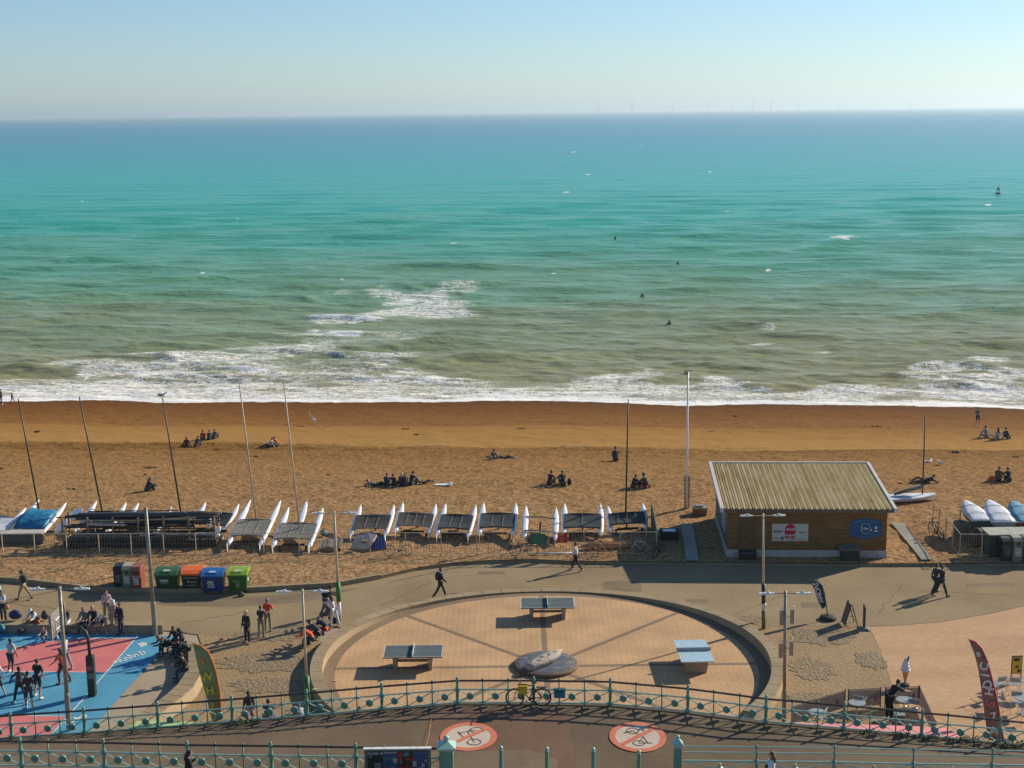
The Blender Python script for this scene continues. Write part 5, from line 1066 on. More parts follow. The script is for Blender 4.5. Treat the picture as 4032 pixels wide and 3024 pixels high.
# ================================================================ BICYCLES
def bike(M, lbl, fcol, tyre=rubber, bags=None, s=1.0):
    o = thing('bicycle', lbl, 'bicycle', M=M, group='parked bicycles'); fm_ = pmat(f'bike_{fcol}', fcol, rough=.35)
    for x in (-.52,.52):
        m_ = MB(); n = 24; pts = [(x+.335*math.cos(2*math.pi*j/n), 0, .345+.335*math.sin(2*math.pi*j/n)) for j in range(n+1)]; m_.tube(pts, .032 if bags else .024, 6, False); w_ = m_.build('wheel', tyre, o)
        m_ = MB()
        for j in range(12): a_ = 2*math.pi*j/12; m_.tube([(x,0,.345),(x+.32*math.cos(a_),0,.345+.32*math.sin(a_))], .003, 3)
        m_.tube([(x,-.05,.345),(x,.05,.345)], .02, 6); m_.build('spokes', galv, w_)
    m_ = MB(); bb=(-.06,0,.29); st=(-.20,0,.80); hd=(.34,0,.84); hl=(.38,0,.70); rw=(-.52,0,.345); fw=(.52,0,.345)
    for a_, b_ in ((bb,st),(st,hd),(hl,bb),(bb,rw),(rw,(-.18,0,.74)),(hd,hl)): m_.tube([a_,b_], .024 if bags else .018, 6)
    for y in (-.045,.045): m_.tube([(hl[0],y,hl[2]),(fw[0]-.01,y,.5),(fw[0],y,fw[2])], .012, 5)
    m_.build('frame', fm_, o, True)
    m_ = MB(); m_.tube([st,(-.225,0,.90)], .013, 6); m_.ell((-.23,0,.92), (.13,.07,.035), 10, 5); m_.build('saddle', blackm, o, True)
    m_ = MB(); m_.tube([hd,(.31,0,.96)], .014, 6); m_.tube([(.27,-.28,.98),(.33,-.12,.97),(.33,.12,.97),(.27,.28,.98)], .014, 6); m_.build('handlebar', blackm, o, True)
    m_ = MB(); m_.tube([(-.06,-.06,.29),(-.06,.06,.29)], .06, 10); m_.tube([(-.06,-.07,.29),(.06,-.08,.18)], .01, 5); m_.box((.08,-.1,.17), (.09,.08,.02)); m_.tube([(-.06,.07,.29),(-.18,.08,.40)], .01, 5); m_.box((-.2,.1,.41), (.09,.08,.02)); m_.build('pedals', blackm, o)
    if bags:
        for y in (-.14,.14): MB().box((.22,y,.66), (.36,.10,.30), rx=.1).box((.22,y,.82), (.38,.12,.04)).build('pannier', bags, o, bevel=.02)
        MB().box((-.50,0,.74), (.40,.12,.02)).tube([(-.32,0,.73),(-.52,0,.36)], .008, 4).build('rear_rack', blackm, o)
    return o
def bk(u0, v0, u1, v1, lbl, col, z=None, **k):
    a, b_ = (onb(u0, v0+18), onb(u1, v1+18)) if z is None else (at(u0,v0+30,z), at(u1,v1+30,z)); d = b_-a; s_ = d.length/1.04; s_ = max(.8, min(1.15, s_))
    M = Matrix.Translation((a+b_)/2) @ Matrix.Rotation(math.atan2(d.y, d.x), 4, 'Z') @ Matrix.Rotation(k.pop('lean', -.08), 4, 'X') @ Matrix.Scale(s_, 4); return bike(M, lbl, col, **k)
bk(2096,2170,2028,2170,'black bicycle with drop posture against the fence under the green sign',(.02,.02,.02))
bk(1601,2170,1533,2170,'faint grey bicycle against the fence right of the blue sheet',(.30,.27,.22), tyre=pmat('dusty_tyre', (.14,.10,.07)))
bk(2388,2170,2322,2168,'yellow and white bicycle in front of the orange hull',(.60,.42,.15), tyre=pmat('tan_tyre', (.30,.17,.09)))
bk(2560,2166,2487,2172,'white and black bicycle, left of the dark bikes at the fence end',(.55,.50,.45), tyre=pmat('dusty_tyre', (.14,.10,.07)))
bk(2606,2160,2578,2176,'all-black bicycle at the very end of the fence',(.02,.02,.02))
bk(3706,2112,3668,2088,'dark bicycle locked to the slanting fence by the right boardwalk',(.05,.05,.04))
p = at(2081,2782,2.72); bike(Matrix.Translation((p.x, AP[9].y-.28, 2.72)) @ Matrix.Rotation(math.pi, 4, 'Z') @ Matrix.Rotation(.12, 4, 'X') @ Matrix.Scale(1.02, 4), 'black touring bicycle with bright yellow panniers leaning on the ramp railing', (.03,.03,.03), bags=pmat('pannier_yellow', (.62,.40,.015), (.5,.3,.01), scale=6))
p = at(2204,2738,3.2); o = thing('bike_basket', 'teal blue box bag hung on the ramp railing right of the bicycle', 'bag', (p.x, AP[9].y-.1, 3.05)); MB().box((0,0,.10), (.44,.18,.32)).build('bag_body', pmat('bag_teal', (.02,.20,.22), (.01,.12,.14), scale=5), o, bevel=.02); MB().box((0,-.0,.28), (.48,.22,.04)).tube([(-.15,-.1,.2),(0,-.12,.25),(.15,-.1,.2)], .012, 5).build('lid', pmat('bag_dark_teal', (.02,.09,.11)), o)
# ================================================================ HUT
fl, fr_ = onb(2861,2190), onb(3491,2200); HX0, HX1 = fl.x, fr_.x; HY = (fl.y+fr_.y)/2; HD = 7.7; HZ = .22
hut = thing('beach_hut', 'brown timber beach hut with a ribbed weathered roof and two banners', 'hut', ((HX0+HX1)/2, HY, HZ), R(-3.2)); W = HX1-HX0; hx = W/2
H0, H1 = 2.95, 3.42
clad = D.materials.new('hut_cladding'); clad.use_nodes = True; t = clad.node_tree; L = t.links.new; b = t.nodes['Principled BSDF']; b.inputs['Roughness'].default_value = .8
tc = N(t, 'ShaderNodeTexCoord'); mp = N(t, 'ShaderNodeMapping'); mp.inputs['Scale'].default_value = (.4,.4,3); L(tc.outputs['Object'], mp.inputs[0])
n1 = N(t, 'ShaderNodeTexNoise'); n1.inputs['Scale'].default_value = 2.2; n1.inputs['Detail'].default_value = 6; L(mp.outputs[0], n1.inputs['Vector'])
wv_ = N(t, 'ShaderNodeTexWave'); wv_.bands_direction = 'Z'; wv_.inputs['Scale'].default_value = 1.15; L(tc.outputs['Object'], wv_.inputs['Vector']); wv_.wave_profile = 'SAW'
rp = N(t, 'ShaderNodeValToRGB'); rp.color_ramp.elements[0].color = (.14,.068,.016,1); rp.color_ramp.elements[1].color = (.25,.128,.032,1); rp.color_ramp.elements[0].position = .3; rp.color_ramp.elements[1].position = .7; L(n1.outputs['Fac'], rp.inputs[0]); L(rp.outputs[0], b.inputs['Base Color'])
bp = N(t, 'ShaderNodeBump'); bp.inputs['Distance'].default_value = .03; L(wv_.outputs['Fac'], bp.inputs['Height']); L(bp.outputs[0], b.inputs['Normal'])
# walls
def trap(x0, x1, y, thick, z0, z1): pass
m_ = MB(); m_.prism([(-hx,0,.42),(hx,0,.42),(hx,0,H0),(-hx,0,H0)], (0,.15,0)); m_.prism([(-hx,HD,.42),(hx,HD,.42),(hx,HD,H1),(-hx,HD,H1)], (0,-.15,0)); m_.prism([(hx,.151,.42),(hx,HD-.151,.42),(hx,HD-.151,H1-.05),(hx,.151,H0-.02)], (-.15,0,0)); m_.build('wall', clad, hut)
m_ = MB(); m_.prism([(-hx,.151,.42),(-hx,HD-.151,.42),(-hx,HD-.151,H1-.05),(-hx,.151,H0-.02)], (.15,0,0)); m_.build('side_wall', pmat('hut_green_side', (.05,.11,.08), (.035,.08,.06), scale=3, rough=.6), hut)
MB().box((0,HD/2,.16), (W+.10,HD+.10,.54)).build('plinth', pmat('plinth_white', (.50,.47,.40), (.36,.33,.27), scale=2, rough=.85), hut)
y0, y1 = -.40, HD+.30; z0, z1 = H0-.07, H1+.10; sl = (z1-z0)/(y1-y0); hxr = hx+.36
roofm = D.materials.new('hut_roofing'); roofm.use_nodes = True; t = roofm.node_tree; L = t.links.new; b = t.nodes['Principled BSDF']; b.inputs['Roughness'].default_value = .75
tc = N(t, 'ShaderNodeTexCoord'); mp = N(t, 'ShaderNodeMapping'); mp.inputs['Scale'].default_value = (1.3,.18,.2); L(tc.outputs['Object'], mp.inputs[0])
n1 = N(t, 'ShaderNodeTexNoise'); n1.inputs['Scale'].default_value = 1.6; n1.inputs['Detail'].default_value = 7; n1.inputs['Roughness'].default_value = .7; L(mp.outputs[0], n1.inputs['Vector'])
rp = N(t, 'ShaderNodeValToRGB'); rp.color_ramp.elements[0].color = (.31,.215,.055,1); rp.color_ramp.elements[1].color = (.56,.445,.23,1); rp.color_ramp.elements[0].position = .32; rp.color_ramp.elements[1].position = .60; k = rp.color_ramp.elements.new(.45); k.color = (.45,.335,.125,1)
L(n1.outputs['Fac'], rp.inputs[0]); L(rp.outputs[0], b.inputs['Base Color'])
rg = []; nrib = 31; P_ = 2*hxr/nrib; prof = []
for k in range(nrib):       # channel profile: flat pan, deep groove, raised rib
    x = -hxr+k*P_; prof += [(x, .0), (x+P_*.28, .015), (x+P_*.56, .0), (x+P_*.60, .05), (x+P_*.76, .05), (x+P_*.79, -.0), (x+P_*.80, -.16), (x+P_*.985, -.16)]
prof.append((hxr, 0)); m_ = MB()
rg = [[Vector((x, y, z0+sl*(y-y0)+.06+dz)) for x, dz in prof] for y in (y0+.06, y1-.08)]; m_.loft(rg, close=False); m_.build('roof', roofm, hut)
MB().prism([(-hxr,y0+.02,z0-.115),(hxr,y0+.02,z0-.115),(hxr,y1-.06,z0+sl*(y1-y0)-.125),(-hxr,y1-.06,z0+sl*(y1-y0)-.125)], (0,0,.045)).build('roof_deck', wood, hut)
fas = pmat('fascia_white', (.66,.62,.55), (.5,.46,.4), scale=3, rough=.6); m_ = MB()
for s in (-1, 1): m_.prism([(s*(hxr+.01)-.09,y0,z0-.12),(s*(hxr+.01)+.09,y0,z0-.12),(s*(hxr+.01)+.09,y1,z1-.12),(s*(hxr+.01)-.09,y1,z1-.12)], (0,0,.26))
m_.box((0,y1-.03,z1+.015), (2*hxr-.17,.14,.23)); m_.build('barge_board', fas, hut)
MB().box((0,y0+.02,z0-.02), (2*hxr-.17,.04,.14)).build('gutter', pmat('gutter_brown', (.16,.12,.08)), hut)
def fpx(u, v):   # point of the front wall seen at a pixel, in hut space
    d = ray(u, v); t_ = HY/d.y; return Vector(((d.x*t_-hut.location.x)*1.003, 0, CAMH+d.z*t_-HZ))
a, c = fpx(2914,2040), fpx(2976,2162); dr = MB().box(((a.x+c.x)/2,-.015,(a.z+c.z)/2), (c.x-a.x,.05,a.z-c.z)).build('door', pmat('door_brown', (.17,.10,.035), (.10,.055,.018), scale=3, stretch=(1,1,4)), hut); MB().ell((a.x+.12,-.06,(a.z+c.z)/2), (.03,.03,.03), 8, 5).build('handle', blackm, dr)
MB().box(((a.x+c.x)/2,-.25,.42), (1.0,.5,.06)).box(((a.x+c.x)/2,-.45,.2), (1.0,.35,.06)).box(((a.x+c.x)/2-.45,-.3,.15), (.05,.55,.4)).box(((a.x+c.x)/2+.45,-.3,.15), (.05,.55,.4)).build('doorstep', pmat('dark_step', (.035,.035,.025)), hut)
MB().box((-hx+.35,-.14,H0-.18), (.10,.12,.14)).build('wall_lamp', glow, hut)
a, c = fpx(3042,2064), fpx(3181,2130); bn = MB().box(((a.x+c.x)/2,-.02,(a.z+c.z)/2), (c.x-a.x,.04,a.z-c.z)).build('swim_banner', pmat('banner_cream', (.62,.56,.44), (.52,.47,.37), scale=3), hut); bx0, bz0, bw, bh = (a.x+c.x)/2, (a.z+c.z)/2, c.x-a.x, a.z-c.z
cr_ = pmat('banner_red', (.55,.03,.035), (.42,.02,.03), scale=6); m_ = MB(); pts = [(bx0+.50*math.cos(q)*bh*.62, -.05, bz0+.08*bh+.42*bh*math.sin(q)*(1 if math.sin(q) > 0 else .9)) for q in [R(-32+ (244)*k/24) for k in range(25)]]; m_.prism(pts, (0,.012,0)); m_.build('swim_cap_print', cr_, bn)
for s in (-1,1): MB().ell((bx0+s*.15*bh,-.055,bz0-.27*bh), (.125*bh,.008,.07*bh), 14, 6).build('goggle_print', cr_, bn)
MB().tube([(bx0-.36*bh,-.055,bz0-.26*bh),(bx0+.36*bh,-.055,bz0-.26*bh)], .012, 5).build('goggle_strap', cr_, bn)
text('I swim', .24*bh*1.1, lettw, bn, Matrix.Translation((bx0,-.06,bz0+.2*bh)) @ FACE); gb_ = pmat('banner_grey_blue', (.14,.20,.22))
for x, z, w_, h_ in ((-.34,.06,.26,.10),(.34,.02,.21,.035),(.34,-.03,.13,.03),(-.38,-.33,.12,.05),(-.22,-.33,.09,.18),(.0,-.40,.25,.02),(.18,-.40,.12,.025),(.28,-.39,.05,.06),(.38,-.40,.14,.02)): MB().box((bx0+x*bw,-.045,bz0+z*bh), (w_*bw,.01,h_*bh)).build('sponsor_print', gb_, bn)
a, c = fpx(3345,2037), fpx(3463,2117); bx0, bz0, bw, bh = (a.x+c.x)/2, (a.z+c.z)/2, c.x-a.x, a.z-c.z
pts = [(-.5,-.32),(-.5,.30),(-.44,.38),(-.2,.47),(0,.5),(.2,.47),(.44,.38),(.5,.30),(.5,-.32),(.44,-.38),(.2,-.47),(0,-.5),(-.2,-.47),(-.44,-.38)]
bs = MB().prism([(bx0+x*bw,-.05,bz0+z*bh) for x, z in pts], (0,.045,0)).build('club_sign', pmat('club_blue', (.004,.085,.22), (.003,.065,.17), scale=4, rough=.45), hut)
pts = [(bx0+.19*bh*1.0*math.cos(q)*1.35*.82, -.065, bz0+.01+.26*bh*math.sin(q)) for q in [2*math.pi*k/28 for k in range(29)]]; MB().tube(pts, .018, 5, False).build('emblem_ring', pmat('emblem_pale', (.45,.52,.52)), bs)
MB().box((bx0-.10*bw,-.06,bz0), (.02,.012,.24*bh)).build('emblem_staff', lettw, bs); MB().prism([(bx0-.07*bw,-.068,bz0+.02),(bx0+.0*bw,-.068,bz0+.075),(bx0+.11*bw,-.068,bz0),(bx0+.0*bw,-.068,bz0-.06),(bx0-.07*bw,-.068,bz0-.03)], (0,.01,0)).build('emblem_pennant', lettw, bs)
MB().prism([(bx0-.07*bw,-.075,bz0-.005),(bx0+.0*bw,-.075,bz0+.03),(bx0+.03*bw,-.075,bz0),(bx0+.0*bw,-.075,bz0-.04)], (0,.008,0)).build('emblem_pennant', cr_, bs)
pb_ = pmat('emblem_teal', (.10,.28,.32)); m_ = MB()
for k in range(20): q = -.40+.8*k/19; m_.box((bx0+q*bw, -.058, bz0+(.40-.62*q*q)*bh), (.03*bw,.012,.05*bh if k % 3 else .03*bh), ry=q*.9)
m_.build('sign_lettering', pb_, bs); m2_ = MB()
for k in range(13): q = -.24+.5*k/12; m2_.box((bx0+q*bw, -.058, bz0+(-.38+.25*q*q)*bh), (.026*bw,.012,.05*bh if k % 4 else .02*bh))
m2_.build('sign_lettering', pb_, bs)
for x, z, r_ in ((.18,-.06,.03),(.33,.06,.05)): MB().lathe((0,0,0), [(r_*bw,0),(r_*bw,.012)], 12).build('badge', lettw, bs).matrix_local = Matrix.Translation((bx0+x*bw,-.065,bz0+z*bh)) @ Matrix.Rotation(math.pi/2, 4, 'X')
MB().box((bx0+.33*bw,-.06,bz0-.11*bh), (.12*bw,.012,.06*bh)).build('badge', lettw, bs)
# side banner
MB().prism([(-hx-.03,1.1,1.0),(-hx-.03,3.6,1.0),(-hx-.03,3.6,2.4),(-hx-.03,1.1,2.4)], (.02,0,0)).build('side_banner', pmat('side_banner_pale', (.35,.38,.33), (.2,.25,.22), scale=2), hut)
b = onb(3350,2212); o = thing('storage_box', 'dark lidded storage chest against the front plinth of the hut under the blue sign', 'box', (b.x, HY-.50, HZ-.05)); MB().box((0,0,.35), (1.0,.6,.7)).build('body', pmat('chest_dark', (.04,.045,.03), (.025,.03,.02)), o); MB().box((-.05,0,.76), (1.12,.78,.06), rx=.08).build('lid', pmat('chest_lid', (.20,.19,.13), (.14,.13,.09)), o)
# boardwalk strips
bwm = ground_mat('boardwalk', [(.20,.20,.16),(.30,.29,.23),(.40,.37,.29)], grit=(6,.3), bump=.02)
for nm, px in (('boardwalk', [(2680,2068),(2726,2068),(2752,2212),(2702,2212)]), ('boardwalk', [(3509,2066),(3558,2066),(3672,2210),(3628,2210)])):
    P4 = [onb(u, v) for u, v in px]; m_ = MB(); n = 22
    for k in range(n):
        a, b_ = P4[0].lerp(P4[3], k/n), P4[0].lerp(P4[3], (k+.93)/n); c_, d_ = P4[1].lerp(P4[2], (k+.93)/n), P4[1].lerp(P4[2], k/n)
        m_.prism([(q.x, q.y, max(.2, float(beach_z(q.x,q.y)))+.06) for q in (a,b_,c_,d_)], (0,0,.05))
    struct(m_.build(nm, bwm))
# ================================================================ TABLE TENNIS
ttop = pmat('table_green_grey', (.095,.115,.095), (.075,.09,.075), scale=4, rough=.5); ttopb = pmat('table_pale_blue', (.44,.58,.60), (.36,.50,.54), scale=4, rough=.3); concl = pmat('table_concrete', (.40,.33,.24), (.28,.22,.15), scale=4, rough=.85, bump=.004)
tline = pmat('table_line', (.62,.60,.52)); netm = pmat('steel_net', (.60,.57,.48), rough=.4); dkg = pmat('table_band_green', (.03,.10,.08))
def table(c, yaw, lbl, top):
    o = thing('table_tennis_table', lbl, 'table', c, yaw, 'concrete table tennis tables in the circle')
    tb = MB().box((0,0,.73), (2.74,1.525,.06)).build('table_top', top, o, bevel=.006); m_ = MB()
    for s in (-1,1): m_.box((0,s*.745,.762), (2.74,.03,.004)); m_.box((s*1.355,0,.7622), (.03,1.46,.004))
    if top is ttop: m_.box((0,0,.7618), (2.68,.008,.004))
    m_.build('white_lines', tline, tb)
    if top is ttop: MB().box((-.12,0,.7615), (.20,1.50,.004)).build('centre_band', dkg, tb)
    MB().box((0,0,.84), (.03,1.62,.15)).build('net', netm, o)
    for s in (-1,1): MB().frustum((s*.82,0,0), (.16,.95,0), (.24,1.15,0), .70).build('leg', concl, o, bevel=.02)
    MB().box((0,0,.30), (1.45,.12,.10)).build('stretcher', concl, o); MB().box((0,0,.665), (1.9,.9,.06)).build('underframe', concl, o)
a, b_ = at(2051,2397,.76), at(2263,2397,.76); table(Vector(((a.x+b_.x)/2, a.y+.76, .036)), 0, 'table tennis table at the far side of the circle, grey green top', ttop)
a, b_ = at(1506,2592,.76), at(1740,2593,.76); table(Vector(((a.x+b_.x)/2, a.y+.76, .036)), R(0), 'grey green table tennis table on the left of the circle', ttop)
a = at(2755,2608,.76); table(Vector((a.x-.10, a.y+1.37, .036)), R(90)+.02, 'pale blue table tennis table standing end-on at the right of the circle', ttopb)
# ================================================================ MOSAIC AND STONE BOAT
o = thing('mosaic_plinth', 'raised round blue and brown mosaic disc in the middle of the circle', 'mosaic', (PC.x,PC.y,.036)); rimm = pmat('rope_rim', (.19,.125,.065), (.10,.065,.035), scale=9, bump=.02)
MB().lathe((0,0,0), [(1.48,0),(1.52,.06),(1.52,.13),(1.48,.17),(1.38,.19)], 48).build('rim', rimm, o, True)
mm = D.materials.new('mosaic'); mm.use_nodes = True; t = mm.node_tree; L = t.links.new; b = t.nodes['Principled BSDF']; b.inputs['Roughness'].default_value = .7; b.inputs['Specular IOR Level'].default_value = .25
tc = N(t, 'ShaderNodeTexCoord'); mp = N(t, 'ShaderNodeMapping'); mp.inputs['Scale'].default_value = (.9,3.0,1); mp.inputs['Rotation'].default_value = (0,0,-.15); L(tc.outputs['Object'], mp.inputs[0])
n1 = N(t, 'ShaderNodeTexNoise'); n1.inputs['Scale'].default_value = 1.5; n1.inputs['Detail'].default_value = 6; n1.inputs['Roughness'].default_value = .75; L(mp.outputs[0], n1.inputs['Vector'])
rp = N(t, 'ShaderNodeValToRGB'); rp.color_ramp.interpolation = 'LINEAR'; e = rp.color_ramp.elements; e[0].position = .30; e[0].color = (.03,.035,.04,1); e[1].position = .72; e[1].color = (.40,.31,.17,1)
for p_, c_ in ((.40,(.03,.05,.08)),(.45,(.22,.17,.09)),(.50,(.04,.09,.13)),(.55,(.07,.07,.16)),(.60,(.26,.22,.13)),(.65,(.07,.17,.18))): q = e.new(p_); q.color = (*c_, 1)
L(n1.outputs['Fac'], rp.inputs[0]); L(rp.outputs[0], b.inputs['Base Color'])
MB().lathe((0,0,.18), [(1.40,0),(1.3,.02),(.9,.04),(.4,.05),(.01,.055)], 48).build('mosaic_top', mm, o, True)
a, b_ = at(2082,2628,.34), at(2208,2562,.62); o = thing('stone_boat', 'pale carved stone boat lying tilted on the mosaic disc, bow to the upper right', 'sculpture', (a+b_)/2); d = b_-a; Lb = d.length; rg = []; yw = math.atan2(d.y, d.x); dz = (b_.z-a.z)/Lb
bt = pmat('carved_stone', (.56,.48,.38), (.34,.27,.19), scale=4, rough=.85, bump=.03, bscale=7)
for t_, w_ in ((-.5,.20),(-.4,.30),(-.1,.38),(.2,.33),(.4,.18),(.5,.02)): rg.append([(t_*Lb*1.05, w_*math.cos(k), dz*t_*Lb+ (.05 if math.sin(k) > 0 else .0)+.26*min(1, w_/.25)*math.sin(k)*(.35 if math.sin(k) > 0 else 1)) for k in [2*math.pi*j/12 for j in range(12)]])
h_ = MB().loft(rg).build('hull', bt, o, True); o.rotation_euler.z = yw
m_ = MB()
for x, y, w_ in ((-.30,.05,.22),(-.12,-.08,.24),(.05,.06,.26),(.18,-.03,.20)): m_.ell((x*Lb, y, dz*x*Lb+.08), (w_*1.3, w_*.75, .07), 10, 6)
m_.ell((.36*Lb,0,.16), (.28,.14,.08), 10, 5); m_.build('carving', pmat('carved_stone_light', (.55,.48,.40), (.35,.29,.22), scale=6, bump=.02), o, True)
# ================================================================ BINS
def euro(u0, u1, v, lbl, body, lid, z0=.02, hgt=1.12, ribs=False, hi=0, yaw=0):
    a, b_ = at(u0, v, z0), at(u1, v, z0); w_ = (b_-a).length; o = thing('wheeled_bin', lbl, 'bin', (a+b_)/2+Vector((0,.42,0)), yaw, 'large wheeled bins by the kerb'); bm_ = pmat(f'bin_{body}', body, tuple(q*.7 for q in body), scale=3, rough=.45); lm = pmat(f'bin_{lid}', lid, tuple(q*.75 for q in lid), scale=3, rough=.4)
    q = MB(); q.frustum((0,0,.14), (w_*.86,.74,0), (w_*.98,.96,0), hgt-.26); q.box((0,-.50,hgt-.16), (w_*.98,.04,.08)); bd = q.build('body', bm_, o, bevel=.02)
    q = MB(); rg = [[Vector((x, y, z)) for y, z in ((-.56,hgt-.10),(-.55,hgt-.03),(-.25,hgt+.10),(.25,hgt+.16),(.50,hgt+.13),(.52,hgt-.02))] for x in (-w_/2*1.03, w_/2*1.03)]; q.loft(rg)
    if ribs:
        for k in range(9): q.prism([(-w_/2+w_*(k+.3)/9,-.54,hgt-.02),(-w_/2+w_*(k+.7)/9,-.54,hgt-.02),(-w_/2+w_*(k+.7)/9,.45,hgt+.15),(-w_/2+w_*(k+.3)/9,.45,hgt+.15)], (0,0,.035))
    else: q.prism([(-.28,-.40,hgt+.045),(.28,-.40,hgt+.045),(.28,-.12,hgt+.12),(-.28,-.12,hgt+.12)], (0,0,.03))
    l_ = q.build('lid', lm, o, bevel=.012)
    if not ribs: MB().prism([(-.18,-.30,hgt+.10),(.18,-.30,hgt+.10),(.18,-.18,hgt+.13),(-.18,-.18,hgt+.13)], (0,0,.01)).build('lid_label', glow, l_)
    for sx in (-1,1):
        for sy in (-1,1): MB().tube([(sx*w_*.36-.03,sy*.28,.09),(sx*w_*.36+.03,sy*.28,.09)], .09, 12).build('wheel', rubber, o)
    stk = pmat('sticker_pale', (.50,.50,.42))
    if hi == 0: MB().box((-.10,-.505,hgt*.66), (.46,.012,.15)).box((-.10,-.46,hgt*.52), (.36,.012,.025)).build('sticker', stk, bd)
    if hi == 1: MB().box((0,-.515,hgt*.78), (.80,.012,.08)).build('sticker', pmat('sticker_tan', (.35,.22,.13)), bd); MB().box((-.16,-.485,hgt*.58), (.12,.012,.10)).box((.13,-.485,hgt*.56), (.36,.012,.05)).box((.0,-.45,hgt*.38), (.65,.012,.025)).build('sticker', stk, bd)
    if hi == 2: MB().box((-.08,-.50,hgt*.64), (.34,.012,.17)).box((-.06,-.465,hgt*.44), (.36,.012,.20)).build('sticker', stk, bd); MB().box((-.06,-.478,hgt*.44), (.24,.006,.03)).build('sticker_print', blackm, bd)
    if hi == 3: MB().box((-.05,-.50,hgt*.62), (.45,.012,.05)).box((-.05,-.505,hgt*.70), (.2,.012,.02)).build('sticker', pmat('sticker_green', (.20,.40,.12)), bd); MB().box((0,-.46,hgt*.42), (.20,.012,.24)).build('sticker', pmat('sticker_dim', (.26,.32,.20)), bd); MB().box((w_*.47,-.05,hgt*.66), (.012,.2,.3)).build('side_sticker', glow, bd)
    return o
euro(613,702,2336,'dark green wheeled bin with green lid, nearest the tall plain grey post', (.020,.085,.025), (.045,.14,.045), hi=0)
euro(716,795,2334,'dark wheeled bin with a ribbed bright orange lid', (.018,.045,.032), (.85,.16,.02), ribs=True, hi=1)
euro(795,880,2340,'blue wheeled bin with blue lid and white stickers', (.012,.060,.20), (.02,.14,.36), hi=2, hgt=1.10)
euro(899,976,2336,'green wheeled bin with lime yellow-green lid, rightmost of the row', (.035,.14,.02), (.30,.46,.03), hi=3, ribs=False, hgt=1.12)
o = thing('rubbish_bag', 'small lump of litter under the front wheel of the lime-lidded bin', 'litter', at(950,2348,.02)); MB().ell((0,0,.1), (.22,.15,.13), 8, 5).build('sack', pmat('sack_grey', (.10,.09,.07)), o, True); MB().tube([(0,0,.2),(.02,0,.28)], [.05,.02], 6).build('knot', pmat('sack_grey', (.10,.09,.07)), o)
def litter(u0, u1, v, vt, lbl, body, top, yaw=0, poster=(.6,.58,.5), z0=.02, dep=.85):
    a, b_ = at(u0, v, z0), at(u1, v, z0); w_ = (b_-a).length; h = ztop(a, vt)-z0-.1; o = thing('litter_bin', lbl, 'bin', (a+b_)/2+Vector((0,dep/2,0)), yaw, 'tall litter bin housings')
    bm_ = pmat(f'housing_{body}', body, tuple(q*.75 for q in body), scale=4, rough=.5); bd = MB().box((0,0,h/2+.04), (w_,dep,h-.08)).build('body', bm_, o, bevel=.02)
    q = MB(); rg = [[Vector((x,y,z)) for y, z in ((-dep/2-.03,h-.04),(-dep/2-.03,h+.02),(-dep/2+.12,h+.14),(dep/2-.1,h+.16),(dep/2+.02,h+.04),(dep/2+.02,h-.04))] for x in (-w_/2-.01,w_/2+.01)]; q.loft(rg); q.build('top', pmat(f'housing_{top}', top, scale=4, rough=.5), o)
    MB().lathe((0,0,0), [(.10,0),(.10,.03)], 14).build('opening', blackm, bd).matrix_local = Matrix.Translation((0,-dep/2-.0,h-.20)) @ Matrix.Rotation(math.pi/2, 4, 'X')
    MB().box((0,-dep/2-.012,h*.52), (w_*.62,.012,h*.34)).build('poster', pmat(f'bin_poster_{poster}', poster, tuple(q*.5 for q in poster), scale=9, lo=.45, hi=.55), bd); MB().box((0,-dep/2-.014,h-.34), (w_*.98,.012,.02)).box((0,-dep/2-.014,.16), (w_*.98,.012,.02)).build('trim', glow if body[0] > .2 else galv, bd)
    MB().box((0,0,.03), (w_+.08,dep+.08,.05)).build('foot', blackm, o)
litter(450,485,2322,2236,'black litter bin housing, leftmost of the three by the kerb', (.012,.022,.020), (.02,.03,.025), poster=(.20,.18,.14), dep=.9)
litter(485,520,2328,2234,'pale green litter bin housing, middle of the three by the kerb', (.16,.26,.16), (.42,.37,.24), dep=.9)
litter(521,556,2333,2238,'brick red litter bin housing, right of the three by the kerb', (.26,.055,.030), (.30,.10,.06), dep=.95)
litter(3944,3985,2222,2124,'black litter bin housing in front of the dark green kiosk at the right', (.012,.022,.020), (.10,.10,.07), poster=(.12,.12,.10))
litter(3987,4026,2224,2122,'pale green litter bin housing at the right, beside the black one', (.16,.24,.15), (.42,.38,.25))
litter(4029,4068,2226,2122,'brick red litter bin housing cut by the right edge', (.26,.055,.030), (.30,.10,.06))
p = at(3895,2192,.25); q = at(4040,2192,.25); w_ = 5.0; h = ztop(p, 2104)-.25; o = thing('container', 'dark green storage container with a pale roof behind the right-hand litter bins', 'container', (p.x+w_/2, p.y+.6, .2)); gm_ = pmat('container_green', (.020,.055,.045), (.012,.035,.03), scale=2, rough=.5)
MB().box((0,0,h/2), (w_,1.2,h)).build('body', gm_, o); MB().box((0,-.0,h+.03), (w_+.2,1.5,.07)).build('roof', pmat('container_roof', (.42,.42,.33), (.30,.30,.23), scale=2), o); m_ = MB()
for k in range(24): m_.box((-w_/2+.1+k*w_/24,-.61,h/2), (.06,.03,h*.94))
m_.build('ribs', gm_, o)
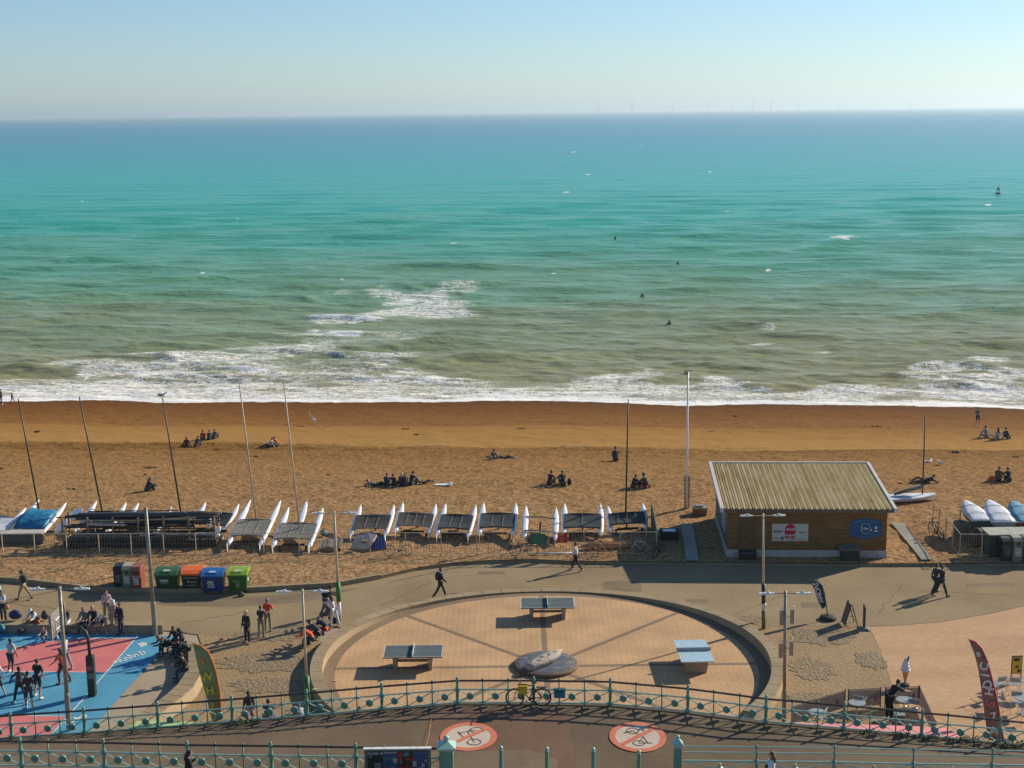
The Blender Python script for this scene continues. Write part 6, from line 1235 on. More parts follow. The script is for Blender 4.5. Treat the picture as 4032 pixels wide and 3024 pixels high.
# ================================================================ DINGHIES AT THE RIGHT
def dinghy(u0, v0, u1, v1, hw_, lbl, top, side, zb=1.75, zs=1.35, dinghy_z=.25):
    a, b_ = at(u1, v1, dinghy_z+zs), at(u0, v0, dinghy_z+zb); d = b_-a; Lb = d.length; d.normalize(); x_ = d.cross(Vector((0,0,1))).normalized(); z_ = x_.cross(d); M = Matrix((x_, d, z_)).transposed().to_4x4(); M.translation = a; o = thing('dinghy', lbl, 'dinghy', M=M, group='upturned dinghies on the right-hand rack')
    st = ((0,.88,.42,.02),(.12,.95,.46,.06),(.4,1.0,.50,.12),(.7,.74,.48,.14),(.88,.42,.40,.12),(.97,.15,.30,.08),(1.0,.02,.24,.06)); rg = []; rg2 = []
    for t_, w_, d_, c_ in st:
        w_ *= hw_; y = t_*Lb; rg.append([(x*w_, y, z) for x, z in ((-1,0),(-.6,c_*.7),(0,c_),(.6,c_*.7),(1,0),(.9,-.04),(0,-.03),(-.9,-.04))]); rg2.append([(x*w_, y, z) for x, z in ((-1,-.045),(1,-.045),(.82,-d_*.6),(.4,-d_),(-.4,-d_),(-.82,-d_*.6))])
    MB().loft(rg).build('deck_cover', top, o, True); MB().loft(rg2).build('hull', side, o)
    m_ = MB()
    for y in (.28,.62): m_.tube([(-hw_*.95,y*Lb,.02),(-hw_*.5,y*Lb+.1,.125),(0,y*Lb+.16,.155),(hw_*.5,y*Lb+.1,.125),(hw_*.95,y*Lb,.02)], .012, 5)
    m_.build('lashing', pmat('lashing_rope', (.13,.10,.07)), o); m_ = MB()
    for x in (-hw_*.7, hw_*.7):
        for y in (.15*Lb,.75*Lb): q = M @ Vector((x,y,-.3)); m_.tube([(x,y,-.3), M.inverted() @ Vector((q.x,q.y,.25))], .035, 6)
    m_.build('stand_leg', galv, o); m_ = MB(); m_.tube([(-hw_,-.04,.0),(hw_,-.04,.0)], .05, 6); m_.build('transom', side, o)
    return o
gel = pmat('cover_white', (.74,.74,.72), (.60,.60,.58), scale=2, rough=.4, bump=.02, bscale=4)
dinghy(3799,1970,3868,2052,.72,'upturned white-covered dinghy with dark sides and a T-shaped strut, leftmost on the rack', gel, pmat('dark_hull', (.10,.11,.09)))
dinghy(3893,1969,3955,2056,.80,'all-white upturned dinghy, middle of the right-hand rack', gel, pmat('grey_hull', (.48,.48,.42), (.36,.36,.31), scale=3))
dinghy(3985,1973,4062,2058,.82,'dinghy with a pale blue cover and reddish hull, right on the rack', pmat('cover_blue', (.13,.33,.42), (.09,.26,.36), scale=2, bump=.02, bscale=4), pmat('red_brown_hull', (.24,.10,.07)))
o = thing('tarpaulin', 'pale grey sheets hanging under the dinghy rack', 'tarpaulin', at(3820,2090,.9)); rg = []; rd = random.Random(9)
for i in range(12): t_ = i/11; rg.append([(-.9+4.6*t_, .3+.12*math.sin(i*2.2)+dy, z) for dy, z in ((0,.5+.08*math.sin(i*1.7)),(.05,.1),(.12,-.3),(.15,-.62+.1*math.cos(i)),(.2,-.62+.1*math.cos(i)),(.1,.5+.08*math.sin(i*1.7)))])
MB().loft(rg).build('sheet', pmat('pale_sheet', (.24,.23,.17), (.13,.12,.09), scale=2, bump=.05, bscale=3), o, True)
o = thing('outboard_cover', 'brown covered lump under the white dinghies', 'cover', at(3850,2120,.8)); MB().ell((0,.2,0), (.45,.4,.6), 12, 8).build('cover', pmat('brown_cover', (.10,.065,.035)), o, True); MB().tube([(0,.1,-.9),(0,.15,0)], .05, 6).build('stand', galv, o)
# single-handed dinghy on the beach
b = onb(3590,1972); o = thing('sailing_dinghy', 'small white sailing dinghy with a bare black mast beside the hut roof', 'sailing dinghy', b+Vector((0,0,.30)), R(5)); rg = []; rg2 = []; L1 = onb(3455,1972).x-b.x; L2 = at(3683,1950,b.z+.3).x-b.x
for t_, w_, zt in ((0,.58,.0),(.2,.66,.0),(.45,.68,.01),(.7,.55,.04),(.88,.30,.08),(.97,.1,.11),(1,.01,.12)):
    x = L1+(L2-L1)*t_; rg.append([(x,y*w_,zt+z) for y, z in ((-1,.02),(-.5,.07),(0,.09),(.5,.07),(1,.02),(.95,-.04),(-.95,-.04))]); rg2.append([(x,y*w_,zt+z) for y, z in ((-1.0,-.045),(1.0,-.045),(.8,-.20),(.3,-.27),(-.3,-.27),(-.8,-.20))])
MB().loft(rg).build('deck', paintw, o); MB().loft(rg2).build('hull', hullw, o); MB().box((-.4,0,.085), (1.9,.5,.02), ry=-.02).build('cockpit', pmat('cockpit_purple_grey', (.10,.09,.12)), o)
mb_ = b+Vector((0,0,.3)); q = at(3617,1936,b.z+.35); mx_ = q.x-b.x; hM = ztop(Vector((q.x,b.y,b.z)), 1632)-b.z-.3; MB().tube([(mx_,0,.0),(mx_-.02,0,hM*.5),(mx_-.06,0,hM)], [.05,.045,.03], 8).build('mast', blackm, o, True)
MB().tube([(mx_-.02,0,.75),(mx_-1.9,-.1,.25)], .05, 6).tube([(mx_-.1,.0,.65),(mx_-.9,.1,.40),(mx_-1.9,.0,.18)], [.16,.14,.08], 8).build('furled_sail', pmat('sail_grey', (.22,.20,.17), (.13,.12,.10), scale=4), o, True); MB().tube([(-1.3,.3,.1),(-.8,.5,.45),(-1.2,.6,.6)], .03, 5).build('tiller', galv, o)
# ================================================================ FEATHER FLAGS
def feather(ub, vb, pole, left, lbl, cm, pm_, rim=None, base=True, sx=81., sz=77., z0=.02, poleR=.018, letters=(), yaw=0):
    b = at(ub, vb, z0); o = thing('feather_flag', lbl, 'flag', b, yaw); f = lambda u, v, y=0: Vector(((u-ub)/sx, y, (vb-v)/sz))
    pts = [f(*p) for p in pole]; MB().tube(pts, [poleR*(1-.5*i/len(pts)) for i in range(len(pts))], 6).build('pole', pm_, o, True)
    # cloth: pole edge points above the hem paired with the free edge
    hem = left[-1]; pe = [p for p in pole if p[1] <= hem[1]+2]; n = 24
    def samp(P_, t_):
        L_ = [0]; 
        for a_, c_ in zip(P_[:-1], P_[1:]): L_.append(L_[-1]+math.hypot(a_[0]-c_[0], a_[1]-c_[1]))
        s_ = t_*L_[-1]
        for i in range(len(P_)-1):
            if s_ <= L_[i+1]+1e-9: q = (s_-L_[i])/max(1e-9, L_[i+1]-L_[i]); return (P_[i][0]+(P_[i+1][0]-P_[i][0])*q, P_[i][1]+(P_[i+1][1]-P_[i][1])*q)
        return P_[-1]
    pe = [(pole[0][0]+(pole[-1][0]-pole[0][0])*0, pole[0][1])]*0+pe; pe = pe[::-1]; lf = left; rg = []
    for i in range(n+1):
        t_ = i/n; a_, c_ = samp(pe, t_), samp(lf, t_); row = []
        for k in range(7): s_ = k/6; w_ = .05*math.sin(s_*math.pi)*math.sin(t_*9+s_*4); row.append(f(a_[0]+(c_[0]-a_[0])*s_, a_[1]+(c_[1]-a_[1])*s_, w_))
        for k in range(6, -1, -1): s_ = k/6; w_ = .05*math.sin(s_*math.pi)*math.sin(t_*9+s_*4)+.006; row.append(f(a_[0]+(c_[0]-a_[0])*s_, a_[1]+(c_[1]-a_[1])*s_, w_))
        rg.append(row)
    cl = MB().loft(rg).build('cloth', cm, o, True)
    if rim: MB().tube([f(p[0]-1.2, p[1]+1, -.012) for p in pole if p[1] <= hem[1]], .030, 6).build('coloured_edge', rim, cl)
    for (u, v, s, sz_, rot, mt) in letters: text(s, sz_, mt, cl, Matrix.Translation(f(u, v, -.075)) @ Matrix.Rotation(R(rot), 4, 'Y') @ FACE)
    if base: MB().lathe((0,0,0), [(.40,0),(.44,.06),(.40,.16),(.22,.20),(.05,.22)], 16).build('base_weight', rubber, o, True)
    return o
feather(3260.7,2438,[(3260.7,2438),(3251.7,2380.6),(3243,2332),(3232,2298.6),(3218,2284),(3200,2277.5),(3183,2280.5)],[(3183,2280.5),(3200,2315.5),(3212,2349),(3218,2368.6),(3225,2376),(3236,2397)],
  'black feather flag with white vertical lettering by the right promenade', pmat('flag_black', (.035,.05,.045), (.02,.03,.028), scale=2), blackm, rim=pmat('flag_edge_pink', (.25,.16,.13)), letters=[(3204,2293,'S',.42,-68,lettw),(3211,2309,'T',.34,-72,lettw),(3216,2322,'O',.36,-76,lettw),(3221,2336,'R',.34,-76,lettw),(3225,2349,'E',.32,-76,lettw),(3229,2363,'S',.32,-76,lettw)], poleR=.028)
yel = pmat('flag_yellow', (.62,.50,.04), (.5,.4,.03), scale=5); orr = pmat('flag_orange', (.70,.20,.03), (.55,.14,.02), scale=5)
o = feather(881,2866,[(881,2866),(876,2830),(873.8,2723),(864,2649.6),(852.6,2607),(837,2570.5),(810,2547),(779,2541.6)],[(779,2541.6),(791,2617),(804,2680.5),(820,2746),(829,2800),(841,2848)],
  'olive green feather flag with yellow letters and an orange edge, left of the circle', pmat('flag_olive', (.24,.26,.12), (.18,.20,.09), scale=2), orr, rim=orr, sx=92., sz=86., letters=[(826,2667,'W',.52,-8,yel),(837,2720,'H',.50,-6,yel),(843,2778,'I',.5,-4,yel),(849,2826,'Z',.45,-4,yel)], poleR=.03)
f = lambda u, v: Vector(((u-881)/92., -.085, (2866-v)/86.)); MB().prism([f(802,2595),(f(822,2595)),f(820,2607),f(823,2613),f(817,2628)], (0,.01,0)).build('triangle_print', orr, o)
pkl = pmat('letter_pink', (.65,.20,.20)); o = feather(3955,2938,[(3955,2938),(3950,2910),(3935.5,2841),(3918.7,2765),(3897.6,2694),(3876.6,2626.6),(3851.4,2576),(3826,2551),(3801,2543)],[(3801,2543),(3826,2601),(3843,2656),(3860,2740),(3876.6,2832.5),(3893.4,2916.6)],
  'tall maroon feather flag with big white letters near the cafe chairs at the right', pmat('flag_maroon', (.30,.17,.13), (.20,.11,.085), scale=2), pkl, rim=pmat('flag_edge_red', (.50,.06,.06)), sx=92., sz=86., letters=[(3838,2597,'8',.30,-28,lettw),(3862,2640,'C',.50,-75,lettw),(3868,2672,'I',.48,-80,lettw),(3878,2706,'D',.50,-82,lettw),(3886,2732,'H',.46,-80,lettw),(3893,2778,'S',.50,-80,pkl),(3906,2826,'7',.50,-12,lettw),(3908,2878,'A',.52,-8,lettw)], poleR=.03)
# ================================================================ PAVEMENT SIGNS
a, b_ = at(3316,2455,.02), at(3372,2462,.02); o = thing('pavement_sign', 'folding A-shaped pavement sign standing open in dark wood', 'sign', (a+b_)/2, .05); w_ = (b_-a).length/2*.95; dkw = pmat('sign_frame_dark', (.03,.028,.022)); h = 1.12
pn = MB().prism([(-w_,-.32,0.08),(-w_,.32,0.08),(-.03,.32,h),(-.03,-.32,h)], (.025,0,.0)).build('board', pmat('sign_board_brown', (.16,.12,.09), (.1,.08,.06), scale=4), o)
m_ = MB()
for y in (-.33,.33): m_.tube([(-w_,y,0),(-.02,y,h+.04)], .022, 5).tube([(w_,y,0),(.02,y,h+.04)], .022, 5).tube([(-w_*.45,y,.55),(w_*.45,y,.55)], .012, 4)
for z in (.25,.8): q = w_*(1-z/h); m_.tube([(q,-.33,z),(q,.33,z)], .015, 4)
m_.build('legs', dkw, o)
b = at(3401,2478,.02); o = thing('pavement_sign', 'narrow upright pavement sign on a grey square base, seen edge-on', 'sign', b, 1.45); MB().frustum((0,0,0), (.62,.58,0), (.4,.36,0), .10).box((0,0,.14), (.2,.1,.12)).build('base', pmat('sign_base_grey', (.20,.19,.16)), o); MB().box((0,0,.72), (.62,.05,1.05)).build('frame', dkw, o); MB().box((0,-.03,.72), (.54,.01,.95)).box((0,.03,.72), (.54,.01,.95)).build('poster', pmat('sign_board_brown', (.16,.12,.09), (.1,.08,.06), scale=4), o)
# ================================================================ HOOP
b = at(365,2738,.03); o = thing('basketball_hoop', 'basketball hoop on a padded black post with its board seen nearly edge-on', 'basketball hoop', b); MB().box((0,0,.95), (.34,.34,1.9)).build('padding', pmat('pad_black', (.018,.028,.022), rough=.5), o, bevel=.05)
MB().lathe((0,0,0), [(.12,0),(.12,.012)], 14).build('pad_badge', pmat('badge_pink', (.38,.16,.15)), o).matrix_local = Matrix.Translation((0,-.172,1.35)) @ Matrix.Rotation(math.pi/2, 4, 'X'); MB().box((0,-.175,.98), (.26,.01,.26)).build('pad_plate', pmat('plate_grey', (.24,.22,.19)), o)
MB().tube([(0,0,1.85),(-.03,.0,2.7),(-.12,.03,3.0),(-.35,.08,3.15),(-1.15,.25,3.18)], [.075,.07,.065,.06,.055], 10).build('gooseneck', blackm, o, True)
# board plane: nearly along the line of sight
bd = thing('x', '', '', (0,0,0)); D.objects.remove(bd)
c = Vector((-1.42,.28,3.30)); ax = Vector((0.02,1,0)).normalized(); nr = Vector((-ax.y, ax.x, 0)); fm_ = pmat('board_frame_grey', (.30,.24,.20), (.2,.16,.13), scale=5); m_ = MB()
def bp_(s, z, off=0): return c+ax*s+nr*off+Vector((0,0,z))
m_.tube([bp_(-.9,-.4), bp_(.9,-.4), bp_(.9,.65), bp_(-.9,.65), bp_(-.9,-.4)], .035, 6); m_.tube([bp_(-.9,.6,-.02), bp_(-.2,-.1,-.35), bp_(-.9,-.35,-.02)], .022, 5); m_.tube([bp_(.9,.6,-.02), bp_(.2,-.1,-.35), bp_(.9,-.35,-.02)], .022, 5)
for s in (-.9,.9): m_.box(bp_(s,.12), (.12,.10,1.15))
m_.build('board_frame', fm_, o)
gl = pmat('board_acrylic', (.40,.36,.32), (.34,.30,.27), scale=3, rough=.2); gl.node_tree.nodes['Principled BSDF'].inputs['Alpha'].default_value = .45; MB().prism([bp_(-.86,-.36), bp_(.86,-.36), bp_(.86,.61), bp_(-.86,.61)], nr*.012).build('backboard', gl, o)
m_ = MB()
for s0, z0_, s1, z1_ in ((-.3,-.2,.3,-.2),(.3,-.2,.3,.25),(.3,.25,-.3,.25),(-.3,.25,-.3,-.2)): m_.tube([bp_(s0,z0_,-.02), bp_(s1,z1_,-.02)], .028, 4); m_.tube([bp_(s0,z0_,.03), bp_(s1,z1_,.03)], .028, 4)
m_.build('target_square', white, o)
rc_ = c+nr*.38+Vector((0,0,-.23)); MB().tube([rc_+Vector((.225*math.cos(q), .225*math.sin(q), 0)) for q in [2*math.pi*k/18 for k in range(19)]], .012, 5, False).build('rim', pmat('rim_orange', (.6,.15,.03)), o); m_ = MB()
for k in range(10): q = 2*math.pi*k/10; m_.tube([rc_+Vector((.225*math.cos(q), .225*math.sin(q), 0)), rc_+Vector((.12*math.cos(q+.3), .12*math.sin(q+.3), -.42))], .005, 3)
m_.build('net', lettw, o)
o = thing('basketball', 'orange basketball hugged by the man in the printed white t-shirt', 'ball', at(31,2386,1.17)+Vector((0,-.12,-.02))); MB().ell((0,0,0), (.12,.12,.12), 16, 10).build('ball_skin', pmat('ball_orange', (.62,.17,.05), (.5,.12,.03), scale=4, rough=.6), o, True); MB().tube([(.121*math.cos(q),.0,.121*math.sin(q)) for q in [2*math.pi*k/20 for k in range(21)]], .003, 4, False).build('seam', blackm, o)
for u, v, z, lb, cc, sc in ((62,2438,.5,'navy blue kit bag with a white mark on the court wall','kit_bag_navy',(.35,.22,.24)),(178,2440,.5,'dark grey rucksack on the court wall right of the cross-legged person','rucksack_grey',(.2,.18,.24)),(6,2492,.1,'round teal bag on the court at the left edge','bag_teal_round',(.22,.2,.22)),(82,2494,.08,'brown oval bag on the court under the wall','bag_brown_oval',(.20,.14,.13))):
    o = thing('bag', lb, 'bag', at(u, v, z)); col = {'kit_bag_navy':(.02,.03,.08),'rucksack_grey':(.06,.06,.055),'bag_teal_round':(.02,.16,.22),'bag_brown_oval':(.09,.05,.035)}[cc]; MB().ell((0,0,sc[2]), sc, 12, 8).build('bag_body', pmat(cc, col, rough=.6), o, True); MB().tube([(-sc[0]*.5,-.02,sc[2]*1.8),(0,-.05,sc[2]*2.3),(sc[0]*.5,-.02,sc[2]*1.8)], .015, 5).build('handle', pmat(cc+'_strap', tuple(min(1,q*3+.05) for q in col)), o)
# beach bags
for u, v, lb, col, sc in ((2242,1912,'black rucksack standing beside the person with the pale cap','',(.16,.14,.26)),(3905,1893,'bright orange bag on the shingle near the right edge','o',(.26,.2,.17)),(3615,1990,'',None,None)):
    if not lb: continue
    b = onb(u, v); o = thing('bag', lb, 'bag', b); mt = pmat('bag_'+('orange' if col else 'black'), (.85,.10,.02) if col else (.02,.02,.02)); MB().ell((0,0,sc[2]), sc, 10, 7).build('bag_body', mt, o, True); MB().tube([(-.06,0,sc[2]*1.9),(0,0,sc[2]*2.3),(.06,0,sc[2]*1.9)], .012, 5).build('handle', mt, o)
b = onb(1745,1911); o = thing('beach_towel', 'pale towel spread on the shingle right of the long beach group', 'towel', b+Vector((0,0,.05))); m_ = MB(); m_.prism([(-.6,-.15,.0),(.6,-.2,.0),(.55,.2,.0),(-.5,.22,.0)], (0,0,.02)); m_.build('cloth', paintw, o); MB().ell((.5,0,.08), (.15,.12,.06), 8, 5).build('fold', paintw, o, True)
# ================================================================ PRAM
b = at(1287,2452,.02); o = thing('pram', 'pram with a brown seat pushed by the woman in the white skirt', 'pram', b, .5); m_ = MB(); m_.tube([(-.3,0,.2),(.25,0,.75),(.42,0,1.0)], .015, 5).tube([(.3,0,.2),(-.15,0,.75)], .015, 5); m_.tube([(.42,-.22,1.0),(.42,.22,1.0)], .015, 5)
for y in (-.22,.22): m_.tube([(-.35,y,.15),(.42,y,1.0)], .014, 5).tube([(.32,y,.15),(-.2,y,.7)], .014, 5)
m_.build('chassis', galv, o); MB().loft([[(x,-.2,z) for x, z in ((-.35,.45),(.1,.42),(.2,.8),(.12,.85),(0,.5),(-.32,.52))],[(x,.2,z) for x, z in ((-.35,.45),(.1,.42),(.2,.8),(.12,.85),(0,.5),(-.32,.52))]]).build('seat', pmat('pram_brown', (.18,.11,.08)), o)
for x, y, r_ in ((-.35,-.22,.12),(-.35,.22,.12),(.32,-.24,.15),(.32,.24,.15)): MB().tube([(x,y-.02,r_),(x,y+.02,r_)], r_, 14).build('wheel', rubber, o)
# ================================================================ CAFE
chm = pmat('polished_steel', (.62,.62,.58), rough=.25, metal=.4); tpm = pmat('cafe_white', (.36,.38,.36), (.27,.29,.28), scale=4, rough=.35)
def chair(p, yaw, lbl):
    o = thing('cafe_chair', lbl, 'chair', p, R(yaw), 'steel cafe chairs'); m_ = MB(); MB().prism([(-.21,-.2,.44),(.21,-.2,.44),(.21,.22,.45),(-.21,.22,.45)], (0,0,.02)).build('seat', tpm, o); MB().prism([(-.21,-.24,.62),(.21,-.24,.62),(.21,-.27,.84),(-.21,-.27,.84)], (0,.02,0)).build('backrest', tpm, o)
    for s in (-1,1):
        MB().tube([(s*.23,-.26,.0),(s*.23,-.24,.5),(s*.23,-.27,.88)], .013, 5).build('leg', chm, o); MB().tube([(s*.23,.24,0),(s*.23,.22,.66),(s*.23,-.22,.66)], .013, 5).build('leg', chm, o)
    MB().tube([(-.23,-.27,.88),(.23,-.27,.88)], .013, 5).build('top_bar', chm, o); return o
def ctable(p, lbl, r_=.36):
    o = thing('cafe_table', lbl, 'table', p, 0, 'round cafe tables'); MB().lathe((0,0,.71), [(r_-.02,0),(r_,.01),(r_,.03),(r_-.02,.035)], 24).build('table_top', tpm, o); MB().tube([(0,0,.03),(0,0,.71)], .03, 8).build('stem', chm, o)
    m_ = MB(); m_.tube([(-.26,0,.02),(.26,0,.02)], .02, 6); m_.tube([(0,-.26,.02),(0,.26,.02)], .02, 6); m_.build('foot', chm, o)
CH = [(3928,2728,20,'steel chair just right of the maroon feather flag'),(3990,2730,-10,'steel chair under the yellow menu board'),(3920,2795,80,'steel chair whose shadow falls left under the maroon flag'),(4000,2805,160,'steel chair left of the white table at the right edge'),(3895,2760,200,'steel chair partly hidden behind the maroon flag'),
      (3385,2805,-30,'steel chair behind the middle cafe windbreak panel'),(3540,2850,-100,'steel chair right of the waiter beside the railing'),(3590,2835,150,'steel chair beside the table the waiter wipes'),(3225,2865,60,'steel chair nearest the left end of the cafe windbreak'),(4035,2850,180,'steel chair cut by the right edge')]
for u, v, yw, lb in CH: chair(at(u, v, .02), yw, lb)
for u, v, lb in ((4026,2812,'round white cafe table at the right edge of the photo'),(3558,2818,'round white cafe table being wiped by the waiter'),(3372,2830,'round white cafe table behind the middle windbreak panel'),(3215,2868,'grey oval cafe table behind the left end of the railing windbreak'),(4050,2745,'round cafe table behind the yellow menu board')): ctable(at(u, v-0, .02), lb)
o = thing('menu_board', 'rounded yellow menu board with dark pictures at the right edge', 'sign', at(4006,2690,.02)+Vector((0,.2,0)), .1); MB().box((0,0,.80), (.52,.05,.86)).build('frame', blackm, o, bevel=.05); pn = MB().box((0,-.03,.80), (.45,.02,.78)).build('panel', pmat('menu_yellow', (.68,.46,.03), (.55,.33,.02), scale=4), o, bevel=.04)
MB().ell((-.03,-.045,1.06), (.16,.01,.09), 12, 5).ell((.10,-.045,.52), (.10,.01,.08), 10, 5).prism([(-.1,-.045,.66),(-.04,-.045,.84),(0,-.045,.70),(.06,-.045,.86),(.08,-.045,.66)], (0,.008,0)).build('menu_picture', blackm, pn); m_ = MB()
for s in (-1,1): m_.tube([(s*.22,.0,.4),(s*.24,.15,0)], .015, 5).tube([(s*.22,.0,.4),(s*.24,-.15,0)], .015, 5)
m_.build('legs', blackm, o)
scr = D.materials.new('windbreak_mesh'); scr.use_nodes = True; t = scr.node_tree; b = t.nodes['Principled BSDF']; b.inputs['Base Color'].default_value = (.30,.25,.215,1); b.inputs['Roughness'].default_value = .8; b.inputs['Alpha'].default_value = .66
pkp = pmat('print_pink', (.42,.16,.17)); gyp = pmat('print_grey', (.42,.38,.34)); ws = thing('windbreak', 'grey printed cafe windbreak of four panels round the tables below the waiter', 'windbreak', at(3470,2788,.02)); o0 = ws.location.copy()
for i, (u0,v0,u1,v1) in enumerate([(3119,2862,3326,2796),(3338,2794,3466,2787),(3484,2786,3615,2780),(3618,2781,3682,2925)]):
    a, c_ = at(u0,v0,.02)-o0, at(u1,v1,.02)-o0; up = Vector((0,0,1)); pn = MB().prism([a+up*.12, c_+up*.12, c_+up*.86, a+up*.86], (0,.012,0)).build('panel', scr, ws)
    for q in (a, c_): MB().tube([q, q+up*.95], .022, 6).build('post', blackm, ws)
    MB().tube([a+up*.90, c_+up*.90], .016, 5).build('top_bar', blackm, ws); d = c_-a
    MB().ell(a+d*.85+up*.50+Vector((0,-.02,0)), (.07,.01,.14), 8, 5).build('ice_cream_print', pkp, pn); m_ = MB()
    for k in range(7): m_.box(a+d*(.2+.07*k)+up*(.66+.02*(k%2))+Vector((0,-.012,0)), (.06,.008,.05))
    for k in range(3): m_.box(a+d*(.62+.06*k)+up*(.50+.03*(k%2))+Vector((0,-.012,0)), (.07,.008,.07))
    m_.build('faded_print', gyp, pn)
b = at(3563,2700,.02); o = thing('ice_cream_sign', 'giant white ice cream cone with a chocolate stick standing on a dark base', 'sign', b); MB().lathe((0,0,0), [(.20,0),(.21,.08),(.16,.11),(.04,.12)], 16).build('base', rubber, o, True); MB().lathe((0,0,.12), [(.025,0),(.05,.1),(.16,.60),(.17,.62)], 16).build('cone', pmat('wafer', (.52,.32,.12), (.4,.23,.08), scale=9), o, True)
prof = [(.19,.72)]
for k in range(1, 34): q = k/33; prof.append(((.215*(1-q)**.62)*(1+.07*math.sin(q*24))+.004, .72+.62*q))
MB().lathe((0,0,0), [(.12,.70),(.20,.72)]+prof[1:], 18).build('ice_cream', pmat('ice_cream_white', (.70,.68,.64), (.6,.58,.54), scale=5, rough=.4), o, True); MB().tube([(.03,-.06,1.12),(.12,-.02,1.40)], .04, 8).build('chocolate_stick', pmat('chocolate', (.06,.03,.02)), o)
# awnings under the railing
def awn(lbl, px, zf, col, c2, drop=.30):
    far = [at(u, v, zf) for u, v in px]; near = []
    for p in far: near.append(Vector((p.x, float(np.interp(p.x, rx_, ay_))+.04, zf+drop)))
    far = [Vector((p.x, max(p.y, n_.y+.05), p.z)) for p, n_ in zip(far, near)]
    o = thing('awning', lbl, 'awning', far[0]); o0 = far[0]; rg = [[f_-o0, n_-o0, n_-o0-Vector((0,0,.03)), f_-o0-Vector((0,0,.03))] for f_, n_ in zip(far, near)]; MB().loft(rg).build('canopy', pmat(lbl[:12], col, c2, scale=2, rough=.7), o); m_ = MB()
    for f_, n_ in list(zip(far, near))[::2]: m_.tube([f_-o0-Vector((0,0,.05)), n_-o0-Vector((0,0,.6))], .015, 5)
    m_.build('stay', galv, o); return o
awn('long pale pink awning seen through the right half of the ramp railing', [(3090,2842),(3180,2846),(3246,2848),(3340,2850),(3450,2854),(3568,2858),(3685,2863),(3737,2870),(3765,2890),(3780,2912)], 1.15, (.72,.24,.23), (.66,.20,.19), .45)
awn('pale lime green awning seen through the left half of the ramp railing', [(480,2880),(510,2858),(540,2839),(620,2838),(700,2839),(760,2845),(830,2852),(860,2858)], .75, (.40,.52,.20), (.34,.45,.15), .45)
# ================================================================ DRAINS, GULLS, BUOY, TURBINES
for u, v, lb in ((1792,2342,'small dark drain cover left of the far table, beside the circle rim'),(2444,2337,'small dark drain cover at the right of the circle rim')):
    o = thing('drain_cover', lb, 'drain cover', at(u, v, .026)); MB().box((0,0,.004), (.40,.42,.008)).build('frame', blackm, o); m_ = MB()
    for k in range(6): m_.box((-.15+.06*k,0,.012), (.02,.36,.008))
    m_.build('grate', pmat('grate', (.06,.055,.045)), o)
gw = pmat('gull_white', (.80,.79,.76), (.7,.69,.66), scale=9); gg = pmat('gull_grey', (.35,.36,.38)); gy = pmat('gull_beak', (.6,.35,.05))
def gull(p, yaw, lbl, fly=False, s=1.0):
    o = thing('gull', lbl, 'gull', p, R(yaw), 'gulls'); o.scale = (s,)*3; z = 0 if fly else .16; rg = []
    for x, r_, dz in ((-.24,.01,.0),(-.18,.04,.0),(-.08,.075,.0),(.04,.085,.01),(.12,.06,.05),(.17,.045,.10),(.215,.045,.125),(.25,.02,.12)):
        rg.append([Vector((x, r_*math.cos(q), z+dz+r_*math.sin(q)*.95)) for q in [2*math.pi*j/10 for j in range(10)]])
    bd_ = MB().loft(rg).build('body', gw, o, True); MB().tube([(.24,0,z+.12),(.30,0,z+.105)], [.012,.004], 5).build('beak', gy, o)
    if fly:
        for s_ in (-1,1): MB().loft([[Vector((x+sw, s_*y, z+.05+h)) for x, h in ((-w_,0),(0,.015),(w_,0),(0,-.005))] for y, w_, sw, h0 in ((.04,.09,.02,0),(.25,.08,.06,0),(.45,.05,.02,0),(.68,.012,-.12,0)) for h in (0,)][:4]).build('wing', gw, o, True)
    else:
        for s_ in (-1,1): MB().ell((-.07,s_*.07,.19), (.17,.025,.05), 10, 5).build('wing', gg, o, True); MB().tube([(0,s_*.03,.0),(0,s_*.03,.10)], .006, 4).build('leg', gy, o)
gull(onb(3645,1829), 180, 'gull standing on the beach, left of the pair by the black mast', s=1.15); gull(onb(3663,1827), 60, 'gull standing upright on the beach, right of the pair', s=1.2); gull(onb(3700,1831), 120, 'single gull standing a little right of the pair', s=1.1)
mt_ = [q for q in D.objects if q.name.startswith('catamaran')]
b = at(640,1568,0); pb0 = onb(615,2105); yM = at(711,2010,pb0.z+1.05).y; d = ray(640,1568); gull(Vector((d.x*yM/d.y, yM, CAMH+d.z*yM/d.y)), 20, 'gull perched on top of a leaning dark mast', s=1.25)
d = ray(1233,1651); gull(Vector((d.x*92/d.y, 92, CAMH+d.z*92/d.y)), 140, 'white gull flying over the beach with wings spread', fly=True, s=1.15); D.objects[[q.name for q in D.objects if q.name.startswith('gull')][-1]].rotation_euler.x = R(52)
p = at(3930,762,SEA_Z+.2); o = thing('buoy', 'dark red navigation buoy far out in the sea on the right', 'buoy', p); o.scale = (.75,.75,.7); rb = pmat('buoy_red', (.20,.02,.03)); MB().lathe((0,0,-.6), [(.6,0),(1.2,.3),(1.2,1.0),(.5,1.2)], 16).build('float', rb, o, True); m_ = MB()
for k in range(4): q = math.pi/2*k+.7; m_.tube([(.8*math.cos(q),.8*math.sin(q),.5),(.35*math.cos(q),.35*math.sin(q),3.4)], .07, 5)
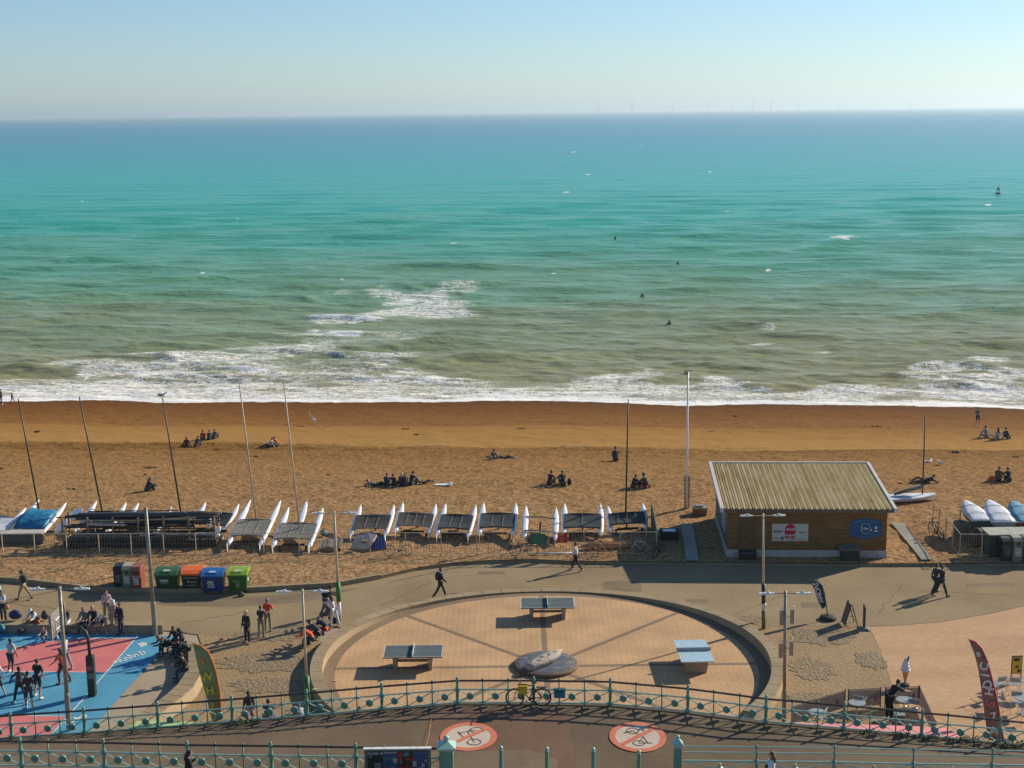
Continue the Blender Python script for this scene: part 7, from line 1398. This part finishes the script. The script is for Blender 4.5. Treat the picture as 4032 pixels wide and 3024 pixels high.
m_.build('tower', rb, o); MB().box((0,0,2.2), (.9,.1,.9)).box((0,0,2.2), (.1,.9,.9)).build('day_mark', rb, o); MB().tube([(0,0,3.4),(0,0,4.0)], .12, 8).tube([(-.3,0,4.3),(.3,0,4.3)], .05, 5).tube([(0,0,4.0),(0,0,4.6)], .05, 5).build('lantern', pmat('lantern_yellow', (.5,.4,.1)), o)
tw = pmat('turbine_grey', (.5,.53,.58)); first = None
TL = ['tallest-looking wind turbine, left of centre on the horizon','leftmost faint wind turbine on the horizon','third wind turbine from the left on the horizon','fourth wind turbine from the left on the horizon','fifth wind turbine from the left on the horizon','sixth wind turbine from the left on the horizon','seventh wind turbine from the left on the horizon','eighth wind turbine from the left on the horizon','faint wind turbine well right on the horizon','rightmost faint wind turbine on the horizon']
for i, (u, hh_) in enumerate([(2488,34),(2355,28),(2648,32),(2790,36),(2962,38),(2880,24),(3035,34),(3145,24),(3300,20),(3580,24)]):
    Y = 14000.; d = ray(u, 440); X = d.x/d.y*Y; px_h = hh_*Y/F
    if first is None:
        o = thing('wind_turbine', TL[0], 'wind turbine', (X, Y, SEA_Z), 0, 'wind turbines on the horizon'); MB().tube([(0,0,-5),(0,0,px_h)], [3.4,2.2], 8).build('tower', tw, o); MB().box((0,0,px_h), (6,14,6)).build('nacelle', tw, o)
        for k in range(3): q = 2*math.pi*k/3+.4; MB().tube([(0,-9,px_h),(55*math.sin(q)*.5,-9,px_h+55*math.cos(q)*.5),(55*math.sin(q),-9,px_h+55*math.cos(q))], [1.5,1.6,.6], 4).build('blade', tw, o)
        first = o; h0 = px_h
    else:
        o = copy_tree(first); o.location = (X, Y, SEA_Z); o.scale = (.9, .9, px_h/h0); o['label'] = TL[i]; o.rotation_euler.z = .3*i
# flat fish-shaped marks of the paving: litter scraps
for u, v, lb in ((1322,2680,'white scrap of paper on the circle paving by the left wall'),(1240,2714,'white cup lid on the left coping of the circle')):
    o = thing('litter', lb, 'litter', at(u, v, .06 if v < 2700 else .68)); MB().prism([(-.14,-.03,0),(.02,-.05,0),(.15,.02,0),(.0,.05,.0)], (0,0,.02)).build('scrap', glow, o)
bake_people()
